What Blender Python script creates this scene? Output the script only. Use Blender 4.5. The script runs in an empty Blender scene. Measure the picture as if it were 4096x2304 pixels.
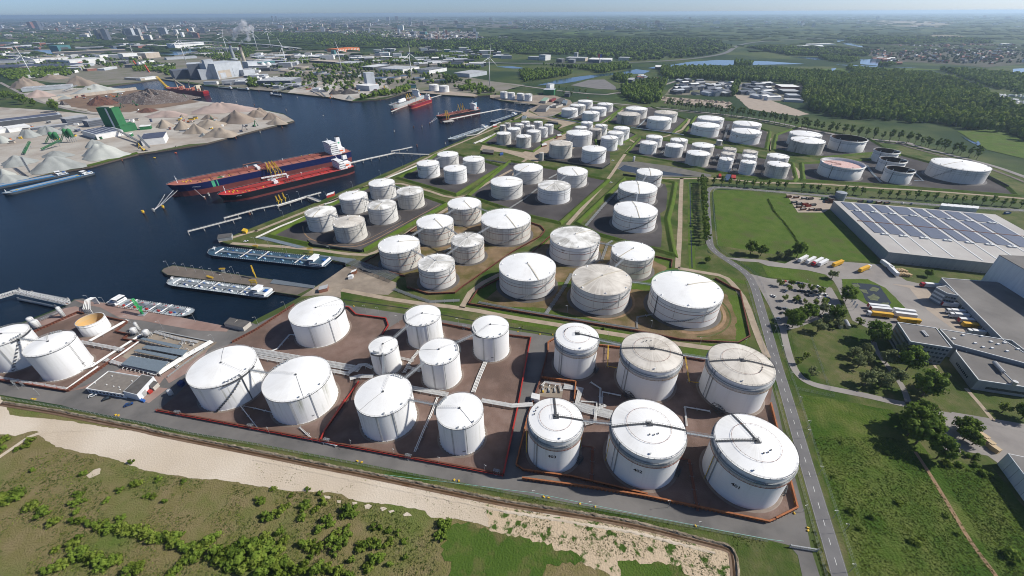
import bpy, bmesh, math, random
from mathutils import Vector, Matrix, noise
from mathutils.geometry import tessellate_polygon
R=math.radians; PI=math.pi; cos=math.cos; sin=math.sin
rnd=random.Random(7)
scene=bpy.context.scene; COL=scene.collection
# ---------------------------------------------------------------- camera (surveyed from the photograph)
CH=190.0; CF=1677.322; CT=0.580935; CR=-0.005534
_c,_s=cos(CR),sin(CR)
_fw=Vector((0,cos(CT),-sin(CT))); _dn=Vector((0,-sin(CT),-cos(CT))); _rt=Vector((1,0,0))
RT=_c*_rt-_s*_dn; DN=_s*_rt+_c*_dn
def ground_at(x,y,z=0.0):            # photograph point -> place on the ground plan at height z
 d=(x-2048)/CF*RT+(y-1152)/CF*DN+_fw
 if d.z>-0.006: d.z=-0.006
 t=(z-CH)/d.z
 return Vector((d.x*t,d.y*t,z))
CROP={'U':(0,0,1.59006),'F':(0,0,1),'A':(1960,380,.35714),'B':(660,520,.54945),'C':(620,920,.57692),'D':(1500,340,.42582),'E':(0,1140,.5618),
'P':(1920,440,.35714),'Q':(2440,440,.5227),'W':(3240,500,.31746),'c1':(0,1250,.2139),'c2':(720,1360,.24845),'c3':(2760,1620,.3175),'c5':(2560,1060,.19324)}
for _i in range(4):
 for _j in range(4): CROP['%d%d'%(_i,_j)]=(1024*_i,576*_j,.3975)
def pts(s,z=0.0):                    # "11 1430,345 2015,512 ..." ; a new key may appear between points
 out=[]; k=None
 for w in s.split():
  if ',' in w:
   x,y=w.split(','); out.append(ground_at(k[0]+k[2]*float(x),k[1]+k[2]*float(y),z))
  else: k=CROP[w]
 return out
# ---------------------------------------------------------------- materials
MAT={}
def _n(nt,t,x=0): n=nt.nodes.new(t); return n
def mat(name,c1,c2=None,sc=1.0,rough=.7,metal=0.0,bump=0.0,bsc=None,coord='pos',detail=6,stretch=(1,1,1),c3=None,sc3=.02,lo=.35,hi=.65,spec=.4,lo3=.42,hi3=.62,dist=1.0):
 if name in MAT: return MAT[name]
 m=bpy.data.materials.new(name); m.use_nodes=True; nt=m.node_tree; L=nt.links
 b=nt.nodes['Principled BSDF']; b.inputs['Roughness'].default_value=rough; b.inputs['Metallic'].default_value=metal
 b.inputs['Specular IOR Level'].default_value=spec
 b.inputs['Base Color'].default_value=(*c1,1)
 if c2 or bump or c3:
  if coord=='pos': src=_n(nt,'ShaderNodeNewGeometry').outputs['Position']
  else: src=_n(nt,'ShaderNodeTexCoord').outputs['Object' if coord=='obj' else 'Generated']
  mp=_n(nt,'ShaderNodeMapping'); mp.inputs['Scale'].default_value=stretch; L.new(src,mp.inputs[0]); src=mp.outputs[0]
  if coord!='pos':
   oi=_n(nt,'ShaderNodeObjectInfo'); ml=_n(nt,'ShaderNodeMath'); ml.operation='MULTIPLY'; ml.inputs[1].default_value=97; L.new(oi.outputs['Random'],ml.inputs[0])
   ad=_n(nt,'ShaderNodeVectorMath'); L.new(src,ad.inputs[0]); L.new(ml.outputs[0],ad.inputs[1]); src=ad.outputs[0]
  col=None
  def ns(scale,det): n=_n(nt,'ShaderNodeTexNoise'); n.inputs['Scale'].default_value=scale; n.inputs['Detail'].default_value=det; n.inputs['Roughness'].default_value=.6; L.new(src,n.inputs['Vector']); return n.outputs['Fac']
  def mix(fac,a,b2,lo,hi):
   r=_n(nt,'ShaderNodeMapRange'); r.inputs[1].default_value=lo; r.inputs[2].default_value=hi; L.new(fac,r.inputs[0])
   x=_n(nt,'ShaderNodeMix'); x.data_type='RGBA'; L.new(r.outputs[0],x.inputs[0])
   if isinstance(a,tuple): x.inputs[6].default_value=(*a,1)
   else: L.new(a,x.inputs[6])
   x.inputs[7].default_value=(*b2,1); return x.outputs[2]
  col=c1
  if c2: col=mix(ns(sc,detail),col,c2,lo,hi)
  if c3: col=mix(ns(sc3,5),col,c3,lo3,hi3)
  if not isinstance(col,tuple): L.new(col,b.inputs['Base Color'])
  if bump:
   bp=_n(nt,'ShaderNodeBump'); bp.inputs['Strength'].default_value=bump; bp.inputs['Distance'].default_value=dist
   L.new(ns(bsc or sc*3,4),bp.inputs['Height']); L.new(bp.outputs[0],b.inputs['Normal'])
 MAT[name]=m; return m
def plain(name,c,rough=.6,metal=0.0): return mat(name,c,tuple(max(0,v*.8) for v in c),sc=.35,rough=rough,metal=metal,coord='obj',lo=.4,hi=.75)
# ---------------------------------------------------------------- objects
WM={}                                # world matrix of every empty or mesh made here
def tag(o,label=None,cat=None,group=None,kind=None):
 if label: o['label']=label
 if cat: o['category']=cat
 if group: o['group']=group
 if kind: o['kind']=kind
 return o
def thing(name,label,cat,loc=(0,0,0),rot=0.0,group=None):
 o=bpy.data.objects.new(name,None); COL.objects.link(o); o.empty_display_size=1
 o.location=loc; o.rotation_euler=(0,0,rot); WM[o]=Matrix.Translation(Vector(loc))@Matrix.Rotation(rot,4,'Z')
 return tag(o,label,cat,group)
def ord_(i):
 a=['first','second','third','fourth','fifth','sixth','seventh','eighth','ninth','tenth','eleventh','twelfth','thirteenth','fourteenth','fifteenth','sixteenth','seventeenth','eighteenth','nineteenth']
 t=['','','twenty','thirty','forty','fifty','sixty','seventy','eighty','ninety']
 if i<19: return a[i]
 n=i+1
 return (t[n//10]+'-'+a[n%10-1]) if n%10 else {20:'twentieth',30:'thirtieth',40:'fortieth',50:'fiftieth',60:'sixtieth',70:'seventieth'}[n]
class MB:
 def __init__(s): s.v=[]; s.f=[]; s.sm=False
 def add(s,vs,fs):
  n=len(s.v); s.v+= [tuple(v) for v in vs]; s.f+=[tuple(i+n for i in f) for f in fs]; return s
 def box(s,x0,x1,y0,y1,z0,z1): return s.prism([(x0,y0),(x1,y0),(x1,y1),(x0,y1)],z0,z1)
 def prism(s,poly,z0,z1):
  n=len(poly); a=sum(poly[i][0]*poly[(i+1)%n][1]-poly[(i+1)%n][0]*poly[i][1] for i in range(n))
  if a<0: poly=poly[::-1]
  vs=[(p[0],p[1],z0) for p in poly]+[(p[0],p[1],z1) for p in poly]
  fs=[(i,(i+1)%n,n+(i+1)%n,n+i) for i in range(n)]
  if n<=4: fs+=[tuple(range(n-1,-1,-1)),tuple(range(n,2*n))]
  else:
   for t in tessellate_polygon([[Vector((p[0],p[1],0)) for p in poly]]):
    a,b,c=t
    cr=(poly[b][0]-poly[a][0])*(poly[c][1]-poly[a][1])-(poly[b][1]-poly[a][1])*(poly[c][0]-poly[a][0])
    if cr<0: b,c=c,b
    fs+=[(n+a,n+b,n+c),(c,b,a)]
  return s.add(vs,fs)
 def obox(s,c,size,rz=0.0,top=1.0):          # box on its base centre, turned about z
  x,y,z=size[0]/2,size[1]/2,size[2]; ca,sa=cos(rz),sin(rz)
  vs=[]
  for k,(zz,q) in enumerate(((0,1),(z,top))):
   for sx,sy in ((-1,-1),(1,-1),(1,1),(-1,1)):
    a,b=sx*x*q,sy*y*q; vs.append((c[0]+a*ca-b*sa,c[1]+a*sa+b*ca,c[2]+zz))
  return s.add(vs,[(0,3,2,1),(4,5,6,7),(0,1,5,4),(1,2,6,5),(2,3,7,6),(3,0,4,7)])
 def lathe(s,prof,n=24,c=(0,0),closed=True):  # prof: list of (r,z)
  vs=[];fs=[];m=len(prof)
  for r,z in prof:
   for k in range(n): a=2*PI*k/n; vs.append((c[0]+r*cos(a),c[1]+r*sin(a),z))
  for i in range(m-1):
   for k in range(n): fs.append((i*n+k,i*n+(k+1)%n,(i+1)*n+(k+1)%n,(i+1)*n+k))
  if closed:
   if prof[0][0]>1e-3: fs.append(tuple(range(n-1,-1,-1)))
   if prof[-1][0]>1e-3: fs.append(tuple((m-1)*n+k for k in range(n)))
  return s.add(vs,fs)
 def cyl(s,x,y,z0,z1,r,n=12,r2=None): return s.lathe([(r,z0),(r if r2 is None else r2,z1)],n,(x,y))
 def ring(s,r,w,z0,z1,n=48,c=(0,0),a0=0,a1=2*PI):
  vs=[];fs=[];full=abs(a1-a0-2*PI)<1e-4; m=n if full else n+1
  for k in range(m):
   a=a0+(a1-a0)*k/n; ca,sa=cos(a),sin(a)
   for rr,z in ((r-w,z0),(r,z0),(r,z1),(r-w,z1)): vs.append((c[0]+rr*ca,c[1]+rr*sa,z))
  for k in range(n):
   p=4*k;q=4*((k+1)%m)
   for i in range(4): fs.append((p+i,q+i,q+(i+1)%4,p+(i+1)%4))
  return s.add(vs,fs)
 def tube(s,path,r,n=6,closed=False):
  path=[Vector(p) for p in path]; vs=[];fs=[];m=len(path)
  for i,p in enumerate(path):
   a=path[(i-1)%m] if (i>0 or closed) else p; b=path[(i+1)%m] if (i<m-1 or closed) else p
   d=(b-a); d=d.normalized() if d.length>1e-6 else Vector((0,0,1))
   u=d.cross(Vector((0,0,1))); u=u.normalized() if u.length>1e-3 else Vector((1,0,0)); w=u.cross(d)
   for k in range(n): t=2*PI*k/n; vs.append(p+u*(r*cos(t))+w*(r*sin(t)))
  for i in range(m if closed else m-1):
   j=(i+1)%m
   for k in range(n): fs.append((i*n+k,i*n+(k+1)%n,j*n+(k+1)%n,j*n+k))
  if not closed: fs+=[tuple(range(n-1,-1,-1)),tuple((m-1)*n+k for k in range(n))]
  return s.add(vs,fs)
 def bar(s,a,b,w=.2,h=None):
  a=Vector(a);b=Vector(b);h=h or w;d=(b-a).normalized(); u=d.cross(Vector((0,0,1))); u=u.normalized() if u.length>1e-3 else Vector((1,0,0)); v=u.cross(d)
  vs=[p+u*(sx*w/2)+v*(sy*h/2) for p in (a,b) for sx,sy in ((-1,-1),(1,-1),(1,1),(-1,1))]
  return s.add(vs,[(0,3,2,1),(4,5,6,7),(0,1,5,4),(1,2,6,5),(2,3,7,6),(3,0,4,7)])
 def lattice(s,a,b,w,h,seg,r=.12):           # open box truss from a to b, w wide, h tall
  a=Vector(a);b=Vector(b);d=(b-a);u=d.cross(Vector((0,0,1)));u=u.normalized() if u.length>1e-3 else Vector((1,0,0)); v=u.cross(d.normalized())*-1
  if v.z<0 and abs(d.normalized().z)<.9: v=-v
  q=[(u*(sx*w/2)+v*(k*h)) for sx,k in ((-1,0),(1,0),(1,1),(-1,1))]
  for c in q: s.bar(a+c,b+c,r*1.5)
  for i in range(seg+1):
   p=a+d*(i/seg)
   for k in range(4): s.bar(p+q[k],p+q[(k+1)%4],r)
   if i<seg:
    p2=a+d*((i+1)/seg)
    for k in range(4): s.bar(p+q[k],p2+q[(k+1)%4],r)
  return s
 def ico(s,c,r,sub=1,jit=.15,sq=(1,1,1),rg=rnd):
  bm=bmesh.new(); bmesh.ops.create_icosphere(bm,subdivisions=sub,radius=1)
  vs=[(c[0]+v.co.x*r*sq[0]*(1+rg.uniform(-jit,jit)),c[1]+v.co.y*r*sq[1]*(1+rg.uniform(-jit,jit)),c[2]+v.co.z*r*sq[2]*(1+rg.uniform(-jit,jit))) for v in bm.verts]
  fs=[tuple(v.index for v in f.verts) for f in bm.faces]; bm.free(); return s.add(vs,fs)
 def xf(s,M): s.v=[tuple(M@Vector(v)) for v in s.v]; return s
 def mesh(s,name,m,smooth=False):
  me=bpy.data.meshes.new(name); me.from_pydata(s.v,[],s.f); me.materials.append(m)
  if smooth:
   me.polygons.foreach_set('use_smooth',[True]*len(me.polygons))
  me.update(); return me
 def build(s,name,m,parent=None,world=False,smooth=False,loc=None,rot=0.0):
  if parent is not None and world: s.xf(WM[parent].inverted())
  if parent is None and loc is None and world:          # top-level mesh: origin at the middle of its base
   xs=[v[0] for v in s.v]; ys=[v[1] for v in s.v]; zs=[v[2] for v in s.v]
   loc=((min(xs)+max(xs))/2,(min(ys)+max(ys))/2,min(zs)); s.xf(Matrix.Translation(-Vector(loc)))
  o=bpy.data.objects.new(name,s.mesh(name,m,smooth)); COL.objects.link(o)
  M=Matrix.Identity(4)
  if loc is not None: o.location=loc; o.rotation_euler=(0,0,rot); M=Matrix.Translation(Vector(loc))@Matrix.Rotation(rot,4,'Z')
  if parent is not None: o.parent=parent; M=WM[parent]@M
  WM[o]=M
  return o
def put(me,name,loc,rot=0.0,scale=1.0,parent=None):  # a new object on shared mesh data
 o=bpy.data.objects.new(name,me); COL.objects.link(o); o.location=loc; o.rotation_euler=(0,0,rot)
 o.scale=(scale,)*3 if not isinstance(scale,tuple) else scale
 if parent is not None: o.parent=parent
 return o
def copy_tree(o,parent=None):
 c=o.copy(); COL.objects.link(c); c.parent=parent
 for ch in list(o.children): copy_tree(ch,c)
 return c
def struct(mb,name,m,kind='structure',**k): return tag(mb.build(name,m,**k),kind=kind)
def wob(p,step,amp,seed=0.0):        # walk an outline and roughen it
 out=[];n=len(p)
 for i in range(n):
  a,b=Vector(p[i]),Vector(p[(i+1)%n]); d=b-a; L=d.length; m=max(1,min(400,int(L/step)))
  if L<1e-6: continue
  nn=Vector((-d.y,d.x,0))/L
  for k in range(m):
   q=a+d*(k/m)
   out.append(q+nn*(amp*(noise.noise(Vector((q.x,q.y,seed))*(.9/step))+1.2*noise.noise(Vector((q.x+50,q.y,seed))*(.22/step)))) if k else q)
 return out
def sheet(name,poly,z,m,amp=0.0,step=3.0,kind='structure',holes=()):
 poly=[Vector((p[0],p[1],0)) for p in poly]
 if amp: poly=wob(poly,step,amp,z*31)
 rings=[poly]+[[Vector((p[0],p[1],0)) for p in h] for h in holes]
 allp=[p for r in rings for p in r]
 fs=[]
 for a,b,c in tessellate_polygon(rings):
  cr=(allp[b]-allp[a]).cross(allp[c]-allp[a]).z
  if abs(cr)<1e-7: continue
  fs.append((a,b,c) if cr>0 else (a,c,b))
 mb=MB(); mb.add([(p.x,p.y,z) for p in allp],fs)
 return struct(mb,name,m,kind=kind)
def smooth_line(p,it=2):
 p=[Vector(q) for q in p]
 for _ in range(it):
  q=[p[0]]
  for a,b in zip(p,p[1:]): q+=[a*.75+b*.25,a*.25+b*.75]
  q.append(p[-1]); p=q
 return p
def offset_line(p,d):                # open polyline shifted sideways
 out=[]
 for i,q in enumerate(p):
  a=p[max(0,i-1)];b=p[min(len(p)-1,i+1)];t=Vector((b[0]-a[0],b[1]-a[1],0)); t=t.normalized() if t.length>1e-6 else Vector((1,0,0))
  out.append(Vector((q[0]-t.y*d,q[1]+t.x*d,q[2] if len(q)>2 else 0)))
 return out
def ribbon(name,line,w,z,m,it=2,kind='structure',off=0.0):
 l=smooth_line(line,it) if it else [Vector(q) for q in line]
 a=offset_line(l,off+w/2);b=offset_line(l,off-w/2); vs=[];fs=[]
 for p,q in zip(a,b): vs+=[(q.x,q.y,z),(p.x,p.y,z)]
 for i in range(len(a)-1): fs.append((2*i,2*i+2,2*i+3,2*i+1))
 return struct(MB().add(vs,fs),name,m,kind=kind)
def offset_poly(p,d):                # closed outline grown by d (miter)
 n=len(p); a=sum(p[i][0]*p[(i+1)%n][1]-p[(i+1)%n][0]*p[i][1] for i in range(n)); sg=1 if a>0 else -1; out=[]
 for i in range(n):
  p0,p1,p2=Vector(p[i-1][:2]),Vector(p[i][:2]),Vector(p[(i+1)%n][:2])
  t1=(p1-p0).normalized();t2=(p2-p1).normalized(); n1=Vector((t1.y,-t1.x))*sg;n2=Vector((t2.y,-t2.x))*sg
  k=(n1+n2); L=max(.45,1+n1.dot(n2)); k=k/L
  out.append(Vector((p1.x+k.x*d,p1.y+k.y*d,0)))
 return out
def along(p,step):                   # evenly spaced points with heading on an open polyline
 out=[];rest=0.0
 for a,b in zip(p,p[1:]):
  a=Vector(a);b=Vector(b);L=(b-a).length; t=rest
  while t<L: out.append((a+(b-a)*(t/L),math.atan2(b.y-a.y,b.x-a.x))); t+=step
  rest=t-L
 return out
def inside(q,p):
 c=False;n=len(p)
 for i in range(n):
  a,b=p[i],p[i-1]
  if (a[1]>q[1])!=(b[1]>q[1]) and q[0]<(b[0]-a[0])*(q[1]-a[1])/(b[1]-a[1]+1e-12)+a[0]: c=not c
 return c
def text_mb(txt,size,cx=True):       # flat lettering as a mesh in the x-y plane
 cu=bpy.data.curves.new('lettering','FONT'); cu.body=txt; cu.size=size; cu.align_x='CENTER'; cu.resolution_u=2; cu.offset=.025*size
 o=bpy.data.objects.new('lettering',cu); COL.objects.link(o); bpy.context.view_layer.update()
 me=bpy.data.meshes.new_from_object(o.evaluated_get(bpy.context.evaluated_depsgraph_get()))
 mb=MB().add([tuple(v.co) for v in me.vertices],[tuple(p.vertices) for p in me.polygons])
 bpy.data.objects.remove(o); bpy.data.meshes.remove(me); bpy.data.curves.remove(cu); return mb
def wall_text(txt,size,o,ux,uz,nrm,lift=.03):   # lettering stood on a surface: origin, right, up
 mb=text_mb(txt,size); o=Vector(o);ux=Vector(ux).normalized();uz=Vector(uz).normalized();nrm=Vector(nrm).normalized()
 mb.v=[tuple(o+ux*v[0]+uz*v[1]+nrm*lift) for v in mb.v]; return mb
HAZE=5.4e-5; EXPO=0.3
# ---------------------------------------------------------------- ground materials
g_base=mat('ground_grass',(.050,.082,.019),(.088,.098,.038),sc=.012,c3=(.024,.046,.017),sc3=.0022,bump=.35,bsc=.5,rough=.9,spec=.1,lo3=.45,hi3=.55)
g_lush=mat('lush_grass',(.056,.100,.011),(.088,.128,.022),sc=.09,c3=(.075,.080,.030),sc3=.045,bump=.6,bsc=.9,rough=.9,spec=.1,lo3=.52,hi3=.72)
g_verge=mat('verge_grass',(.072,.098,.022),(.135,.122,.058),sc=.11,c3=(.040,.072,.012),sc3=.03,bump=.5,bsc=1.1,rough=.9,spec=.1)
g_meadow=mat('dry_meadow',(.155,.142,.052),(.205,.165,.085),sc=.16,c3=(.095,.140,.028),sc3=.024,bump=.8,bsc=1.3,rough=.95,spec=.05,lo3=.46,hi3=.68,detail=9)
g_field=mat('rough_field',(.068,.108,.016),(.120,.135,.040),sc=.10,c3=(.044,.085,.012),sc3=.045,bump=1.0,bsc=.8,rough=.95,spec=.05,detail=9)
g_patch=mat('patchy_green',(.052,.095,.016),(.120,.108,.045),sc=.10,lo=.50,hi=.62,c3=(.075,.12,.022),sc3=.03,bump=.7,bsc=1.1,rough=.95,spec=.05,detail=9)
g_sand=mat('pale_sand',(.50,.425,.33),(.42,.345,.26),sc=.12,c3=(.55,.48,.39),sc3=.03,bump=.35,bsc=1.2,rough=.95,spec=.1,detail=8)
g_sandgrass=mat('grassy_sand',(.46,.365,.255),(.05,.09,.015),sc=.22,lo=.52,hi=.60,bump=.5,bsc=1,rough=.95,spec=.1,detail=9)
g_mud=mat('wet_brown_mud',(.11,.060,.028),(.19,.13,.085),sc=.15,rough=.5)
g_bank=mat('eroded_bank',(.30,.25,.19),(.12,.10,.07),sc=.3,bump=.8,rough=.95,spec=.1)
g_asph=mat('asphalt',(.135,.128,.122),(.098,.094,.090),sc=.07,c3=(.165,.155,.145),sc3=.03,bump=.05,bsc=3,rough=.85,spec=.25)
g_road=mat('road_asphalt',(.150,.146,.146),(.118,.115,.116),sc=.10,rough=.85,spec=.25,bump=.05,bsc=3)
g_pink=mat('reddish_paving',(.260,.172,.145),(.205,.135,.112),sc=.14,c3=(.29,.21,.18),sc3=.04,bump=.08,bsc=3,rough=.85,spec=.2)
g_grav=mat('reddish_gravel',(.158,.104,.084),(.210,.148,.124),sc=.10,c3=(.122,.084,.068),sc3=.035,bump=.3,bsc=2.2,rough=.95,spec=.1)
g_dark=mat('dark_gravel',(.072,.066,.066),(.096,.088,.087),sc=.12,c3=(.055,.050,.050),sc3=.03,bump=.25,bsc=2,rough=.95,spec=.1)
g_dirt=mat('bare_dirt',(.235,.165,.098),(.150,.105,.062),sc=.07,c3=(.10,.085,.03),sc3=.05,bump=.4,bsc=1.2,rough=.95,spec=.1)
g_conc=mat('concrete_slab_road',(.37,.30,.225),(.28,.225,.165),sc=.15,bump=.08,bsc=2,rough=.9,spec=.2)
g_yard=mat('concrete_yard',(.33,.275,.215),(.25,.21,.165),sc=.12,c3=(.20,.165,.13),sc3=.04,rough=.9,spec=.2)
g_lot=mat('grey_lot',(.235,.215,.20),(.19,.175,.165),sc=.08,c3=(.27,.25,.23),sc3=.03,rough=.9,spec=.2)
g_tan=mat('tan_court',(.36,.30,.24),(.30,.25,.205),sc=.1,rough=.9,spec=.2)
g_track=mat('wheel_track_dirt',(.29,.19,.115),(.20,.14,.09),sc=.2,rough=.95,spec=.1)
g_pave=mat('jetty_paving',(.155,.130,.108),(.115,.098,.082),sc=.14,rough=.9,bump=.1,bsc=1.5,spec=.2)
g_quarry=mat('crushed_stone_ground',(.36,.315,.265),(.27,.235,.20),sc=.02,c3=(.42,.40,.36),sc3=.012,rough=.95,spec=.1,bump=.3,bsc=.3)
g_scrap=mat('scrap_yard_soil',(.21,.145,.10),(.15,.105,.075),sc=.02,rough=.95,spec=.1)
g_ind=mat('industrial_ground',(.20,.18,.155),(.11,.125,.06),sc=.012,c3=(.21,.19,.165),sc3=.009,rough=.95,spec=.1,detail=8)
g_city=mat('city_ground',(.12,.115,.105),(.055,.068,.038),sc=.008,c3=(.15,.125,.11),sc3=.006,rough=.95,spec=.1,detail=10)
g_town=mat('town_ground',(.06,.07,.04),(.10,.085,.075),sc=.02,rough=.95,spec=.1,detail=10)
def water_mat():
 m=mat('harbour_water',(.003,.009,.018),(.005,.013,.026),sc=.012,rough=.14,bump=.0,spec=.12)
 nt=m.node_tree; b=nt.nodes['Principled BSDF']; b.inputs['IOR'].default_value=1.33
 ge=nt.nodes.new('ShaderNodeNewGeometry'); prev=None
 for sc,st,d,sx in ((.55,.5,.6,2.2),(1.7,.45,.2,1.6),(.05,.10,1.5,1.0)):
  mp=nt.nodes.new('ShaderNodeMapping'); mp.inputs['Rotation'].default_value=(0,0,.5); mp.inputs['Scale'].default_value=(1,sx,1); nt.links.new(ge.outputs['Position'],mp.inputs[0])
  no=nt.nodes.new('ShaderNodeTexNoise'); no.inputs['Scale'].default_value=sc; no.inputs['Detail'].default_value=3; nt.links.new(mp.outputs[0],no.inputs['Vector'])
  bp=nt.nodes.new('ShaderNodeBump'); bp.inputs['Strength'].default_value=st; bp.inputs['Distance'].default_value=d; nt.links.new(no.outputs['Fac'],bp.inputs['Height'])
  if prev: nt.links.new(prev.outputs[0],bp.inputs['Normal'])
  prev=bp
 nt.links.new(prev.outputs[0],b.inputs['Normal']); return m
g_water=water_mat()
g_pond=mat('inland_water',(.03,.06,.10),None,rough=.12)
g_murky=mat('murky_basin_water',(.03,.032,.028),None,rough=.1)
g_white=mat('road_paint',(.72,.72,.70),(.6,.6,.58),sc=.5,rough=.7)
# ---------------------------------------------------------------- land with the harbour cut out of it
HARB=pts('F -300,1420 02 0,400 210,350 660,172 700,148 745,112 830,105 1110,160 2270,382 2535,345 12 0,315 300,165 450,85 C 990,455 820,428 640,380 85,312 42,285 60,265 125,243 690,325 1120,388 1325,255 1318,230 1180,205 520,100 445,78 11 0,825 420,660 640,580 850,480 1130,370 1250,310 1600,165 1660,130 1900,35 D 720,560 1080,390 1400,265 1430,240 A 430,160 520,140 545,115 130,62 60,40 D 1120,108 1150,62 1330,30 1300,20 1140,70 1095,92 960,102 935,112 620,92 410,74 330,57 100,128 0,138 10 960,1020 770,985 310,935 130,905 0,905 00 2400,890 2070,862 1620,795 1390,828 1090,868 1150,888 1290,893 1420,905 1690,955 1760,1000 2020,1018 2576,1090 10 20,1092 280,1145 385,1215 340,1230 0,1312 00 2085,1440 01 2000,8 1560,75 1390,98 900,228 560,285 0,412 F -300,800')
RAD=60000.0; NR=96
ring=[Vector((RAD*cos(2*PI*k/NR),RAD*sin(2*PI*k/NR),0)) for k in range(NR)]
sheet('ground',ring,0,g_base,holes=[HARB])
wp=offset_poly(HARB,3)
mb=MB(); xs=[p.x for p in HARB]; ys=[p.y for p in HARB]
mb.add([(min(xs)-40,min(ys)-40,-2.2),(max(xs)+40,min(ys)-40,-2.2),(max(xs)+40,max(ys)+40,-2.2),(min(xs)-40,max(ys)+40,-2.2)],[(0,1,2,3)])
struct(mb,'water',g_water)
quay_m=mat('quay_sheet_piling',(.11,.085,.065),(.06,.05,.042),sc=.8,stretch=(1,1,.3),rough=.9)
mb=MB(); n=len(HARB); vs=[(p.x,p.y,-.02) for p in HARB]+[(p.x,p.y,-6) for p in HARB]
mb.add(vs,[(i,n+i,n+(i+1)%n,(i+1)%n) for i in range(n)])
tag(mb.build('quay_wall',quay_m,world=True),'dark sheet-piled quay wall running all round the harbour basin','quay wall')
mb=MB(); cp=MB(); l=[Vector(p) for p in HARB]
# ---------------------------------------------------------------- foreground
ASPH=pts('F -260,1530 0,1579 246,1621 294,1635 556,1685 755,1728 1024,1772 2048,1968 2525,2057 3072,2160 3157,2181 3191,2221 3209,2304 3218,2420 3293,2420 3279,2304 3243,2193 3231,2129 3217,2046 3176,1893 3131,1725 3112,1636 3085,1540 3040,1460 2985,1422 2840,1424 2600,1376 2394,1376 2219,1347 2048,1322 1889,1299 1767,1279 1620,1256 1378,1219 1300,1204 1195,1212 1024,1298 1008,1291 902,1304 433,1213 330,1194 300,1198 262,1226 83,1297 -200,1425')
sheet('road',ASPH,.05,g_asph)
MEAD=pts('F -500,1500 0,1585 300,1645 760,1740 1024,1790 2048,1985 2525,2085 3060,2185 3150,2205 3190,2300 3260,2700 2000,3300 -800,2700')
sheet('meadow',MEAD,.04,g_meadow)
sheet('verge',pts('F -260,1533 0,1582 300,1640 755,1732 1024,1776 2048,1972 2525,2061 3072,2164 3155,2185 3189,2226 3206,2304 3214,2420 2990,2420 2965,2230 2900,2185 2525,2092 2048,1995 1024,1806 560,1712 230,1652 0,1612 -300,1550'),.07,g_verge,amp=.35,step=2)
SAND=pts('F -400,1535 0,1583 03 100,-170 600,-120 1400,0 2576,228 13 400,310 1200,468 2000,622 2576,742 23 600,845 1200,930 2000,1136 2190,1175 2205,1500 1950,1600 1790,1449 1760,1290 1500,1250 1200,1180 1000,1330 1080,1449 990,1449 900,1270 600,1180 0,1030 13 2300,945 2000,870 1920,885 1760,862 1700,792 1300,722 1000,690 860,622 650,602 300,590 0,545 03 2400,502 1880,458 1400,372 1100,258 560,152 400,40 370,-10 F 130,1725 60,1745 0,1738 -400,1700')
sheet('sand',SAND,.10,g_sand,amp=.55,step=1.6)
sheet('sand',pts('13 2300,720 2576,760 23 500,850 1200,945 2000,1140 2180,1180 2195,1480 1500,1480 1000,1449 500,1250 0,1100 13 2350,1000'),.13,g_sandgrass,amp=1.0,step=1.6)
sheet('lush_grass',pts('13 1930,900 2576,1040 23 500,1190 700,1290 350,1330 300,1480 13 2000,1560 1900,1300 1850,1000'),.16,g_patch,amp=2.4,step=1.5)
sheet('lush_grass',pts('23 1060,1300 1400,1330 1700,1330 1790,1449 1780,1520 1100,1520'),.16,g_patch,amp=1.6,step=1.5)
sheet('lush_grass',pts('23 2270,1100 2576,1130 33 200,1180 300,1300 340,1500 23 2300,1500 2250,1250'),.16,g_verge,amp=.5,step=2)
ribbon('sand_track',pts('03 1080,-30 560,-250 00 0,0')[:1]+pts('03 380,-10 120,170 -100,320'),2.2,.19,g_sand)
# the trench at the edge of the sand: raised lip, muddy bed and standing brown water
TR=pts('02 0,1170 580,1262 700,1290 1500,1449 03 1500,10 2576,222 13 600,345 1200,462 2000,628 2576,745 23 400,805 1200,935 2000,1140 2180,1185 2215,1260 2235,1560')
ribbon('ditch_mud',TR,2.3,.22,g_mud,it=2)
ribbon('ditch_water',TR,.8,.25,mat('ditch_water_brown',(.05,.028,.012),(.07,.042,.02),sc=.2,rough=.12),it=2,off=.25)
def lip(line,w,h,off,name,m,seed):
 l=smooth_line(line,3); vs=[];fs=[];a=[offset_line(l,off+w*t) for t in (0,.32,.68,1)]
 for i in range(len(l)):
  hh=h*(.55+.9*abs(noise.noise(Vector((l[i].x*.12,l[i].y*.12,seed)))))
  for k,z in enumerate((.03,hh,hh*.85,.03)): p=a[k][i]; q=noise.noise(Vector((p.x*.5,p.y*.5,k+seed)))*.5; vs.append((p.x+q,p.y+q,z+.1))
 for i in range(len(l)-1):
  for k in range(3): fs.append((4*i+k,4*i+4+k,4*i+5+k,4*i+1+k))
 return struct(MB().add(vs,[f[::-1] for f in fs]),name,m)
def densify(l,step): return [p for p,_ in along([Vector(q) for q in l],step)]
lip(densify(TR,3),1.6,.9,.95,'earth_bank',g_bank,3.0)
lip(densify(pts('13 0,245 1200,495 2576,775 23 1200,965 2100,1190'),3),1.4,.25,-2.4,'earth_bank',g_sand,5.0)
sheet('earth_patch',pts('03 870,440 940,385 1005,365 1010,420 900,468'),.2,g_sand,amp=.4,step=1)
for s in ('13 1090,740 1130,725 1170,745 1140,775 1100,772','13 1250,765 1290,755 1320,775 1270,800','13 1330,795 1380,785 1400,800 1350,818','13 1480,830 1520,808 1570,845 1490,850','13 970,705 1020,705 1020,730 975,735','13 815,690 860,690 850,720 820,715','13 670,645 750,650 750,672 680,665'): sheet('earth_patch',pts(s),.2,g_sand,amp=.3,step=.8)
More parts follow.
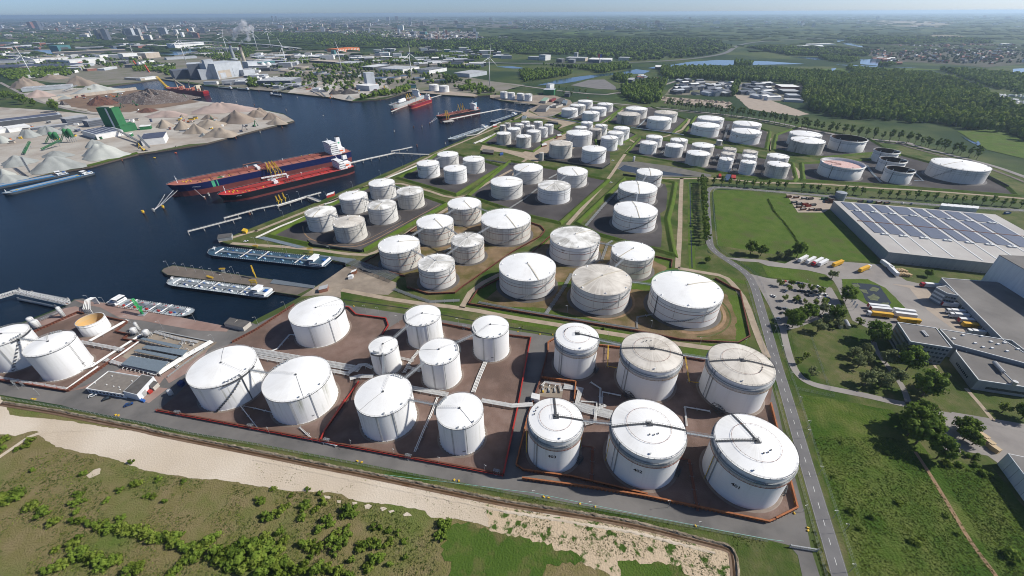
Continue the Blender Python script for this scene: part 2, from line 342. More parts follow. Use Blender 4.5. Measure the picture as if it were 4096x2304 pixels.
# right-hand road, verge and fields
RD=pts('F 4300,858 4096,842 3907,831 3668,815 3350,788 3072,764 2930,752 2862,748 2832,757 2826,785 2830,850 2836,960 2843,988 2868,1014 2940,1060 2995,1100 3020,1152 3042,1230 3077,1351 3106,1458 3145,1581 3190,1737 3235,1889 3300,2105 3356,2294 3430,2560')
sheet('field',pts('F 3080,1120 3060,1250 3140,1480 3250,1800 3340,2100 3430,2420 3500,2700 5200,3000 5200,900 4300,850 4096,850 3668,825 3100,775 2870,770 2850,960 2890,1010'),.03,g_verge)
sheet('field',pts('32 330,1070 600,1110 1250,1230 1340,1330 33 1700,300 2250,340 2576,760 3000,1200 3000,2000 1000,2000 780,1280 620,700 480,250 440,0'),.06,g_field,amp=.5,step=3)
sheet('field',pts('21 2020,460 2576,475 31 560,520 940,700 1100,1190 280,1140 0,1100 21 2060,1020 2070,940 2030,560'),.06,g_lush,amp=.6,step=5)
ribbon('dirt_path',pts('33 1480,200 1600,380 1700,540 1850,790 2050,1130 2300,1449 2450,1700'),1.7,.12,g_track,it=2)
ribbon('road_verge',RD,11.5,.09,g_verge,it=2)
ribbon('road',RD,6.6,.15,g_road,it=2)
ROADL=smooth_line(RD,2)
mb=MB()
for p,a in along(ROADL,8.2): mb.obox((p.x,p.y,.16),(3.0,.16,.012),a)
for o in (2.95,-2.95):
 l=offset_line(ROADL,o)
 for p,q in zip(l,l[1:]): mb.add([(p.x,p.y,.17),(q.x,q.y,.17),(q.x+.0,q.y+.10,.17),(p.x,p.y+.10,.17)],[(0,1,2,3)])
struct(mb,'road_marking',g_white)
# ---------------------------------------------------------------- near terminal: gravel floors and red paving
F1=pts('02 -300,850 0,930 690,1040 1400,545 1315,535 1240,522 1310,478 1168,448 1290,348 1060,300 790,250 330,455 0,600 -300,720')
F2=pts('02 1592,1238 13 655,98 12 700,1449 1040,955 0,622 02 2330,558 2150,640 1900,960')
F3=pts('02 2340,552 12 390,172 890,200 940,208 1010,278 1310,318 1335,388 1275,482 1160,790 1040,950 0,620')
F4=pts('13 658,100 12 700,1445 1040,952 1180,760 1275,490 1340,400 1500,300 1870,370 2170,428 2576,505 22 190,512 145,735 70,1180 13 2500,442')
F5=pts('22 432,515 870,582 1100,612 1940,742 2636,880 c3 1005,0 1335,1320 1065,1455 23 2576,915 120,395 40,345 22 160,1300 285,940 362,560')
for f in (F1,F2,F3,F4,F5): sheet('gravel',f,.10,g_grav)
for s in ('02 745,120 1100,158 2270,385 2320,400 2280,440 2000,430 1660,372 1440,330 1200,300 1080,235 1010,195 860,170','02 700,1040 860,985 1240,800 1050,740 1400,560 2140,545 1980,800 1700,960 1660,900 1580,1000 1690,1010 1500,1160 1380,1120 860,1010','02 650,205 760,185 860,215 790,270 640,330 420,380 380,330'): sheet('paving',pts(s),.12,g_pink)
ribbon('concrete_strip',pts('02 1580,860 1900,740 2170,545'),3.2,.15,g_yard,it=0)
# ---------------------------------------------------------------- middle and upper terminal
YARD=pts('C 1320,255 1125,390 1010,462 1130,452 1290,470 12 850,22 1100,60 1330,70 1400,20 11 1420,1400 1120,1270 1060,1225')
sheet('terminal_grass',pts('F 877,965 1024,906 1191,840 1473,725 1684,630 1824,570 1968,508 2109,444 2250,445 2600,470 2800,510 3000,520 3300,540 3700,600 4096,700 4300,780 4096,815 3700,785 3072,745 2900,735 2850,735 2800,800 2830,1010 2960,1070 3040,1240 3110,1450 3060,1455 2990,1420 2600,1366 2219,1338 1889,1290 1620,1248 1378,1210 1200,1190 1400,1060 1376,1046 1197,1013'),.05,g_verge)
sheet('lush_grass',pts('12 870,75 1500,170 1870,230 2576,350 22 870,500 1940,720 2400,800 2450,830 2400,640 2390,500 2270,565 1700,560 1240,460 0,260 12 2150,170 2140,160 2576,310 2576,340 1500,190'),.08,g_lush,amp=.4,step=3)
sheet('terminal_yard',YARD,.09,g_yard)
sheet('terminal_yard',pts('A 440,190 560,240 1000,300 700,400 F 2330,545 2250,580 2190,610 2150,650 2020,610 1920,600 1930,580 2090,610 2170,570 2250,500 2200,480 2110,470 2080,450'),.09,g_conc)
for s in ('11 0,880 400,720 1000,480 1620,190 1900,55 D 760,562 1100,420 1420,272 A 440,150 560,170','01 2200,985 2576,872 11 0,880','11 -250,1000 500,1050 1080,1130 1230,1080 1460,940 1610,835 1920,660 2100,530 2300,410 2576,260','11 700,600 1100,420 1400,385 1690,455 1960,548 2110,522','21 560,815 760,590 960,370 1130,110 1220,0 20 1680,1340 1800,1205 1740,1190','20 380,1449 700,1330 900,1245 1120,1105','21 1708,345 1695,600 1690,900 1665,1250','21 1500,345 1708,352 2050,340 2576,400 31 0,390 500,400 1000,440 1600,470 2576,550','12 860,20 1500,140 2100,205 2576,300 22 450,370 900,445 1900,600 2330,640 2560,720','22 2570,700 2470,480 2350,130 2240,-20 21 2140,1330 1900,1290 1670,1250','12 2070,200 2180,0 11 2576,1250','21 -30,400 100,150 400,90 F 2260,620 2360,530','20 1260,1449 1000,1300 400,1180','30 0,1320 20,1500 31 0,80 20,-60','31 240,330 310,350 300,260 200,190'):
 ribbon('concrete_road',pts(s),4.6,.19,g_conc,it=1)
# bunded enclosures: a dark floor ringed by a grass bank
def berm(name,poly,floor,h=2.2,w=3.6,m=None,skip=()):
 poly=[Vector((p[0],p[1],0)) for p in poly]
 if floor: sheet('gravel',offset_poly(poly,-.2),.13,floor)
 rs=[offset_poly(poly,d) for d in (w,.55,-.55,-w)]; zs=(.05,h,h,.05); vs=[];fs=[];n=len(poly)
 for i in range(n):
  for k in range(4): vs.append((rs[k][i].x,rs[k][i].y,zs[k]))
 a=sum(poly[i][0]*poly[(i+1)%n][1]-poly[(i+1)%n][0]*poly[i][1] for i in range(n))
 for i in range(n):
  if i in skip: continue
  j=(i+1)%n
  for k in range(3):
   f=(4*i+k,4*j+k,4*j+k+1,4*i+k+1); fs.append(f if a>0 else f[::-1])
 return struct(MB().add(vs,fs),'grass_bank',m or g_lush)
berm('a',pts('11 1430,345 2015,512 2475,225 2330,185 1900,75 1800,115 1640,235'),g_dark)
berm('b',pts('11 140,925 540,1010 1085,1072 1920,605 1690,525 1420,430 1120,440 790,600 500,745'),g_dark,skip=(1,))
berm('d',pts('F 1870,785 2123,866 2240,893 2432,722 2235,680 2040,645'),g_dark)
berm('e',pts('21 650,800 880,915 1450,1068 1630,1120 1600,980 1560,760 1605,600 1640,395 1500,365 1130,350'),None)
sheet('gravel',pts('21 745,835 960,560 1150,420 1540,400 1565,480 1550,660 1490,700 1510,860 1500,1040 1250,1010 880,915'),.13,g_dark)
berm('q',pts('P 20,378 590,468 705,390 690,360 950,258 830,205 560,125 300,140 175,282'),g_dark,h=1.8,w=3)
sheet('gravel',pts('P 715,555 1370,662 1456,605 1456,440 1440,330 1300,240 1050,180 960,300 780,440'),.13,g_dark)
berm('st',pts('Q 120,335 500,402 760,464 1030,512 1400,550 1425,530 1395,410 1150,365 860,300 600,255 230,215'),g_dark,h=1.8,w=3)
berm('s',pts('F 2395,600 2470,585 2545,540 2500,520 2380,560'),g_dark,h=1.5,w=2.4)
berm('i',pts('Q 560,185 870,247 1195,306 1222,168 980,90 655,52'),g_dark)
berm('h',pts('20 950,1240 1330,1312 1600,1352 1760,1205 1640,1165 1400,1075 1110,1085'),g_dark)
berm('g',pts('20 410,1180 700,1232 880,1242 1085,1105 1010,1060 750,1035 560,1105'),g_dark)
berm('o',pts('F 3092,600 3240,627 3300,630 3500,612 3548,598 3480,560 3200,505 3105,540'),g_dark)
berm('n',pts('F 3212,723 3470,738 3800,764 4072,786 4030,748 3955,706 3720,652 3600,620 3480,640 3206,655'),g_dark)
# sandy floors inside the steel bund walls
sheet('dirt_floor',pts('11 1065,1215 1215,1105 1500,925 1830,695 1950,660 2576,760 21 190,790 300,835 335,880 290,935 190,1010 11 2576,1085 2080,1425 12 2000,58 1735,65 1520,0 11 1500,1335'),.13,g_dirt)
sheet('dirt_floor',pts('12 2145,165 2235,25 11 2440,1320 2576,1250 21 385,935 700,960 1290,1120 1605,1180 1610,1250 1760,1270 2040,1360 22 2100,10 2290,45 2385,490 2265,555 1700,528 1240,438 0,235'),.11,g_lush)
sheet('dirt_floor',pts('12 2250,150 2400,40 21 0,1250 385,960 900,980 1400,1160 1560,1250 1500,1330 22 0,-30 1300,20 1800,100 2150,60 2260,300 2250,520 1700,510 1240,420 300,200 0,190'),.15,g_dirt,amp=1.2,step=3)
# ring-shaped pads and wheel tracks
def circ_track(c,r,w,a0,a1,m,z,name='wheel_track'):
 n=40; vs=[];fs=[]
 for k in range(n+1):
  a=a0+(a1-a0)*k/n
  for rr in (r-w/2,r+w/2): vs.append((c[0]+rr*cos(a),c[1]+rr*sin(a),z))
 fs=[(2*k,2*k+1,2*k+3,2*k+2) for k in range(n)]
 struct(MB().add(vs,fs),name,m)
circ_track((69.1,273.7),27,1.6,-2.2,.9,g_track,.2); circ_track((130,260.3),30.5,2.4,-1.9,.6,g_track,.2); circ_track((130,260.3),34.5,1.2,-1.6,.4,g_verge,.2)
ribbon('wheel_track',pts('11 470,830 480,900 560,970 800,1030 1000,1040 1150,990 1500,800 1850,610'),1.2,.2,g_track,it=2)
ribbon('wheel_track',pts('11 520,960 800,1010 1000,1020 1130,960 1480,780'),.6,.21,g_track,it=2)
# ---------------------------------------------------------------- basins, ponds and the logistics estate
sheet('basin_lining',pts('21 1030,245 1100,180 1240,175 1600,225 2010,310 2000,330 1520,330 1240,300'),.14,mat('basin_liner',(.10,.095,.085),(.15,.14,.12),sc=.1,rough=.7))
sheet('basin_water',pts('21 1075,250 1130,212 1240,235 1520,275 1860,325 1700,322 1400,310 1120,275'),.2,g_murky)
ribbon('ditch_water',pts('21 1790,390 1795,620 1797,820'),1.0,.12,g_murky,it=0); ribbon('ditch_water',pts('21 1800,865 1805,1050 1812,1250'),1.0,.12,g_murky,it=0)
ribbon('ditch_bank',pts('21 1790,380 1795,620 1797,825'),6,.10,g_lush,it=0); ribbon('ditch_bank',pts('21 1800,855 1805,1050 1815,1260 2100,1330 2370,1400'),6,.10,g_lush,it=0)
ribbon('ditch_water',pts('12 880,118 1500,205 1870,270 2576,400 22 430,470'),.9,.14,g_murky,it=0)
LOT=pts('31 -60,1165 170,1205 280,1150 1150,1215 1390,1375 1720,1449 32 1690,60 1950,255 2350,512 1720,408 1690,440 1480,372 1220,425 1000,402 850,330 770,150 31 700,1449 660,1380 580,1315 400,1272 0,1228 21 2480,1190 2300,1180 2130,1140')
sheet('lot',LOT,.12,g_lot)
sheet('paving',pts('32 1240,-40 1480,-20 1700,60 1950,255 2350,512 2100,470 1870,420 1600,220 1420,0'),.15,g_tan)
sheet('lot',pts('31 -250,1290 0,1352 450,1402 640,1449 32 745,180 640,330 560,300 430,350 300,400 130,440 20,200 -120,-60'),.13,g_lot)
sheet('lawn',pts('32 235,480 300,370 640,330 860,400 1240,420 1230,480 1060,600 1300,760 1900,640 2000,1000 2576,1130 2576,1380 2200,1330 1500,1160 1340,1140 640,1005 420,950 300,850'),.10,g_verge)
sheet('lawn',pts('31 -60,1225 400,1275 580,1320 660,1400 600,1449 300,1380 0,1340'),.14,g_lush)
ribbon('path',pts('32 150,420 215,700 290,870 420,965 640,1015 1000,1085 1350,1170 1500,1190 1700,1265 2200,1340 2700,1460'),4.4,.17,g_lot,it=2)
ribbon('path',pts('32 1060,540 1090,640 1290,900 1370,1020 1420,1190'),3.2,.17,g_lot,it=2)
ribbon('path',pts('32 1990,1010 2140,1180 2270,1340'),2.2,.17,g_conc,it=0); ribbon('path',pts('32 1660,760 1720,850 1850,890'),1.5,.17,g_conc,it=0)
sheet('lot',pts('33 1620,40 1850,-200 2576,-80 2900,100 2900,700 2320,320 2210,240 1950,190 1880,270 1740,190 1640,100'),.13,g_lot)
sheet('pond_bank',pts('31 740,1360 1000,1360 1180,1449 32 1380,200 1350,240 1230,200 1000,170 880,100 840,20 31 750,1440'),.2,g_lush,amp=.4,step=2)
sheet('pond_water',pts('31 830,1400 1020,1410 32 1120,-20 1240,150 1210,190 1040,165 985,130 940,40 900,-20'),.26,g_murky,amp=.3,step=2)
g_alg=mat('pond_weed',(.11,.13,.05),(.05,.06,.03),sc=.3,rough=.8)
for s in ('32 1000,95 1060,60 1120,95 1105,130 1030,125','32 905,10 985,20 1010,60 960,50','32 1050,-10 1120,10 1090,40 1020,25','32 1150,150 1215,150 1200,180 1120,165','31 840,1415 900,1405 930,1440 870,1440'): sheet('pond_weed',pts(s),.3,g_alg,amp=.5,step=1)
# ---------------------------------------------------------------- across the water
PEN=pts('F -400,500 0,400 100,372 300,352 433,349 560,361 672,380 775,401 803,405 870,412 1024,434 1135,458 1176,482 1155,488 1024,521 828,572 755,577 620,604 548,614 358,664 222,687 0,742 -300,800')
sheet('quarry_ground',PEN,.06,g_quarry)
sheet('scrap_ground',pts('00 580,1020 900,930 1300,890 1700,960 2020,1025 1800,1060 1300,1130 1000,1130 760,1080'),.3,g_scrap,amp=6,step=14)
sheet('lush_grass',pts('00 0,930 300,990 420,1040 640,1080 860,1120 1010,1160 900,1150 500,1110 200,1090 0,1080'),.3,g_base)
sheet('lush_grass',pts('01 1380,80 1250,110 900,205 680,255 520,285 560,283 900,226 1390,97'),.3,g_lush,amp=1.5,step=8)
ribbon('road',pts('00 0,830 350,1010 620,1085 860,1135 1060,1160'),9,.5,g_lot,it=1)
sheet('industrial_ground',pts('F -800,330 0,300 200,330 433,340 644,316 847,340 978,352 1147,370 1330,390 1500,396 1632,368 1764,376 1990,372 2100,340 1700,285 1600,230 1400,205 1000,190 700,180 400,185 0,190 -800,220'),.2,g_ind,amp=14,step=60)
sheet('city_ground',pts('F -1500,190 0,178 500,168 1000,150 1500,120 1900,112 2400,105 2300,90 1500,78 0,88 -1500,110'),.4,g_city,amp=40,step=200)
sheet('town_ground',pts('30 780,480 1200,440 1900,430 2576,450 2900,470 2900,620 2200,680 1700,640 1300,620 1000,560'),.4,g_town,amp=25,step=80)
sheet('bank_grass',pts('10 960,1020 1230,970 1550,900 1420,905 1250,940 1000,995'),.4,g_lush,amp=1,step=8)
sheet('bank_ground',pts('10 320,935 780,985 960,1018 1370,905 1300,840 800,800 420,840'),.35,g_quarry,amp=3,step=20)
sheet('wharf',pts('A 545,112 130,58 0,30 0,0 700,0 900,60 1000,200 560,240 430,165'),.3,g_yard)
sheet('wharf',pts('D 410,72 620,90 935,110 970,98 930,85 700,60 500,50'),.35,g_tan)
sheet('parking_ground',pts('20 590,860 770,805 930,800 1040,870 1050,905 860,895'),.4,mat('parking_grey',(.17,.16,.155),(.13,.125,.12),sc=.04,rough=.9))
sheet('depot_ground',pts('20 1490,970 2200,1030 2210,1100 1900,1060 1500,1010'),.3,g_tan,amp=3,step=14)
sheet('depot_ground',pts('20 2230,950 2576,1000 30 420,1150 300,1170 0,1130 20 2400,1100'),.3,g_tan,amp=3,step=14)
sheet('depot_ground',pts('20 1520,960 1700,800 2100,820 2576,840 30 340,860 350,1010 0,1020 20 2200,960'),.25,g_ind,amp=3,step=14)
for s in ('20 250,862 480,800 700,768 980,738 1250,698 1392,714 1330,742 1100,746 870,772 640,822 480,846','20 1358,688 1480,664 1580,658 1780,624 2060,604 2576,618 30 380,645 0,652 20 2200,662 2060,656 1850,666 1700,666 1540,692','30 220,570 420,572 640,590 800,592 780,606 500,604','30 925,600 1040,598 1180,622 1300,640 1100,662 930,646','30 840,333 790,338 740,372 690,400 705,432 900,470 1080,492 1080,484 930,462 770,420 760,402 830,352','30 2460,695 2700,680 2800,770 2470,762','30 690,686 640,690 570,752 600,762 660,715','30 650,725 1040,715 1150,722 800,740','30 650,650 900,658 1500,684 900,668','00 -400,485 60,488 270,478 430,500 560,508 660,520 560,552 430,530 380,512 250,500','00 1060,470 1230,463 1750,490 2000,512 1790,556 1620,556 1260,502 1130,490','10 2420,672 2576,668 20 160,690 0,690','31 2085,0 2110,-30 2140,20 2145,50','30 1940,1370 2000,1400 2110,1449 2070,1449'):
 sheet('inland_water',pts(s),.6,g_pond,amp=2.5,step=18)
HW=pts('10 -400,410 0,460 250,505 700,545 1200,580 1800,610 2576,640 20 300,640 900,635 1230,630 1500,618 1800,595 2050,560 2170,530 2240,475 2330,440 2576,412 30 200,400 600,385')
ribbon('highway',HW,26,1.2,g_road,it=2)
ribbon('highway_verge',HW,60,.9,g_base,it=2)
ribbon('road',pts('20 0,850 400,905 900,960 1100,930 F 2560,370 2720,320'),12,.5,g_lot,it=1)
BR=pts('F 2110,470 2250,462 20 640,1005 1000,1040 1300,1070 1700,1110 2200,1160 2576,1215 30 600,1345 1000,1400 1449,1440 31 1400,0 1900,130 2250,215 2576,330 2800,420')
ribbon('road',BR,9,.4,g_lot,it=2)
ribbon('railway',offset_line(smooth_line(BR,2),-17),5,.4,mat('rail_ballast',(.16,.13,.11),(.10,.085,.075),sc=.2,rough=.95),it=0)
for s,m_ in (('20 430,345 620,320 870,335 900,360 640,372',g_lush),('20 1390,460 1480,438 1740,445 1720,462',mat('hay_field',(.13,.15,.05),(.11,.14,.045),sc=.01,rough=.9)),('20 930,430 1100,420 1340,422 1250,448',g_lush),('20 1590,345 2576,350 30 600,345 650,385 0,420 20 2300,400',g_base),('30 900,205 1400,205 1900,230 1700,270 1300,265',mat('runway_soil',(.26,.20,.16),(.16,.16,.09),sc=.004,rough=.9)),('30 1450,355 1700,345 2000,365 1800,380',mat('stubble_field',(.18,.15,.08),(.15,.13,.07),sc=.01,rough=.9)),('30 0,700 700,690 1500,690 2200,720 1500,705 750,760 0,760',g_lush),('30 1900,1320 2576,1300 2800,1449 31 2576,150 2200,60',g_lush)):
 sheet('field',pts(s),.5,m_,amp=4,step=30)
# ---------------------------------------------------------------- storage tanks
def shell_mat(name,base,streak,amt,lo,hi,fine=.55,lines=.10,topw=True,tint=None):
 m=bpy.data.materials.new(name); m.use_nodes=True; nt=m.node_tree; L=nt.links; N=nt.nodes.new; b=nt.nodes['Principled BSDF']; b.inputs['Roughness'].default_value=.55; b.inputs['Specular IOR Level'].default_value=.35
 tc=N('ShaderNodeTexCoord'); oi=N('ShaderNodeObjectInfo')
 ml=N('ShaderNodeMath'); ml.operation='MULTIPLY'; ml.inputs[1].default_value=211; L.new(oi.outputs['Random'],ml.inputs[0])
 def noise_(sx,sz,sc,det):
  mp=N('ShaderNodeMapping'); mp.inputs['Scale'].default_value=(sx,sx,sz); L.new(tc.outputs['Object'],mp.inputs[0])
  ad=N('ShaderNodeVectorMath'); L.new(mp.outputs[0],ad.inputs[0]); L.new(ml.outputs[0],ad.inputs[1])
  n=N('ShaderNodeTexNoise'); n.inputs['Scale'].default_value=sc; n.inputs['Detail'].default_value=det; n.inputs['Roughness'].default_value=.65; L.new(ad.outputs[0],n.inputs['Vector']); return n.outputs['Fac']
 def rng(x,a,bb,c=0,d=1):
  r=N('ShaderNodeMapRange'); r.inputs[1].default_value=a; r.inputs[2].default_value=bb; r.inputs[3].default_value=c; r.inputs[4].default_value=d; L.new(x,r.inputs[0]); return r.outputs[0]
 def mul(a,c):
  x=N('ShaderNodeMath'); x.operation='MULTIPLY'; L.new(a,x.inputs[0])
  if isinstance(c,float): x.inputs[1].default_value=c
  else: L.new(c,x.inputs[1])
  return x.outputs[0]
 s1=rng(noise_(1,.045,fine,7),lo,hi); s2=rng(noise_(1,.35,.10,4),.38,.66); f=mul(s1,s2)
 sp=N('ShaderNodeSeparateXYZ'); L.new(tc.outputs['Generated'],sp.inputs[0])
 if topw: f=mul(f,rng(sp.outputs['Z'],.05,.95,.25,1.0))
 f=mul(f,amt)
 so=N('ShaderNodeSeparateXYZ'); L.new(tc.outputs['Object'],so.inputs[0])
 fr=N('ShaderNodeMath'); fr.operation='PINGPONG'; fr.inputs[1].default_value=1.15; L.new(so.outputs['Z'],fr.inputs[0])
 ln=mul(rng(fr.outputs[0],.0,.10,1,0),lines)
 mx=N('ShaderNodeMix'); mx.data_type='RGBA'; mx.inputs[6].default_value=(*base,1); mx.inputs[7].default_value=(*streak,1); L.new(f,mx.inputs[0])
 m2=N('ShaderNodeMix'); m2.data_type='RGBA'; L.new(ln,m2.inputs[0]); L.new(mx.outputs[2],m2.inputs[6]); m2.inputs[7].default_value=(*(v*.45 for v in base),1)
 L.new(m2.outputs[2],b.inputs['Base Color']); return m
def roof_mat(name,base,dirt,lo,hi,amt):
 m=bpy.data.materials.new(name); m.use_nodes=True; nt=m.node_tree; L=nt.links; N=nt.nodes.new; b=nt.nodes['Principled BSDF']; b.inputs['Roughness'].default_value=.6; b.inputs['Specular IOR Level'].default_value=.3
 tc=N('ShaderNodeTexCoord'); oi=N('ShaderNodeObjectInfo'); ml=N('ShaderNodeMath'); ml.operation='MULTIPLY'; ml.inputs[1].default_value=173; L.new(oi.outputs['Random'],ml.inputs[0])
 mp=N('ShaderNodeMapping'); mp.inputs['Scale'].default_value=(1,1,0); L.new(tc.outputs['Object'],mp.inputs[0])
 no=N('ShaderNodeVectorMath'); no.operation='NORMALIZE'; L.new(mp.outputs[0],no.inputs[0])
 a2=N('ShaderNodeVectorMath'); a2.operation='ADD'; L.new(no.outputs[0],a2.inputs[0]); L.new(ml.outputs[0],a2.inputs[1])
 n1=N('ShaderNodeTexNoise'); n1.inputs['Scale'].default_value=11; n1.inputs['Detail'].default_value=5; L.new(a2.outputs[0],n1.inputs['Vector'])
 a3=N('ShaderNodeVectorMath'); a3.operation='ADD'; L.new(tc.outputs['Object'],a3.inputs[0]); L.new(ml.outputs[0],a3.inputs[1])
 n2=N('ShaderNodeTexNoise'); n2.inputs['Scale'].default_value=.085; n2.inputs['Detail'].default_value=6; L.new(a3.outputs[0],n2.inputs['Vector'])
 def rng(x,a,bb,c=0,d=1):
  r=N('ShaderNodeMapRange'); r.inputs[1].default_value=a; r.inputs[2].default_value=bb; r.inputs[3].default_value=c; r.inputs[4].default_value=d; L.new(x,r.inputs[0]); return r.outputs[0]
 x=N('ShaderNodeMath'); x.operation='MULTIPLY'; L.new(rng(n1.outputs['Fac'],.3,.7,.25,1),x.inputs[0]); L.new(rng(n2.outputs['Fac'],lo,hi,0,amt),x.inputs[1])
 mx=N('ShaderNodeMix'); mx.data_type='RGBA'; mx.inputs[6].default_value=(*base,1); mx.inputs[7].default_value=(*dirt,1); L.new(x.outputs[0],mx.inputs[0]); L.new(mx.outputs[2],b.inputs['Base Color']); return m
SH={'w':shell_mat('white_shell',(.74,.74,.73),(.27,.26,.17),.55,.50,.72),
'k':shell_mat('algae_streaked_shell',(.76,.76,.75),(.15,.155,.07),.95,.50,.66,.45,.10),
's':shell_mat('streaked_shell',(.64,.63,.60),(.22,.19,.14),.75,.46,.70,.6,.16),
'd':shell_mat('rust_streaked_shell',(.60,.58,.53),(.13,.10,.07),.95,.40,.62,.7,.18),
'g':shell_mat('grey_stained_shell',(.50,.48,.44),(.06,.055,.048),1.0,.32,.60,.9,.10,False)}
RF={'W':roof_mat('white_roof',(.80,.80,.78),(.50,.48,.44),.42,.70,.5),'D':roof_mat('dirty_roof',(.66,.62,.55),(.30,.265,.22),.34,.62,.9),'M':roof_mat('mottled_roof',(.76,.75,.71),(.27,.255,.22),.42,.58,.95)}
m_rail=plain('railing_steel',(.36,.35,.33)); m_dk=plain('dark_steel',(.075,.078,.082)); m_gal=plain('galvanised_steel',(.36,.38,.39),.45,.3); m_pipe=plain('white_pipe',(.66,.66,.64),.45); m_cream=plain('cream_band',(.52,.47,.37))
m_rust=plain('rusty_steel',(.16,.065,.035)); m_red=plain('red_pipe',(.36,.030,.022)); m_yel=plain('yellow_paint',(.62,.40,.03)); m_blk=plain('black_paint',(.012,.012,.013)); m_padm=plain('tank_pad',(.10,.09,.082))
m_pad2=plain('sandy_tank_pad',(.20,.155,.125)); m_redrail=plain('red_brown_pipe',(.26,.09,.05)); m_inrust=mat('rusty_tank_inside',(.036,.016,.012),(.06,.03,.02),sc=.1,coord='obj',rough=.9); m_orange=mat('orange_tank_lining',(.62,.36,.10),(.50,.40,.25),sc=.4,stretch=(.2,.2,2.2),coord='obj',rough=.9)
m_grey=plain('grey_paint',(.30,.31,.31)); m_green=plain('green_paint',(.02,.20,.08)); m_cyl=plain('silver_band',(.45,.45,.44),.4,.4)
TK={}
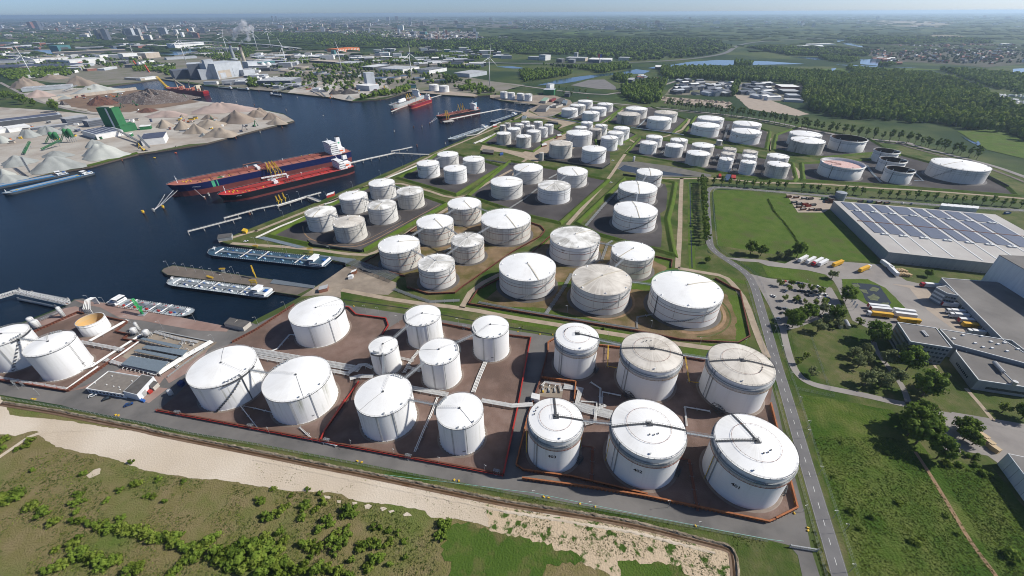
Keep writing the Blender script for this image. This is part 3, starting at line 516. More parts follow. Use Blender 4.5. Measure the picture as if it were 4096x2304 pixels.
TD='''a1 -93.3 623.6 15 16.6 sW white tank furthest back of the quay group of four beside the black-hulled tanker
a2 -115.1 578.9 15 16.8 wW white tank lettered IOS, nearest the water in the quay group of four
a3 -53.4 597.7 15 16.8 sW white tank furthest inland in the quay group of four, footbridge on its left
a4 -75.1 555.1 15 16.9 wW clean white tank at the front of the quay group of four
b1 -158.7 499.8 15.1 16.8 sW white tank furthest back along the quay in the group of six
b2 -118.3 470.3 15 17.2 dM grimy-roofed tank furthest inland in the quay group of six, diagonal stair line
b3 -180.4 457.6 15.2 16.6 sW middle tank of the waterside three in the quay group of six
b4 -140.3 428.6 15 17 sM tank with a dark patch on its roof, centre of the inland three of six
b5 -200.0 411.4 15.1 16.8 sM tank nearest the barge corner, left front of the quay group of six
b6 -162.4 386.1 15 16.7 dD front tank of the quay group of six with a patchy grey shell
c1 -51.0 428.9 17.6 18 dW tank at the back of the brown-floored yard, footbridges on both sides
c2 -75.6 382.0 17.6 18 dW rust-streaked tank in the middle of the left side of the brown-floored yard
c3 -40.4 343.4 14.7 17.2 dM small mottled-roofed tank with a white cross of walkways beside the widest brown-yard tank
c4 -100.6 334.5 17.7 17.8 dW wide tank at the left front corner of the brown-floored yard
c5 -62.6 301.8 14.8 17.1 sM smaller tank with a white Y of walkways on its grey roof, front of brown yard
c6 -5.7 389.1 24.4 17.8 dW widest tank in the brown-floored yard, white roof and dirty sides
d1 22.6 557.3 19.3 16.5 sW back left tank of the inland group of four on dark gravel, yellow stair
d2 80.0 542.7 19.4 16.2 sW back right tank of the inland group of four on dark gravel
d3 -5.9 502.4 19.3 16.6 sW left tank of the inland group of four on dark gravel
d4 51.3 487.4 19.3 16.5 wM front tank of the inland group of four with a brownish patch on its roof
e1 180.0 538.4 16 15.7 sW smallest and rearmost of the row of three tanks beside the concrete road
e2 150.9 483.6 22 15.2 sW middle tank of the row of three beside the concrete road
e3 130.1 412.4 21.9 16.8 wW front tank of the row of three, clean white on a dark round apron
f1 58.1 347.0 22.3 17.5 wM tank numbered 1801 K1 with a dirty patch across its white roof
f2 104.2 318.7 17.7 18 dW tank numbered 1802, smaller than its neighbours, rusty side bands
f3 12.6 293.9 22.5 17.8 sW raised white tank on dark blocks at the left of the green-ringed yard
f4 69.1 273.7 22.2 17.9 sD tank with a grey striped roof, middle front of the green-ringed yard
f5 130.0 260.3 24.8 17.5 wW largest white tank with green netting on its far rim beside the road
g1 127.6 973.4 17.4 14.7 wW front left tank of the farthest group of six
g2 150.9 1016.6 17 14.8 dW rust-tinted tank in the middle left of the farthest group of six
g3 175.7 1068.4 17.3 14.8 wW rearmost tank of the farthest group of six
g4 167.6 935.0 17.5 14.5 wW front right tank of the farthest group of six
g5 191.8 983.8 17.4 14.5 wW middle right tank of the farthest group of six
g6 215.6 1029.9 17.3 14.8 sW back right tank of the farthest group of six
h1 269.7 963.5 22.4 16.8 sW white broad tank behind the darkest streaked grey tank
h2 239.8 906.0 22.4 16.8 gD darkest streaked grey tank with a dull grey roof
h3 319.9 920.4 22.4 16.6 sD broad tank with a grey dusty roof behind a clean white one
h4 288.6 860.5 22.4 17 wW clean white broad tank with fine black drips, right of the darkest tank
i1 390.3 865.5 23.8 16 wW back left of the four broad tanks with striped white roofs
i2 356.1 802.1 23.6 17 wW front left of the four broad tanks with striped roofs, two-line number on its side
i3 437.6 815.1 23.7 16.2 wW back right of the four broad tanks with striped white roofs
i4 406.1 751.8 23.4 17.2 wW front right of the four broad tanks with striped roofs, red and black number
k1 -299.5 237.2 8.0 9.5 oW small roofless cream tank with an orange stained inside
k2 -286.1 198.8 12 19.9 wW clean white tank numbered 102 at the left edge with a ladder down its side
k3 -323.1 206.7 12.1 19.7 wW white tank cut by the left edge, zigzag stair and footbridge
k4 -169.2 180.2 17.5 18.2 kW broad white tank with green algae streaks and a long diagonal stair
k5 -121.6 170.4 17.5 18 kW broad white tank with algae streaks, right of the one with the diagonal stair
k6 -135.2 234.3 17.5 18.1 wW broad white tank standing alone in the large reddish gravel yard by the water
k7 -60.4 226.4 11.8 19.5 kW white tank nearest the ditch, behind the narrowest white tank
k8 -14.1 213.6 11.7 19.7 kW white tank beside the black drive road, green streaks down its left side
k9 -80.2 198.5 8.6 17.2 kW narrowest white tank between two pipe bridges, vertical ladder on its front
k10 -43.9 189.4 11.7 20.1 wW white tank in the centre of the reddish yard with a curved rim platform
k11 -68.9 156.4 14.6 19.4 kW white tank in the front row with green streaks beside the red diagonal wall
k12 -27.0 144.8 11.7 20.1 kW white tank numbered 301 with a dirty edge to its roof, front row
m1 39.8 199.0 12.9 23.4 mW slim tall banded tank behind the pump skid, three dark vents on its left
m2 81.6 184.8 16.9 23.3 mD banded tank with a beige dirty roof and three vents at the back
m3 129.7 175.0 17 22.8 mD banded tank with a beige roof nearest the public road
m4 20.9 135.7 12.9 24 mW slim banded tank numbered 403
m5 64.8 130.9 16.9 23.6 mW wide banded white tank numbered 402
m6 111.2 121.2 17 23.5 mW wide banded white tank numbered 401 at the front right corner
n1 548.8 701.1 24.3 17.2 fW open-topped tank numbered 403 K1 with a rusty dark inside
n2 452.8 570.9 25 16.4 fP floating-roof tank with a pink chequered deck
n3 561.6 634.6 15.2 14.9 fW rearmost of the three small open tanks with black insides
n4 536.6 589.5 15.1 14.9 fW middle one of the three small open tanks with black insides
n5 511.0 544.4 15 15.6 fW front one of the three small open tanks with black insides
n6 601.9 558.6 30 17 sW very wide white tank alone at the far right with one diagonal stair
o1 496.4 731.5 23.6 17 sW white-roofed tank half hidden behind a grey striped tank
o2 472.5 685.6 23.7 18 gW grey vertically striped tank with a bright white roof
p1 -224.9 1345.9 13.7 15.4 wW left one of two white tanks on the far quay behind the white gas ship
p2 -191.7 1323.3 13.7 15.3 wW right one of two white tanks on the far quay behind the white gas ship
p3 -18.6 1211.6 9.6 14.8 wW leftmost of four small white tanks on the wharf at the harbour end
p4 0.7 1193.7 9.8 15.2 wW second from left of four small white tanks on the wharf at the harbour end
p5 24.9 1182.2 9.7 15.1 wW third from left of four small white tanks on the wharf at the harbour end
p6 44.4 1167.5 9.9 15.6 wW rightmost of four small white tanks on the wharf, dark stair on its side
q1 -15.7 840.0 5.9 10 gW small grey-banded tank at the water corner of the cluster of twelve
q2 -6.7 860.3 5.9 9.8 sD small pale tank right behind the grey-banded one in the cluster of twelve
q3 15.4 822.8 8.5 15.1 sW narrow tank behind the walkway-topped tank in the cluster of twelve
q4 5.3 782.1 12.2 16.8 sW walkway-topped tank, second row left in the cluster of twelve
q5 -12.5 748.3 12.3 16.8 dW rust-dripped tank at the front left of the cluster of twelve
q6 21.2 727.8 12.3 16.6 dW rust-dripped tank at the very front of the cluster of twelve
q7 39.8 763.7 12.3 16.5 sW tank with a footbridge, right of the second row in the cluster of twelve
q8 35.7 819.2 8.8 13.4 sW narrow tank hidden between others in the middle of the cluster of twelve
q9 27.9 852.3 8.5 13.8 sW narrow tank furthest back in the middle of the cluster of twelve
q10 52.3 852.0 8.6 13.4 sW narrow tank furthest back to the right in the cluster of twelve
q11 58.1 793.3 8.2 15.6 wW clean white narrow tank with a diagonal stair in the cluster of twelve
q12 70.3 816.7 8.4 15.4 sW rightmost narrow tank of the cluster of twelve
r1 116.5 742.6 21.6 18.2 sW broad tank at the centre of a group of seven, dark diagonal stair
r2 77.8 669.7 17.6 19.5 dD grimy grey-topped tank behind the green sheet wall, left of a pair
r3 125.2 643.4 17.8 17.9 wW clean white tank behind the green sheet wall, right of a pair
r4 128.0 802.8 11.1 14 sW tank peeping over the broad tank with the dark diagonal stair
r5 145.1 842.3 11.2 14 wW rearmost tank of the group of seven with a walkway on top
r6 151.4 780.7 10.9 15.4 gD beige-grey tank between white ones in the group of seven
r7 167.1 813.0 10.9 15 wW white narrow tank behind the beige-grey one, footbridge on top
rs 46.3 647.3 3.4 11.2 gD slim grey silo at the end of the green sheet wall
s1 196.2 776.2 13.9 18.3 wW back one of three tall white tanks in a diagonal row
s2 178.4 741.6 13.8 18.3 wW middle one of three tall white tanks in a diagonal row
s3 161.6 709.5 13.7 18.2 wW front one of three tall white tanks in a diagonal row
t1 240.8 727.3 13.2 14.8 wW back left tank above the long basin, walkway across its roof
t2 220.1 686.7 13.1 15.4 wW front left tank above the long basin, black diagonal pipe
t3 274.5 704.6 13.3 15.1 sW rust-edged tank behind its twin above the long basin
t4 255.2 668.4 13.4 15.5 sW tank with a faint rust line in the middle above the long basin
t5 299.4 667.7 16.2 16 dW rusty-rimmed wide tank with radial roof lines behind its twin
t6 275.3 623.2 16.1 16.2 dW wide rusty-ringed tank with radial roof lines in front of its twin
t7 334.2 651.2 9.6 14.5 sD back tank of the left file of three narrow tanks
t8 320.4 625.2 9.5 14.8 sD middle tank of the left file of three narrow tanks
t9 304.3 594.9 9.4 15.7 wW front tank of the left file of three, red sheets round its foot
t10 358.4 635.9 10 14.6 sD back tank of the right file of three narrow tanks
t11 344.4 609.6 9.9 15 sW middle tank of the right file of three narrow tanks
t12 328.9 580.3 9.9 15.6 wW front tank of the right file of three, grey ladder down its side
t13 383.3 606.0 14 16.2 sW back one of two tanks at the right end of the basin row
t14 363.5 567.8 13.8 16.2 dW front one of two tanks at the right end, green-brown streaks
ts 353.6 731.0 4.7 7.5 gW stubby grey silo between the four broad striped-roof tanks and the narrow ones'''
def helix(mb,r,z0,z1,a0,a1,w=.85):
 n=max(8,int(abs(a1-a0)*r/1.2)); L=[]
 for k in range(n):
  t=(k+.5)/n; a=a0+(a1-a0)*t; z=z0+(z1-z0)*t
  mb.obox(((r+w/2)*cos(a),(r+w/2)*sin(a),z-.12),(w,abs(a1-a0)*r/n*1.02,.24),a)
  L.append(((r+w)*cos(a),(r+w)*sin(a),z+1.0))
 mb.tube(L,.07,4)
 for p in L[::2]: mb.bar((p[0],p[1],p[2]-1.1),p,.08)
def railing(mb,r,z,n,h=1.05,t=.06,a0=0,a1=2*PI):
 full=abs(a1-a0-2*PI)<1e-4
 for zz in ((h,h*.5) if t<.1 else (h,)): mb.tube([(r*cos(a0+(a1-a0)*k/48),r*sin(a0+(a1-a0)*k/48),z+zz) for k in range(48 if full else 49)],t,4,closed=full)
 for k in range(n):
  a=a0+(a1-a0)*k/n; mb.bar((r*cos(a),r*sin(a),z-.05),(r*cos(a),r*sin(a),z+h),t*1.6)
def vent(mb,x,y,z,s=1.0):
 mb.cyl(x,y,z-.3,z+.75*s,.36*s,8); mb.cyl(x,y,z+.75*s,z+1.0*s,.6*s,8)
def curved_text(txt,size,r,ang,z):
 mb=text_mb(txt,size); mb.v=[((r+.04)*cos(ang+v[0]/r),(r+.04)*sin(ang+v[0]/r),z+v[1]) for v in mb.v]; return mb
NUM={'f1':(('1801',2.0,.80),('K1',1.7,.68)),'f2':(('1802',2.0,.80),('K2',1.6,.68)),'m4':(('403',2.7,.55),),'m5':(('402',2.7,.55),),'m6':(('401',2.7,.52),),'k2':(('102',1.3,.22),),'k12':(('301',1.3,.16),),'n1':(('403',3.0,.70),('K1',2.4,.52)),'a2':(('IOS',3.6,.72),),'i2':(('207',2.4,.72),('K2',2.0,.55)),'i4':(('204',2.4,.72),('K2',2.0,.55)),'p1':(('001',2.2,.74),('K1',1.8,.55)),'p2':(('002',2.2,.74),('K1',1.8,.55)),'h4':(('204',2.0,.70),),'k5':(('201',1.1,.2),),'k8':(('305',1.1,.2),)}
NANG={'f1':-.42,'f2':-.72,'n1':-.12,'a2':-.95,'i2':-.55,'i4':-.55,'k2':.55,'h4':-.75,'m4':-.02,'k12':0.0}
STAIR={'b1':(.55,1.3),'b2':(.1,1.4),'b3':(.5,1.25),'b5':(.5,1.3),'d2':(.2,1.4),'a3':(.2,1.3),'c4':(.35,1.0),'c2':(.55,1.2),'c1':(.3,1.5),'d4':None,'e2':(-1.1,-.1),'n6':(-.7,-.05),'r1':(-.9,-.2),'q5':(.1,1.2),'q7':(.2,1.2),'q11':(.1,1.6),'q12':None,'i2':None,'h4':(.3,1.2),'g6':(.2,1.2),'f1':(.5,1.2),'o2':None,'t2':(.5,1.1),'p6':(-.5,1.0),'r7':(.1,1.2),'r2':(.3,1.0),'k4':(-.75,.30),'k3':(-.6,.35),'s1':(.2,1.2),'a4':None}
for ln_ in TD.splitlines():
 k,X,Y,r,h,st,lab=ln_.split(' ',6); X,Y,r,h=map(float,(X,Y,r,h)); r*=1.02; h*=1.018; sh,rf=st
 t=thing('silo' if k in('rs','ts') else 'storage_tank',lab,'silo' if k in('rs','ts') else 'tank',(X,Y,0),0,None); TK[k]=(X,Y,r,h)
 d=math.hypot(X,Y); near=d<330; mid=d<680; seg=72 if near else 56 if mid else 40; face=math.atan2(-Y,-X)
 zb=.25;
 if k=='f3': zb=1.1
 if k[0] in 'km': MB().lathe([(r+1.6,.06),(r+1.2,.22),(0,.23)],48,closed=False).build('pad',m_pad2,t)
 else: MB().lathe([(r+3.0,.16),(r+2.2,.32),(0,.33)],48,closed=False).build('pad',m_padm,t)
 if k=='f3':
  mb=MB()
  for q in range(26): a=2*PI*q/26; mb.obox(((r-.6)*cos(a),(r-.6)*sin(a),.2),(1.2,1.4,1.0),a)
  mb.build('support_block',m_dk,t)
 mshell=SH['s' if sh in 'of' else 'w' if sh=='m' else sh]
 if sh in 'of':                                            # no fixed roof: a wall with an inside
  if sh=='o': mshell=SH['w']
  MB().lathe([(r,zb),(r,h),(r-.35,h)],seg,closed=False).build('shell',mshell,t,smooth=True)
  fl=h*.8 if rf=='P' else h*(.55 if k=='n1' else .5) if sh=='f' else .4
  ins=MB().lathe([(r-.36,h-.02),(r-.36,fl)],seg,closed=False); ins.f=[f[::-1] for f in ins.f]; ins.build('inner_wall',m_orange if sh=='o' else m_inrust if rf!='P' else SH['w'],t,smooth=True)
  if rf=='P':
   ch=mat('pink_chequered_deck',(.62,.40,.36),(.66,.52,.49),sc=.3,coord='obj',rough=.8)
   if 'chk' not in MAT:
    MAT['chk']=1; n_=ch.node_tree; br=n_.nodes.new('ShaderNodeTexBrick'); br.inputs['Color1'].default_value=(.62,.40,.36,1); br.inputs['Color2'].default_value=(.68,.52,.49,1); br.inputs['Mortar'].default_value=(.30,.15,.12,1); br.inputs['Scale'].default_value=.35; br.inputs['Mortar Size'].default_value=.03
    tc=n_.nodes.new('ShaderNodeTexCoord'); n_.links.new(tc.outputs['Object'],br.inputs[0]); n_.links.new(br.outputs[0],n_.nodes['Principled BSDF'].inputs['Base Color'])
   MB().lathe([(r-3,fl),(0,fl+.4)],48,closed=False).build('floating_roof',ch,t)
   MB().ring(r-.4,2.7,fl-.2,fl+.5,48).build('roof_rim',SH['w'],t)
   MB().lattice((-(r-1)*.95,.5*(r-1),h+.3),(-1,1,fl+.6),1.0,1.0,10,.1).build('rolling_ladder',m_redrail,t)
  else:
   MB().lathe([(r-.4,fl),(0,fl+.1)],40,closed=False).build('floating_roof' if sh=='f' else 'floor',m_inrust if sh=='f' else m_orange,t)
  if sh=='f':
   mb=MB().ring(r+1.0,1.0,h-1.2,h-1.0,seg); railing(mb,r+.95,h-1.0,40,1.1,.07); mb.build('wind_girder',m_pipe,t)
   if k in('n3','n4','n5'):
    a=-.35; mb=MB().lattice((r*cos(a),r*sin(a),h-.8),((r-7)*cos(a),(r-7)*sin(a),h-.6),1.6,1.4,4,.12); mb.obox(((r-2)*cos(a),(r-2)*sin(a),h-.6),(3.2,2.4,1.6),a); mb.build('gauge_platform',m_gal,t)
   mb=MB()
   for a in (face-.45,face+.5,face+1.5): mb.bar(((r+.2)*cos(a),(r+.2)*sin(a),h+.2),((r+.2)*cos(a),(r+.2)*sin(a),h+2.2),.8,.2)
   mb.build('wind_fin',m_pipe,t)
   mb=MB().ring(r+.08,.09,h*.72,h*.75,seg); mb.build('girder_ring',m_grey,t)
   mb=MB()
   for a in (face-.35,): mb.bar(((r+.25)*cos(a),(r+.25)*sin(a),.3),((r+.25)*cos(a),(r+.25)*sin(a),h-1.2),.6,.3)
   mb.build('ladder',m_dk,t)
  else:
   mb=MB()
   for z in (h*.8,h-.15): mb.ring(r+.07,.08,z-.1,z+.1,seg)
   mb.build('girder_ring',m_dk,t)
   mb=MB()
   for q in range(24):
    a=2*PI*q/24; mb.bar(((r+.03)*cos(a),(r+.03)*sin(a),.4),((r+.03)*cos(a),(r+.03)*sin(a),h-.2),.07)
   mb.build('seam',m_rail,t)
  continue
 MB().lathe([(r,zb),(r,h)],seg,closed=False).build('shell',mshell,t,smooth=True)
 rise=r*(.135 if k[0] in 'km' else .12)
 MB().lathe([(r+.1,h+.03),(r*.97,h+rise*.055),(r*.8,h+rise*.30),(r*.55,h+rise*.64),(r*.3,h+rise*.89),(r*.1,h+rise*.99),(0,h+rise)],seg,closed=False).build('roof',RF[rf],t,smooth=True)
 zr=lambda q:h+rise*(1-(q/r)**1.75)
 if k in('rs','ts'): continue
 # rim and wind girders
 mb=MB(); mb.ring(r+.22,.24,h-.28,h-.02,seg)
 if k[0] not in 'km':
  mb.ring(r+.25,.27,h*.80,h*.815,seg)
 mb.build('girder_ring',m_rail if k[0]!='k' else m_dk,t)
 if k[0] not in 'km':
  mb=MB().ring(r+.16,.17,h*.655,h*.67,seg)
  if mid: mb.ring(r+.10,.11,h*.30,h*.312,seg)
  mb.build('cooling_pipe',m_redrail if k[0] in 'fcmie' else m_rail,t)
  for q in range(3):
   a=face-1.0+q*.85; MB().bar(((r+.12)*cos(a),(r+.12)*sin(a),h*.3),((r+.12)*cos(a),(r+.12)*sin(a),h-.1),.16).build('riser_pipe',m_rail,t)
 if near or mid:
  mb=MB(); railing(mb,r+.02,h,int(r*2.4),1.0,.05 if near else .06); mb.build('rim_railing',m_rail if k[0]!='m' else m_dk,t)
 else:
  mb=MB(); railing(mb,r,h,int(r*1.2),.9,.08); mb.build('rim_railing',m_rail,t)
 # stair
 sa=STAIR.get(k,'x')
 if sa=='x' and k[0] not in 'mpt': sa=((.2 if len(k)%2 else -.4),1.2)
 if sa and sa!='x' and not(k[0]=='k' and k not in('k4','k3')):
  mb=MB(); helix(mb,r+.1,.4,h-.1,face+sa[0],face+sa[1]); mb.build('spiral_stair',m_dk if k[0] in 'kner' else m_grey,t)
 # roof furniture
 rs_=random.Random(k)
 if k[0]=='m':
  mb=MB().ring(r+.75,.75,h*.875,h*.882,seg); railing(mb,r+.7,h*.88,44,1.1,.07); mb.build('walkway_ring',m_grey,t)
  mb=MB().ring(r+.55,.56,h*.80,h*.825,seg); mb.build('wind_girder',m_cyl,t)
  mb=MB().ring(r+.45,.12,h*.735,h*.741,seg); railing(mb,r+.5,h*.735,52,1.0,.06); mb.build('deluge_ring',m_redrail if k in('m4','m5','m6') else plain('brown_pipe',(.30,.19,.09)),t)
  mb=MB(); rr=r*.60; mb.tube([(rr*cos(2*PI*q/56),rr*sin(2*PI*q/56),zr(rr)+.5) for q in range(56)],.07,4,closed=True)
  for q in range(28): a=2*PI*q/28; mb.bar((rr*cos(a),rr*sin(a),zr(rr)),(rr*cos(a),rr*sin(a),zr(rr)+.5),.09)
  mb.build('foam_ring',m_redrail,t)
  mb=MB().obox((0,0,h+rise-.1),(2.6,2.6,.35));
  for sx,sy in ((-1,-1),(1,-1),(1,1),(-1,1)): mb.bar((sx*1.3,sy*1.3,h+rise),(sx*1.3,sy*1.3,h+rise+1.4),.12)
  for q in range(2):
   z=h+rise+.75+q*.6; mb.tube([(-1.3,-1.3,z),(1.3,-1.3,z),(1.3,1.3,z),(-1.3,1.3,z)],.06,4,closed=True)
  mb.cyl(0,0,h+rise,h+rise+.9,.5,10); mb.build('centre_platform',m_dk,t)
  ws={'m1':(-.22,),'m2':(-.22,2.98),'m3':(-.22,3.05),'m4':(1.55,-.08),'m5':(-.12,3.13),'m6':(1.75,3.05)}[k]
  for a in ws:
   mb=MB(); n=26
   for q in range(n):
    rr=1.4+(r-1.4)*(q+.5)/n; mb.obox((rr*cos(a),rr*sin(a),zr(rr)+.10),((r-1.4)/n*.85,.9,.15),a)
   for sd in (-.5,.5):
    P=[(rr*cos(a)-sd*sin(a),rr*sin(a)+sd*cos(a),zr(rr)+1.05) for rr in (1.4,r*.25,r*.5,r*.75,r)]
    mb.tube(P,.06,4)
    for q in range(14):
     rr=1.4+(r-1.4)*q/13; mb.bar((rr*cos(a)-sd*sin(a),rr*sin(a)+sd*cos(a),zr(rr)),(rr*cos(a)-sd*sin(a),rr*sin(a)+sd*cos(a),zr(rr)+1.05),.07)
   mb.build('roof_walkway',m_dk,t)
  va={'m1':(2.55,.6),'m2':(1.75,.42),'m3':(-.75,.6),'m4':(2.7,.80),'m5':(-1.45,.35),'m6':(-1.2,.36)}[k]
  for q in range(3):
   mb=MB(); a=va[0]+(q-1)*.22*(1 if va[1]>.5 else 1.6); rr=r*va[1]; vent(mb,rr*cos(a),rr*sin(a),zr(rr),.62); mb.build('vent',m_dk,t)
  mb=MB(); a=face+.25; vent(mb,r*.88*cos(a),r*.88*sin(a),zr(r*.88),.8); mb.build('hatch',m_pipe,t)
  mb=MB()
  for a in (face-.75,face-.62): mb.bar(((r+.3)*cos(a),(r+.3)*sin(a),.5),((r+.3)*cos(a),(r+.3)*sin(a),h-.3),.18 if a<face-.7 else .5,.3)
  mb.build('ladder',m_grey,t)
  a=PI*.02; mb=MB()
  for q in range(5): z=.5+q*.85; mb.obox(((r+1.4)*cos(a-.1*q),(r+1.4)*sin(a-.1*q),0),(2.2,1.1,z),a-.1*q)
  if k in('m2','m3'):
   a=-2.5; mb=MB().lattice(((r+.8)*cos(a),(r+.8)*sin(a),0.4),((r+3.5)*cos(a+.32),(r+3.5)*sin(a+.32),.4),3,2.6,4,.14)
  else:
   mb=MB().lattice(((r+.8)*cos(-.6),(r+.8)*sin(-.6),.3),((r+1.6)*cos(-.36),(r+1.6)*sin(-.36),.3),2,2.4,3,.14)
  mb.build('valve_platform',m_dk,t)
  if k in('m4','m5','m6'):
   a=.05; mb=MB().tube([((r+.9)*cos(a),(r+.9)*sin(a),.4),((r+.9)*cos(a),(r+.9)*sin(a),h*.74)],.16,6); mb.tube([((r+.9)*cos(PI+.1),(r+.9)*sin(PI+.1),.4),((r+.9)*cos(PI+.1),(r+.9)*sin(PI+.1),h*.74)],.16,6); mb.build('foam_riser',m_yel,t)
  mb=MB().obox((r*cos(face+.42),r*sin(face+.42),h*.30),(.1,.9,1.0),face+.42)
 elif k[0]=='k':
  a=rs_.uniform(-1.2,.6); a={'k2':2.4,'k4':-.35,'k5':2.9,'k6':.35,'k7':-2.5,'k8':-2.4,'k9':-1.5,'k10':.65,'k11':1.6,'k12':3.0,'k3':.2}[k]
  mb=MB();
  for sd in (-.35,.35):
   P=[(rr*cos(a)-sd*sin(a),rr*sin(a)+sd*cos(a),zr(rr)+.95) for rr in (1,r*.25,r*.5,r*.75,r)]; mb.tube(P,.045,4)
   for q in range(12):
    rr=1+(r-1)*q/11; x,y=rr*cos(a)-sd*sin(a),rr*sin(a)+sd*cos(a); mb.bar((x,y,zr(rr)),(x,y,zr(rr)+.95),.05)
  mb.build('roof_handrail',m_rail,t)
  b_=a+2.4 if k not in('k6','k2') else a+.5; mb=MB().tube([(rr*cos(b_),rr*sin(b_),zr(rr)+.12) for rr in (.6,r*.25,r*.5,r*.75,r)],.07,5); mb.cyl(0,0,h+rise-.1,h+rise+.5,.55,10); mb.build('lightning_cable',m_dk,t)
  mb=MB(); ca=a if k not in('k6',) else .2
  mb.ring(r+1.05,1.05,h-.35,h-.25,40,a0=ca-.7,a1=ca+.35); railing(mb,r+1.0,h-.3,14,1.05,.06,ca-.7,ca+.35); mb.build('rim_platform',m_dk,t)
  for q in range(5):
   mb=MB(); aa=ca-.62+q*.11; mb.cyl((r-1)*cos(aa),(r-1)*sin(aa),zr(r-1),zr(r-1)+.9,.22,8); mb.cyl((r-1)*cos(aa),(r-1)*sin(aa),zr(r-1)+.9,zr(r-1)+1.3,.42,8); mb.build('vent',m_gal,t)
  for aa,rr in ((face-.15,r*.93),(face+.6,r*.9)):
   mb=MB(); vent(mb,rr*cos(aa),rr*sin(aa),zr(rr),.8); mb.build('hatch',m_gal,t)
  aa=face-.45 if k!='k2' else face+.52; mb=MB()
  for dd in (0,.045 if k!='k2' else .05): mb.tube([((r+.2)*cos(aa+dd),(r+.2)*sin(aa+dd),.4),((r+.2)*cos(aa+dd),(r+.2)*sin(aa+dd),h-.2)],.07,4)
  for q in range(24): z=.6+q*(h-1)/24; mb.bar(((r+.2)*cos(aa),(r+.2)*sin(aa),z),((r+.2)*cos(aa+.045),(r+.2)*sin(aa+.045),z),.06)
  if k!='k4': mb.build('ladder',m_rail if k!='k9' else m_dk,t)
  if k in('k4','k5','k6','k7','k8','k10','k11','k12'):
   aa=face+(.30 if k in('k4','k6') else .15); mb=MB().tube([((r+.35)*cos(aa),(r+.35)*sin(aa),.4),((r+.35)*cos(aa),(r+.35)*sin(aa),h+.7),((r-.6)*cos(aa),(r-.6)*sin(aa),h+1.2),((r-1.1)*cos(aa),(r-1.1)*sin(aa),h+.4)],.17 if k!='k4' else .28,6); mb.build('vent_pipe',m_gal if k!='k4' else m_dk,t)
  mb=MB()
  for q in range(40):
   aa=2*PI*q/40; mb.obox(((r+.15)*cos(aa),(r+.15)*sin(aa),.2),(.5,.5,.35),aa)
  mb.ring(r+.16,.17,.22,.34,seg); mb.build('anchor_chair',m_pipe,t)
 else:
  a0=rs_.uniform(0,6)
  for q in range(7):
   aa=a0+2*PI*q/7; rr=r*.90; mb=MB().add([((rr-.8)*cos(aa)-.7*sin(aa),(rr-.8)*sin(aa)+.7*cos(aa),zr(rr)-.1),((rr+.7)*cos(aa)-.7*sin(aa),(rr+.7)*sin(aa)+.7*cos(aa),zr(rr+.7)-.1),((rr+.7)*cos(aa)+.7*sin(aa),(rr+.7)*sin(aa)-.7*cos(aa),zr(rr+.7)-.1),((rr-.8)*cos(aa)+.7*sin(aa),(rr-.8)*sin(aa)-.7*cos(aa),zr(rr)-.1),((rr+.6)*cos(aa),(rr+.6)*sin(aa),zr(rr)+1.0)],[(0,1,4),(1,2,4),(2,3,4),(3,0,4)]); mb.build('roof_vent',RF['W'] if mid else m_grey,t)
  a={'e1':-1.75,'e2':1.4,'e3':1.5}.get(k,face+rs_.choice((-.6,.4,1.6,2.4)))
  lines=(a,) if k not in('c3','c5','e1','e2','e3','f4') else (a,a+PI,) if k!='c5' else (a,a+2.1,a+4.2)
  for q,a in enumerate(lines):
   mb=MB(); n=10
   for j in range(n):
    q0,q1=.6+(r-.6)*j/n,.6+(r-.6)*(j+1)/n; mb.bar((q0*cos(a),q0*sin(a),zr(q0)+.14),(q1*cos(a),q1*sin(a),zr(q1)+.14),.8,.16)
   if near:
    P=[(rr*cos(a)-.4*sin(a),rr*sin(a)+.4*cos(a),zr(rr)+1.0) for rr in (1,r*.25,r*.5,r*.75,r)]; mb.tube(P,.045,4)
   mb.build('roof_walkway',m_pipe if k in('c3','c5') else m_cream,t)
  mb=MB(); vent(mb,0,0,h+rise,1.0); mb.build('centre_vent',m_grey,t)
 if k=='f5':
  mb=MB().ring(r+.3,.08,h,h+1.2,40,a0=1.45,a1=2.75); mb.build('green_netting',m_green,t)
  mb=MB().bar(((r+.4)*cos(face-.75),(r+.4)*sin(face-.75),.5),((r+.4)*cos(face-.75),(r+.4)*sin(face-.75),h),.45); mb.build('downpipe',m_dk,t)
 for q,(tx,sz,zf) in enumerate(NUM.get(k,())):
  curved_text(tx,sz,r+(.02 if k!='m6' else .02),face+NANG.get(k,.03),h*zf-sz*.4).build('number',m_blk if not(q and k!='n1') else m_rust,t)
 if k=='m6':
  curved_text('GES',2.3,r+.06,face+.62,h*.815).build('number',m_blk,t)
  mb=MB(); a=face+.42
  for rr in (1.25,):
   P=[(rr*cos(2*PI*q/24),rr*sin(2*PI*q/24)) for q in range(24)]
   mb.tube([((r+.1)*cos(a+p[0]/r),(r+.1)*sin(a+p[0]/r),h*.80+.9+p[1]) for p in P],.13,4,closed=True)
  for dy in (-.4,0,.4): mb.tube([((r+.1)*cos(a+p/r),(r+.1)*sin(a+p/r),h*.80+.9+dy) for p in (-.9,-.3,.3,.9)],.1,4)
  mb.build('emblem',plain('teal_emblem',(.06,.28,.30)),t)
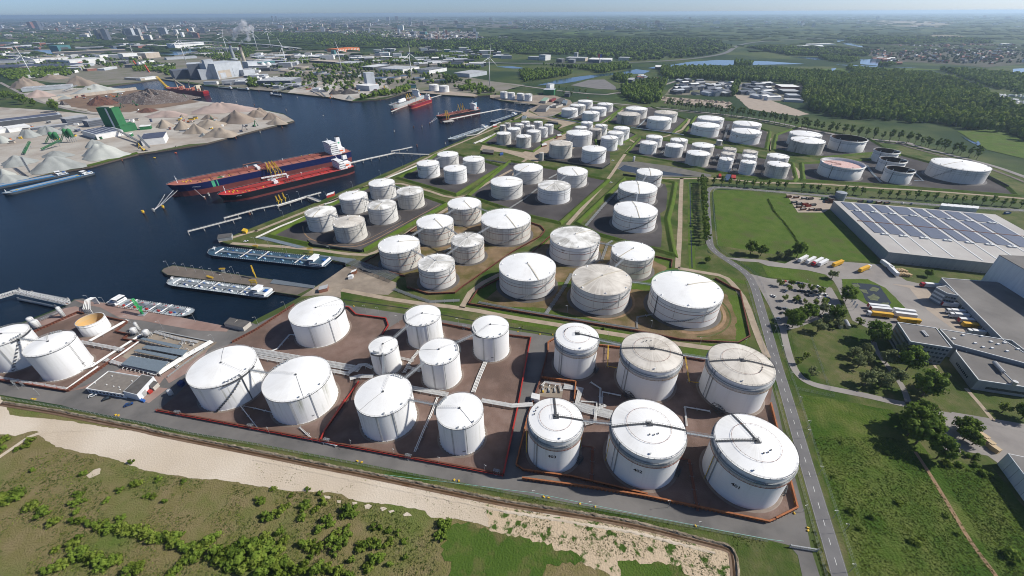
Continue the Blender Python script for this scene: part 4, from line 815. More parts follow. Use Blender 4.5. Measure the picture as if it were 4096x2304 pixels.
# footbridges from rim to rim
BRG='''a3 a4 back right tank and front tank of the quay group of four
a2 a1 waterside tank and rear tank of the quay group of four
b5 b6 left front and front tanks of the quay group of six
b3 b4 middle pair of the quay group of six
b1 b2 rear pair of the quay group of six
b4 b2 two inland tanks of the quay group of six
c2 c1 two left-hand tanks of the brown yard
c2 c3 rust-streaked tank and small mottled-roof tank
c1 c6 rear tank and widest tank of the brown yard
c6 c3 widest tank and small mottled-roof tank
c4 c2 left front and middle tanks of the brown yard
c4 c5 left front and smaller front tanks of the brown yard
c3 c5 two smaller tanks with pale roof walkways
d3 d1 left and back left tanks of the inland four
d4 d2 front and back right tanks of the inland four
e2 e1 middle and rear tanks of the row of three
e3 e2 front and middle tanks of the row of three
f1 f2 tanks numbered 1801 and 1802
f4 f2 grey-roofed tank and tank 1802
f4 f5 grey-roofed tank and the largest white tank
k3 k2 two white tanks at the left edge
k4 k5 two broad white tanks with algae streaks
k9 k7 narrowest tank and the tank nearest the ditch
k10 k8 centre tank and the tank by the drive road
k9 k11 narrowest tank and the front-row tank
k11 k10 front-row tank and the centre tank
k11 k12 front-row tank and tank 301
m1 m2 slim rear banded tank and its beige neighbour
m2 m3 two beige-roofed banded tanks
m4 m5 tanks 403 and 402
m5 m6 tanks 402 and 401
q4 q3 walkway-topped tank and the narrow tank behind
q7 q8 second-row tank and the hidden narrow tank
r6 r7 beige-grey tank and the white tank behind
t1 t2 left pair above the long basin
t3 t4 middle pair above the long basin
t5 t6 wide rusty pair above the long basin
t13 t14 right-end pair above the long basin
g1 g2 two left tanks of the farthest six
g4 g5 two right tanks of the farthest six
i1 i2 left pair of striped-roof tanks
i3 i4 right pair of striped-roof tanks'''
for l in BRG.splitlines():
 a,b,lab=l.split(' ',2); A=TK[a];B=TK[b]; pa=Vector((A[0],A[1],A[3]+.15));pb=Vector((B[0],B[1],B[3]+.15)); d=(pb-pa); d.z=0; d.normalize(); pa=pa+d*(A[2]+.05); pb=pb-d*(B[2]+.05)
 if (pb-pa).length<1 : continue
 t=thing('footbridge','steel footbridge between '+lab,'footbridge',tuple((pa+pb)/2),0,'footbridges between tanks')
 MB().bar(pa,pb,1.1,.22).build('deck',m_gal,t,world=True)
 u=Vector((-d.y,d.x,0))*.55
 for s in (-1,1):
  mb=MB(); q0,q1=pa+u*s,pb+u*s; up=Vector((0,0,1.05))
  mb.bar(q0+up,q1+up,.08); mb.bar(q0+up*.5,q1+up*.5,.06); mb.bar(q0-up*.7,q1-up*.7,.12)
  n=max(2,int((pb-pa).length/1.5))
  for k in range(n+1): p=q0+(q1-q0)*(k/n); mb.bar(p-up*.7,p+up,.07)
  mb.build('railing',m_gal,t,world=True)
# ---------------------------------------------------------------- walls, pipes, jetties and sheds of the terminal
m_pile=mat('rust_sheet_pile',(.16,.055,.032),(.10,.035,.022),sc=.5,coord='obj',rough=.9); m_pile2=mat('orange_rust_sheet_pile',(.34,.125,.045),(.22,.08,.035),sc=.5,coord='obj',rough=.9); m_pile3=mat('dark_green_sheet_pile',(.055,.065,.058),(.04,.045,.04),sc=.5,coord='obj',rough=.9)
def sheet_wall(label,line,h=1.7,m=m_pile,cap=None,fire=None,name='bund_wall',z0=.05,fo=.75):
 line=[Vector((p[0],p[1],0)) for p in line]; c=sum(line,Vector())/len(line)
 t=thing(name,label,'bund wall',(c.x,c.y,0),0,'steel bund walls')
 P=[p for p,_ in along(line,.9)]+[line[-1]]; a=[]
 for i,p in enumerate(P):
  q=P[min(i+1,len(P)-1)]; r=P[max(i-1,0)]; d=(q-r); d=d.normalized() if d.length>1e-6 else Vector((1,0,0)); a.append(p+Vector((-d.y,d.x,0))*(.28 if i%2 else -.28))
 vs=[(p.x,p.y,z0) for p in a]+[(p.x,p.y,h) for p in a]; n=len(a)
 MB().add(vs,[(i,i+1,n+i+1,n+i) for i in range(n-1)]).build('sheet_pile',m,t,world=True)
 mb=MB()
 for p,q in zip(line,line[1:]): mb.bar((p.x,p.y,h),(q.x,q.y,h),.75,.16)
 mb.build('coping',cap or m,t,world=True)
 if fire:
  l=offset_line(line,fo*fire); mb=MB().tube([(p.x,p.y,h*.75) for p in l],.17,6); mb.build('fire_pipe',m_red,t,world=True)
  mb=MB()
  for p,_ in along(l,9): mb.bar((p.x,p.y,0),(p.x,p.y,h*.75),.2); mb.bar((p.x,p.y,h*.75),(p.x,p.y,h*.75+1.3),.16)
  mb.build('hydrant_stub',m_red,t,world=True)
 return t
for lab,l,kw in (
('red-brown bund wall and red fire pipe in front of the two leftmost tanks','02 -300,845 0,938 690,1048 1400,548',dict(fire=1)),
('stepped red bund wall round the pump corner beside the blue-grey covers','02 1400,545 1315,535 1240,522 1310,478 1168,448 1290,348 1060,300',{}),
('brown sheet-pile wall behind the roofless cream tank along the waterside','02 850,265 790,252 330,458',{}),
('bund wall with red fire pipe in front of the two broad algae-streaked tanks','02 1592,1238 13 655,98',dict(fire=-1)),
('bright red diagonal wall between the gravel yards of the front row','13 655,98 12 700,1445 1040,955',dict(cap=m_red,fire=1,fo=.3)),
('long front wall with red fire pipe before tank 301','13 655,98 2490,442',dict(fire=-1)),
('red-capped bund wall along the left side of the black drive road','13 2490,442 22 65,1180 145,735 190,512',dict(cap=m_red,fire=1,fo=.3)),
('bund wall behind the tanks nearest the ditch','22 190,512 0,490 12 2170,428 1870,368',{}),
('zigzag bund wall right of the broad tank standing alone','12 890,200 940,208 1010,278 1310,318 1335,388 1275,482',dict(cap=m_red)),
('straight bund wall along the shore road beside the broad lone tank','12 390,172 0,430 02 2340,555',{}),
('orange-rust wall round the back of the banded tanks','22 362,640 362,560 432,515 870,585 1100,612',dict(m=m_pile2)),
('orange-rust wall between the two beige-roofed banded tanks','22 1700,700 1940,742',dict(m=m_pile)),
('tall orange-rust wall on the road side of tank 401','c3 1005,0 1335,1320 1065,1455',dict(m=m_pile2,h=2.4)),
('orange-rust front wall before tanks 402 and 401','c3 1065,1455 23 2576,918 1340,660 800,572 100,480',dict(m=m_pile2,h=2.0)),
('short orange-rust ramp wall at the foot of tank 403','23 120,395 40,345 22 160,1300',dict(m=m_pile2)),
('inner orange-rust ramp wall between tanks 403 and 402','23 120,395 600,460 1360,638',dict(m=m_pile2)),
('orange-rust wall along the right side of the drive road','22 160,1300 285,935 362,640',dict(m=m_pile)),
('orange-rust corner wall round the pump skid','22 300,915 640,962 625,1140',dict(m=m_pile2,h=2.2)),
('brown wall at the waterside corner of the brown yard','11 1500,1340 1060,1220 1240,1108 1620,842',{}),
('brown wall below the front tank of the brown yard','12 1520,0 1735,68 2000,58 2070,0 11 2300,1290 2576,1095 21 290,935 330,880 290,835 190,800',{}),
('brown wall along the front of the green-ringed yard','22 0,238 1240,440 1700,530 2270,562 2390,495 2290,40 2200,0 21 2040,1360',{}),
('brown wall on the left of the green-ringed yard','12 2576,238 2140,168 2235,25 11 2576,1300 21 200,1100 385,935',{}),
('short brown wall behind tank 1802','21 1440,1140 1610,1178 1600,1250',{}),
('dark green sheet wall before the front tank of the quay group of six','11 520,985 580,1030 1075,1090',dict(m=m_pile3,h=2.6)),
('dark green sheet wall before the grimy tank and the clean white tank','P 715,562 1370,665 1456,608',dict(m=m_pile3,h=2.4)),
('dark sheet wall at the far right corner of the very wide tank','31 2210,338 2410,442',dict(m=m_pile3,h=3.2)),
('dark sheet wall behind the smallest tank of the row of three','21 1115,315 1255,335',dict(m=m_pile3,h=2.4))):
 sheet_wall(lab,pts(l),**kw)
# ---- pipe racks
def rack(label,line,n,sp=.7,r=.2,z=1.2,m=m_pipe,legs=7.0,name='pipe_rack',cat='pipe rack',red=()):
 line=[Vector((p[0],p[1],0)) for p in line]; c=sum(line,Vector())/len(line); t=thing(name,label,cat,(c.x,c.y,0),0,'pipe racks')
 for k in range(n):
  l=offset_line(line,(k-(n-1)/2)*sp); zz=z+.05*((k*7)%3)
  MB().tube([(p.x,p.y,zz) for p in l],r*(1 if k%3 else 1.25),6).build('pipe',m_red if k in red else m,t,world=True)
 if legs:
  for p,a in along(line,legs):
   w=n*sp/2+.3; u=Vector((-sin(a),cos(a),0))*w; q0=p+u;q1=p-u; mb=MB().bar((q0.x,q0.y,z-.35),(q1.x,q1.y,z-.35),.22)
   for q in (q0,q1): mb.bar((q.x,q.y,0),(q.x,q.y,z+.3),.2)
   mb.build('support',m_gal,t,world=True)
 return t
m_gp=plain('grey_pipe',(.24,.25,.25),.5); m_bp=plain('pale_blue_pipe',(.36,.42,.46),.5); m_dp=plain('dark_pipe',(.12,.12,.115),.6)
for a in (
('broad white rack crossing from the broad lone tank to the narrowest tank','12 -60,640 480,735 1050,835',7,.75,.22,1.6),
('lower white rack alongside the broad rack before the lone tank','12 -40,690 480,790 950,880',4,.7,.2,1.2),
('white rack right of the front-row tank beside the red wall','12 1560,1020 1935,1090',6,.6,.2,1.4),
('white rack from tank 301 across the drive road','12 2270,1150 2576,1205 22 210,1190',5,.6,.22,1.8),
('white pipes dropping from the tank nearest the ditch','12 1640,640 1560,740 1490,860',3,.8,.18,.8),
('four white pipes leading down from the tank beside the drive road','12 2310,750 2245,900 2185,1060',4,.7,.2,.9),
('white pipes passing left of tank 301','12 1830,1110 1760,1290 1690,1440 13 1600,210',2,.8,.2,1.0),
('white pipe loop left of the broad lone tank','12 390,480 340,480 220,620 150,650',2,.8,.2,.9),
('thin white pipe between the two broad algae-streaked tanks','13 30,-20 02 2420,1190 2576,1220 12 180,1265',1,.6,.2,.8),
('white pipe along the red front wall of the two leftmost tanks','02 -200,890 0,912 680,1025 1000,800',3,.55,.17,1.1),
('long pipe rack from the roofless cream tank to the stepped wall','02 915,545 1100,440 1290,335',5,.6,.16,1.3),
('pipe rack behind the clean white tank 102','02 820,560 1040,600 1250,640',4,.7,.2,1.8),
('white pipes from tank 102 to the blue-grey covers','02 830,830 930,800 1150,655 1300,560 1440,470',4,.55,.18,1.0),
('bundle of thick white pipes right of the blue-grey covers','02 1600,880 1880,700 2140,552',7,.65,.24,1.6),
('white headers between the covers and the flat-roofed office','02 1070,735 1230,780 1440,830 1580,880',4,.6,.2,1.3),
('white headers behind the blue-grey covers','02 1560,450 1800,520 2000,555',3,.7,.2,1.0),
('comb of white pipes left of the pump skid bend','22 520,1000 690,1030 650,1180 1010,1275',8,.55,.2,1.0),
('white pipe pair from the slim tall banded tank','22 790,955 890,1020 880,1180 940,1290',2,.6,.2,.8),
('white pipe pair from the beige banded tank','22 1095,1092 910,1055 900,1180',2,.6,.2,.8),
('white pipe pair between the beige tank and tank 402','22 1990,1250 1738,1205 1755,1400',2,.6,.2,.8),
('white pipes crossing from the pump skid to tank 402','22 690,1150 850,1160 850,1300',2,.6,.2,.9),
('red and yellow foam pipes between tanks 403 and 402','23 700,148 810,160 800,490',4,.32,.09,.6,m_redrail),
('red and yellow foam pipes between tanks 402 and 401','23 1680,275 1780,285 1865,800',4,.32,.09,.6,m_redrail),
('yellow foam pipe loop between the two rear banded tanks','22 1050,830 955,815 965,600',2,.5,.12,2.4,m_yel),
('yellow foam pipe loop between the two beige banded tanks','22 1870,980 1775,970 1735,720',2,.5,.12,2.4,m_yel),
('wide dark pipe bed at the waterside corner of the brown yard','11 950,1205 1130,1265 1410,1370',12,.8,.16,2.6,m_gp),
('grey pipes curving round the front of the brown yard','12 1390,15 1560,80 1750,145 2050,130',6,.55,.16,.7,m_gp),
('grey pipes inside the front of the green-ringed yard','12 2240,150 2576,215 22 560,310 1240,415',4,.6,.17,.7,m_gp),
('grey pipes running up between raised tank and grey-roofed tank','22 340,265 420,150 520,0 21 600,1310',6,.5,.16,.6,m_gp),
('grey pipes at the foot of the largest white tank','22 1255,410 1255,300 1420,270',2,.7,.18,.7,m_gp),
('grey pipes along the left of the row of three tanks','21 735,835 920,620 1075,465',5,.6,.18,.7,m_gp),
('grey pipes behind the front tank of the inland four','21 -40,660 120,560 255,455',3,.7,.18,.7,m_gp),
('grey pipes between back pair of the inland four','21 370,352 455,305',4,.7,.18,.7,m_gp),
('fat pale blue pipe above the long basin tanks','Q 160,145 360,170 560,200',2,1.2,.5,2.4,m_bp,14),
('pale pipe pair beside the front of the farthest six','20 380,1190 560,1218 690,1240',3,1.0,.3,1.0,m_bp,14),
('pale pipe between front pair of the farthest six','20 560,1200 640,1180 700,1150',1,1.0,.5,1.2,m_bp,14),
('pipes between clean white and darkest broad tanks','20 1255,1285 1300,1250 1350,1200',3,.9,.25,.8,m_bp,14),
('vertical file of pipes between the two files of narrow tanks','Q 950,470 975,400 995,340',6,.8,.16,1.0,m_gp,9),
('pipes left of the left file of narrow tanks','Q 790,400 830,340',5,.8,.16,1.0,m_gp,9),
('pipes between left pairs above the long basin','Q 385,340 420,300',4,.8,.18,.8,m_gp,9),
('pipes between the three small open tanks and the pink-decked tank','31 990,215 1050,300 1140,390',3,1.0,.25,.6,m_bp,12),
('pipe bend right of the front small open tank','31 1480,295 1560,375 1470,372',2,1.0,.22,.6,m_bp,12),
('vertical pipe bridge between the pairs of striped-roof tanks','Q 870,240 890,170 905,120',4,.9,.2,3.0,m_gp,9),
('grey pipes on the right of the basin road','Q 0,165 110,200',3,.9,.25,.8,m_gp,12),
('black pipe bed beside the inland four','P 55,560 400,612',8,.7,.2,.6,m_dp,12),
('bent white pipes at the end of the broad rack by the narrowest tank','12 935,880 985,850 1045,800 1110,795 1180,830',5,.55,.17,2.2),
('bundle of white pipes below the narrowest tank','12 950,930 1040,905 1180,905',6,.5,.16,1.6),
('short white pipes right of the narrowest tank','12 1460,715 1590,745',3,.7,.16,1.0),
('white pipes under the centre tank','12 1520,805 1660,850',3,.8,.18,1.2),
('white pipe comb below the pump skid','22 600,1190 740,1250 1000,1310',7,.5,.17,1.2),
('white pipes looping behind tank 402','22 730,1390 830,1370 840,1240 940,1200',3,.6,.18,1.8),
('white pipes round the pump skid','22 300,1000 330,965 480,990 500,1060',3,.6,.16,1.6),
('red fire main along the foot of the diagonal wall','12 690,1440 900,1120',1,.5,.16,.8,m_red),
('thin white pipe before the front-row tank','13 440,-40 560,70 720,105',2,.5,.14,.8),
('white pipe from the front-row tank to tank 301','13 460,60 820,150',1,.6,.2,.9),
('white pipes left of the blue-grey covers','02 1130,740 1270,650 1400,555',3,.6,.2,1.4),
('white pipes at the foot of tank 102','02 820,835 900,800 960,760',2,.6,.2,1.2),
('grey pipes before the small mottled-roofed tank','11 1890,1090 2020,1020 2080,960',4,.6,.17,.8,m_gp),
('grey pipes behind the front tanks of the brown yard','11 1680,1290 1900,1130',4,.6,.17,.8,m_gp),
('grey pipes between tank 1801 and the grey-roofed tank','21 900,1180 960,1010 1010,980',4,.6,.17,.8,m_gp),
('black pipe bed beside the quay group of four','11 2300,160 2576,205',7,.7,.22,.6,m_dp,12)):
 rack(a[0],pts(a[1]),*a[2:])
def box_thing(name,label,cat,a,b,c,h,m,mr=None,z=0,group=None,roofed=True):   # a,b,c: three base corners
 a,b,c=(Vector((p[0],p[1],0)) for p in (a,b,c)); d=a+(c-b); P=[a,b,c,d]; ce=(a+c)/2
 t=thing(name,label,cat,(ce.x,ce.y,z),0,group)
 MB().prism([(p.x,p.y) for p in P],z,z+h).build('body',m,t,world=True)
 if mr: MB().prism([(p.x,p.y) for p in offset_poly(P,.12)],z+h,z+h+.12).build('roof',mr,t,world=True)
 return t
# blue-grey slatted covers over the manifold
m_slat=mat('blue_grey_slats',(.16,.20,.235),(.11,.14,.165),sc=2.5,coord='obj',stretch=(1,.2,1),rough=.7)
for i,(l,lab) in enumerate((('02 1220,765 1320,682 1700,742 1590,845','large blue-grey slatted cover nearest the flat-roofed office'),('02 1345,632 1390,615 1790,690 1745,718','narrow blue-grey slatted cover, second from the office'),('02 1430,600 1470,575 1890,625 1835,680','blue-grey slatted cover, third from the office'),('02 1410,512 1440,498 1830,580 1800,610','thin blue-grey slatted cover nearest the two white vessels'))):
 P=pts(l,3.2); c=sum(P,Vector())/4; t=thing('manifold_cover',lab,'pipe cover',(c.x,c.y,0),0,'slatted covers over the manifold')
 MB().prism([(p.x,p.y) for p in P],3.0,3.25).build('slatted_roof',m_slat,t,world=True)
 for k,p in enumerate(P): MB().bar((p.x,p.y,0),(p.x,p.y,3),.25).build('post',m_gal,t,world=True)
 a,b=(P[0]+P[1])/2,(P[2]+P[3])/2
 for k in range(9):
  p=a+(b-a)*((k+.5)/9); q=(P[1]-P[0])*.75
  mb=MB().tube([(p.x-q.x,p.y-q.y,.6),(p.x-q.x,p.y-q.y,1.5),(p.x+q.x,p.y+q.y,1.5),(p.x+q.x,p.y+q.y,.6)],.17,6); mb.build('branch_pipe',m_pipe,t,world=True)
rv=random.Random(3)
for i in range(34):                                         # valves and short loops among the covers
 u,v=rv.random(),rv.random(); A_,B_,C_,D_=pts('02 1540,480 1960,560 2080,570 1700,880') if i<22 else pts('02 1300,430 1560,440 1500,500 1380,480')
 p=(A_*(1-u)+B_*u)*(1-v)+(D_*(1-u)+C_*u)*v; t=thing('valve','white hand-wheel valve among the manifold pipework by the covers','valve',(p.x,p.y,.1),rv.uniform(0,3),'valves of the manifold')
 MB().tube([(-.9,0,.1),(-.9,0,1.0),(.9,0,1.0),(.9,0,.1)],.18,6).build('pipe_loop',m_pipe,t); MB().cyl(0,0,1.0,1.7,.12,6).lathe([(.45,1.7),(.45,1.82)],10).build('hand_wheel',m_gal,t)
ring_=pts('02 1600,890 2150,548 1640,432 1530,470 1460,520 1230,690')
sheet('concrete_pad',ring_,.16,g_yard)
sheet_wall('low concrete kerb wall behind the manifold covers',pts('02 1600,440 2145,552 1690,900'),.9,m_grey,name='kerb_wall')
# pump skid by tank 403
P=pts('22 265,1090 310,960 520,1000 500,1110'); sheet('concrete_pad',P,.16,g_yard)
for i in range(3):
 p=pts('22 %d,1030 '%(310+60*i))[0]; t=thing('pump',('leftmost','middle','rightmost')[i]+' of three pumps on the concrete skid behind tank 403','pump',(p.x,p.y,.16),0,'pumps on the skid')
 MB().cyl(0,-1.6,0,1.1,.55,10).build('motor',(m_yel,m_slat,m_cyl)[i],t); MB().tube([(0,-1,.8),(0,1.2,.8),(0,1.2,1.9),(.8,2.4,1.9)],.24,6).build('pipe',m_pipe,t); MB().obox((0,0,0),(1.1,3.6,.25)).build('bed',m_grey,t)
# vessels
def vessel(label,p,r,h,legs=True,lean=None,m=m_pipe,name='process_vessel',cat='vessel'):
 t=thing(name,label,cat,(p[0],p[1],0),0); z=1.6 if legs else .1
 MB().lathe([(r*.3,z-.1),(r,z+r*.3),(r,z+h-r*.35),(r*.7,z+h-.1),(0,z+h+.1)],20,closed=False).build('drum',m,t,smooth=True)
 mb=MB()
 for k in range(4): mb.ring(r+.05,.06,z+h*(.2+.2*k),z+h*(.2+.2*k)+.12,20)
 mb.build('band',m_gal,t)
 for k in range(4 if legs else 0): a=PI/4+k*PI/2; MB().bar((r*.9*cos(a),r*.9*sin(a),0),(r*.9*cos(a),r*.9*sin(a),z+.6),.22).build('leg',m_gal,t)
 MB().tube([(r+.3,0,.3),(r+.3,0,z+h+.5),(0,0,z+h+.5)],.12,5).build('pipe',m_pipe,t)
 return t
vessel('left of two round white vessels on legs beside the stepped red wall',pts('02 1370,470')[0],1.9,4.6); vessel('right of two round white vessels on legs beside the stepped red wall',pts('02 1495,492')[0],1.9,4.6)
vessel('slim white column behind the two round vessels',pts('02 1400,425')[0],1.0,7,False)
vessel('front banded white vessel at the waterside behind the leftmost tanks',pts('02 395,410')[0],2.2,6); vessel('rear banded white vessel at the waterside behind the leftmost tanks',pts('02 350,380')[0],1.9,6)
vessel('tall slim white scrubber leaning over the waterside fence',pts('02 645,290')[0],1.3,9,False)
vessel('short white drum tank standing by the asphalt beside the office',pts('02 1725,1075')[0],1.3,4.2,False)
vessel('blue gas cylinder pair by the basin works',pts('21 1222,178')[0],1.6,8,False)
for i in range(9):
 p=pts('02 %d,%d'%(430+22*i,330-9*i))[0]; t=thing('valve','grey valve cluster in the waterside pump strip behind the leftmost tanks','valve',(p.x,p.y,.1),.4,'valves in the waterside pump strip')
 MB().tube([(-1,0,.2),(-1,0,1.3),(1,0,1.3),(1,.8,.3)],.2,6).build('pipe_loop',m_cyl,t); MB().cyl(0,0,1.3,2.0,.35,8).build('actuator',m_gal,t)
# pipe bridge over the water at the far left, with its floats
t=thing('pipe_bridge','white lattice pipe bridge over the water at the left edge','pipe bridge',tuple(pts('02 400,90')[0]))
Z=3.0; a,b,c=pts('02 -60,120 180,48 690,160',Z)
MB().lattice(a,b,2.6,2.4,9,.16).build('near_truss',m_pipe,t,world=True); MB().lattice(b,c,3.4,2.4,18,.16).build('main_truss',m_pipe,t,world=True)
for k in range(4):
 o=-1+.65*k; l=offset_line([a,b,c],o); MB().tube([(p.x,p.y,Z+.5) for p in l],.2,6).build('pipe',m_pipe if k!=1 else m_redrail,t,world=True)
for s in ('02 190,112 560,188','02 330,48 690,118'):
 p,q=pts(s,-1.2); tt=thing('mooring_float','grey tubular float in the water '+('in front of' if '190' in s else 'behind')+' the pipe bridge','float',tuple((p+q)/2)); MB().tube([p,q],.9,10).build('tube',m_grey,tt,world=True)
 for e in (p,q): MB().cyl(e.x,e.y,-2.4,.6,.6,10).build('end_post',m_rail,tt,world=True)
p=pts('02 220,40')[0]; MB().cyl(p.x,p.y,-3,Z+1,.5,8).build('pile',m_rail,t,world=True)
# white pipe arch by the roofless tank
t=thing('pipe_arch','white pipe arch of parallel pipes behind the roofless cream tank','pipe arch',tuple(pts('02 890,240')[0]))
for k in range(5):
 p,q=pts('02 %d,250 %d,190'%(860+18*k,900+12*k)); MB().tube([(p.x,p.y,.3),(p.x,p.y,3.6),(q.x,q.y,6.2),(q.x+1,q.y+4,6.2),(q.x+1,q.y+4,.3)],.28,6).build('pipe',m_pipe,t,world=True)
# sheds
m_roofgrv=mat('gravel_roof',(.20,.178,.155),(.155,.138,.12),sc=.4,coord='obj',rough=.95); m_bitumen=mat('bitumen_roof',(.075,.070,.066),(.10,.095,.09),sc=.3,coord='obj',rough=.9); m_clad=mat('white_cladding',(.66,.68,.69),(.56,.58,.60),sc=.6,coord='obj',stretch=(1,1,.1),rough=.5); m_glass=plain('window_glass',(.03,.045,.06),.12)
m_wallg=plain('grey_wall',(.36,.37,.37)); m_conc2=plain('pale_concrete',(.48,.45,.40))
P=pts('02 868,1012 1245,1072 1412,892 1092,838',3.4); c=sum(P,Vector())/4
t=thing('office_building','flat-roofed gravel-topped office beside the manifold','building',(c.x,c.y,0)); MB().prism([(p.x,p.y) for p in P],0,3.4).build('wall',m_clad,t,world=True); MB().prism([(p.x,p.y) for p in offset_poly(P,-.4)],3.4,3.46).build('roof',m_roofgrv,t,world=True)
mb=MB(); Q=offset_poly(P,.05)
for i in range(4): mb.bar((Q[i].x,Q[i].y,3.5),(Q[(i+1)%4].x,Q[(i+1)%4].y,3.5),.4,.35)
mb.build('parapet',m_pipe,t,world=True)
for i in range(10):
 f=(i+.6)/10.5; p=P[0]+(P[1]-P[0])*f; d=(P[1]-P[0]).normalized(); n=Vector((d.y,-d.x,0)); MB().obox((p.x+n.x*.02,p.y+n.y*.02,1.2),(1.5,.12,1.2),math.atan2(d.y,d.x)).build('window',m_glass,t,world=True)
for s in ('02 1130,888','02 960,958','02 1075,975','02 1145,992','02 1200,1000','02 1330,938','02 1210,1025'):
 p=pts(s,3.5)[0]; MB().cyl(p.x,p.y,3.46,4.0,.32,10).build('roof_vent',m_pipe,t,world=True)
P=pts('02 1238,1040 1375,1075 1545,890 1428,868',5.2); c=sum(P,Vector())/4
t=thing('shed','tall white clad shed with a black roof at the end of the office','building',(c.x,c.y,0)); MB().prism([(p.x,p.y) for p in P],0,5.2).build('wall',m_clad,t,world=True); MB().prism([(p.x,p.y) for p in offset_poly(P,-.3)],5.2,5.27).build('roof',m_bitumen,t,world=True); a,b=P[1],P[2]; d=(b-a).normalized(); nn=Vector((d.y,-d.x,0))
for f in (.3,.7): p=a+(b-a)*f; MB().obox((p.x+nn.x*.02,p.y+nn.y*.02,0),(3,.12,3.4),math.atan2(d.y,d.x)).build('roller_door',m_wallg,t,world=True)
for lab,s,h,m,mr,nm,ct in (
('beige lean-to shed beside the tall white shed','02 1500,1010 1560,1035 1612,985',3,m_conc2,m_bitumen,'shed','building'),
('white container beside the red skip','02 1380,1100 1420,1118 1470,1070',2.4,m_clad,m_pipe,'container','container'),
('red skip beside the white container','02 1485,1055 1510,1072 1545,1045',1.5,m_red,None,'skip','skip'),
('dark blue container behind the broad algae-streaked tank','02 1790,985 1830,1003 1868,965',2.4,plain('navy_paint',(.012,.03,.12)),None,'container','container'),
('small blue skip on the asphalt by the office','02 1410,1140 1450,1155 1468,1135',1.2,plain('blue_paint',(.02,.10,.35)),None,'skip','skip'),
('left of two grey flat-roofed quay cabins','02 2270,392 2345,410 2405,350',3.2,m_conc2,m_bitumen,'quay_cabin','cabin'),
('right of two grey flat-roofed quay cabins','02 2345,412 2460,436 2535,375',3.4,m_conc2,m_bitumen,'quay_cabin','cabin'),
('white cabin by the drive road beside tank 403','22 190,1140 270,1160 280,1110',3,m_clad,m_pipe,'cabin','cabin'),
('red and white container at the root of the arm jetty','11 715,545 790,520 795,500',3,m_red,m_pipe,'container','container'),
('grey quay shed at the corner behind the blue barge','01 2200,985 2340,965 2345,925',3.4,m_wallg,m_bitumen,'quay_shed','building'),
('yellow container on the quay corner','01 2440,895 2480,905 2498,880',2.6,m_yel,m_yel,'container','container'),
('dark red container by the pipe bed of the brown yard','11 960,1325 1010,1305 1020,1285',3,m_rust,m_pipe,'container','container'),
('white box cabin beside the dark red container','11 930,1365 975,1355 985,1335',2.6,m_clad,m_pipe,'cabin','cabin'),
('brick-red pump house at the root of the jetty','C 1140,440 1200,425 1205,400',3.2,plain('brick_red',(.25,.11,.075)),m_wallg,'pump_house','building'),
('red container at the quay behind the twelve small tanks','P 148,195 188,185 185,168',2.6,m_red,m_pipe,'container','container'),
('brown cabin row in the works yard','P 25,490 150,503 155,470',3,plain('brown_cabin',(.11,.05,.035)),m_bitumen,'cabin_row','cabin'),
('red container pair beside the dark road of the twelve tanks','P 697,418 748,405 740,385',2.6,m_rust,m_pipe,'container','container'),
('red and white container above the twelve tanks','P 872,310 916,300 905,283',2.6,m_rust,m_pipe,'container','container'),
('small brown container next to the red and white one','P 848,325 868,322 868,308',2.4,m_rust,None,'container','container'),
('blue skip in the works yard','P 225,512 262,505 258,487',2,plain('blue_paint2',(.03,.08,.26)),None,'skip','skip'),
('long dark blue cabins behind the twelve tanks','P 760,148 875,165 876,150',3,plain('slate_cabin',(.05,.07,.10)),m_bitumen,'cabin_row','cabin'),
('red box in front of the long basin','Q 830,520 850,520 848,500',2.4,m_red,None,'container','container'),
('red site box pair in front of the basin row','Q 925,530 960,533 962,510',2.4,m_red,None,'container','container'),
('dark blue site boxes in front of the basin row','Q 868,548 905,550 925,505',2.2,plain('navy_box',(.03,.06,.12)),None,'container','container'),
('blue-roofed box at the far corner of the twelve tanks','P 465,110 515,105 525,80',3.4,m_wallg,m_slat,'cabin','cabin'),
('grey workshop block at the harbour end','A 520,190 625,190 665,150',7,m_wallg,m_bitumen,'workshop','building'),
('long cream workshop with a dark roof at the harbour end','A 695,145 740,150 815,125',5,m_conc2,m_bitumen,'workshop','building'),
('white shed beside the cream workshop','A 665,140 690,142 740,115',4,m_clad,m_conc2,'shed','building'),
('blue-grey shed at the end of the cream workshop','A 800,115 850,120 868,85',5,m_slat,m_slat,'shed','building'),
('green-roofed hall behind the grey workshop','A 565,92 622,97 662,60',6,m_conc2,plain('pale_green_roof',(.22,.34,.24)),'hall','building'),
('dark red hall beside the green-roofed hall','A 660,80 690,82 740,55',5,plain('wine_red_wall',(.22,.04,.04)),plain('wine_red_roof',(.16,.04,.04)),'hall','building'),
('black container block behind the cream workshop','A 718,90 770,98 840,60',5,m_dk,m_bitumen,'hall','building')):
 q=pts(s); box_thing(nm,lab,ct,q[0],q[1],q[2],h,m,mr,group={'container':'containers about the terminal','skip':'skips about the terminal'}.get(nm))
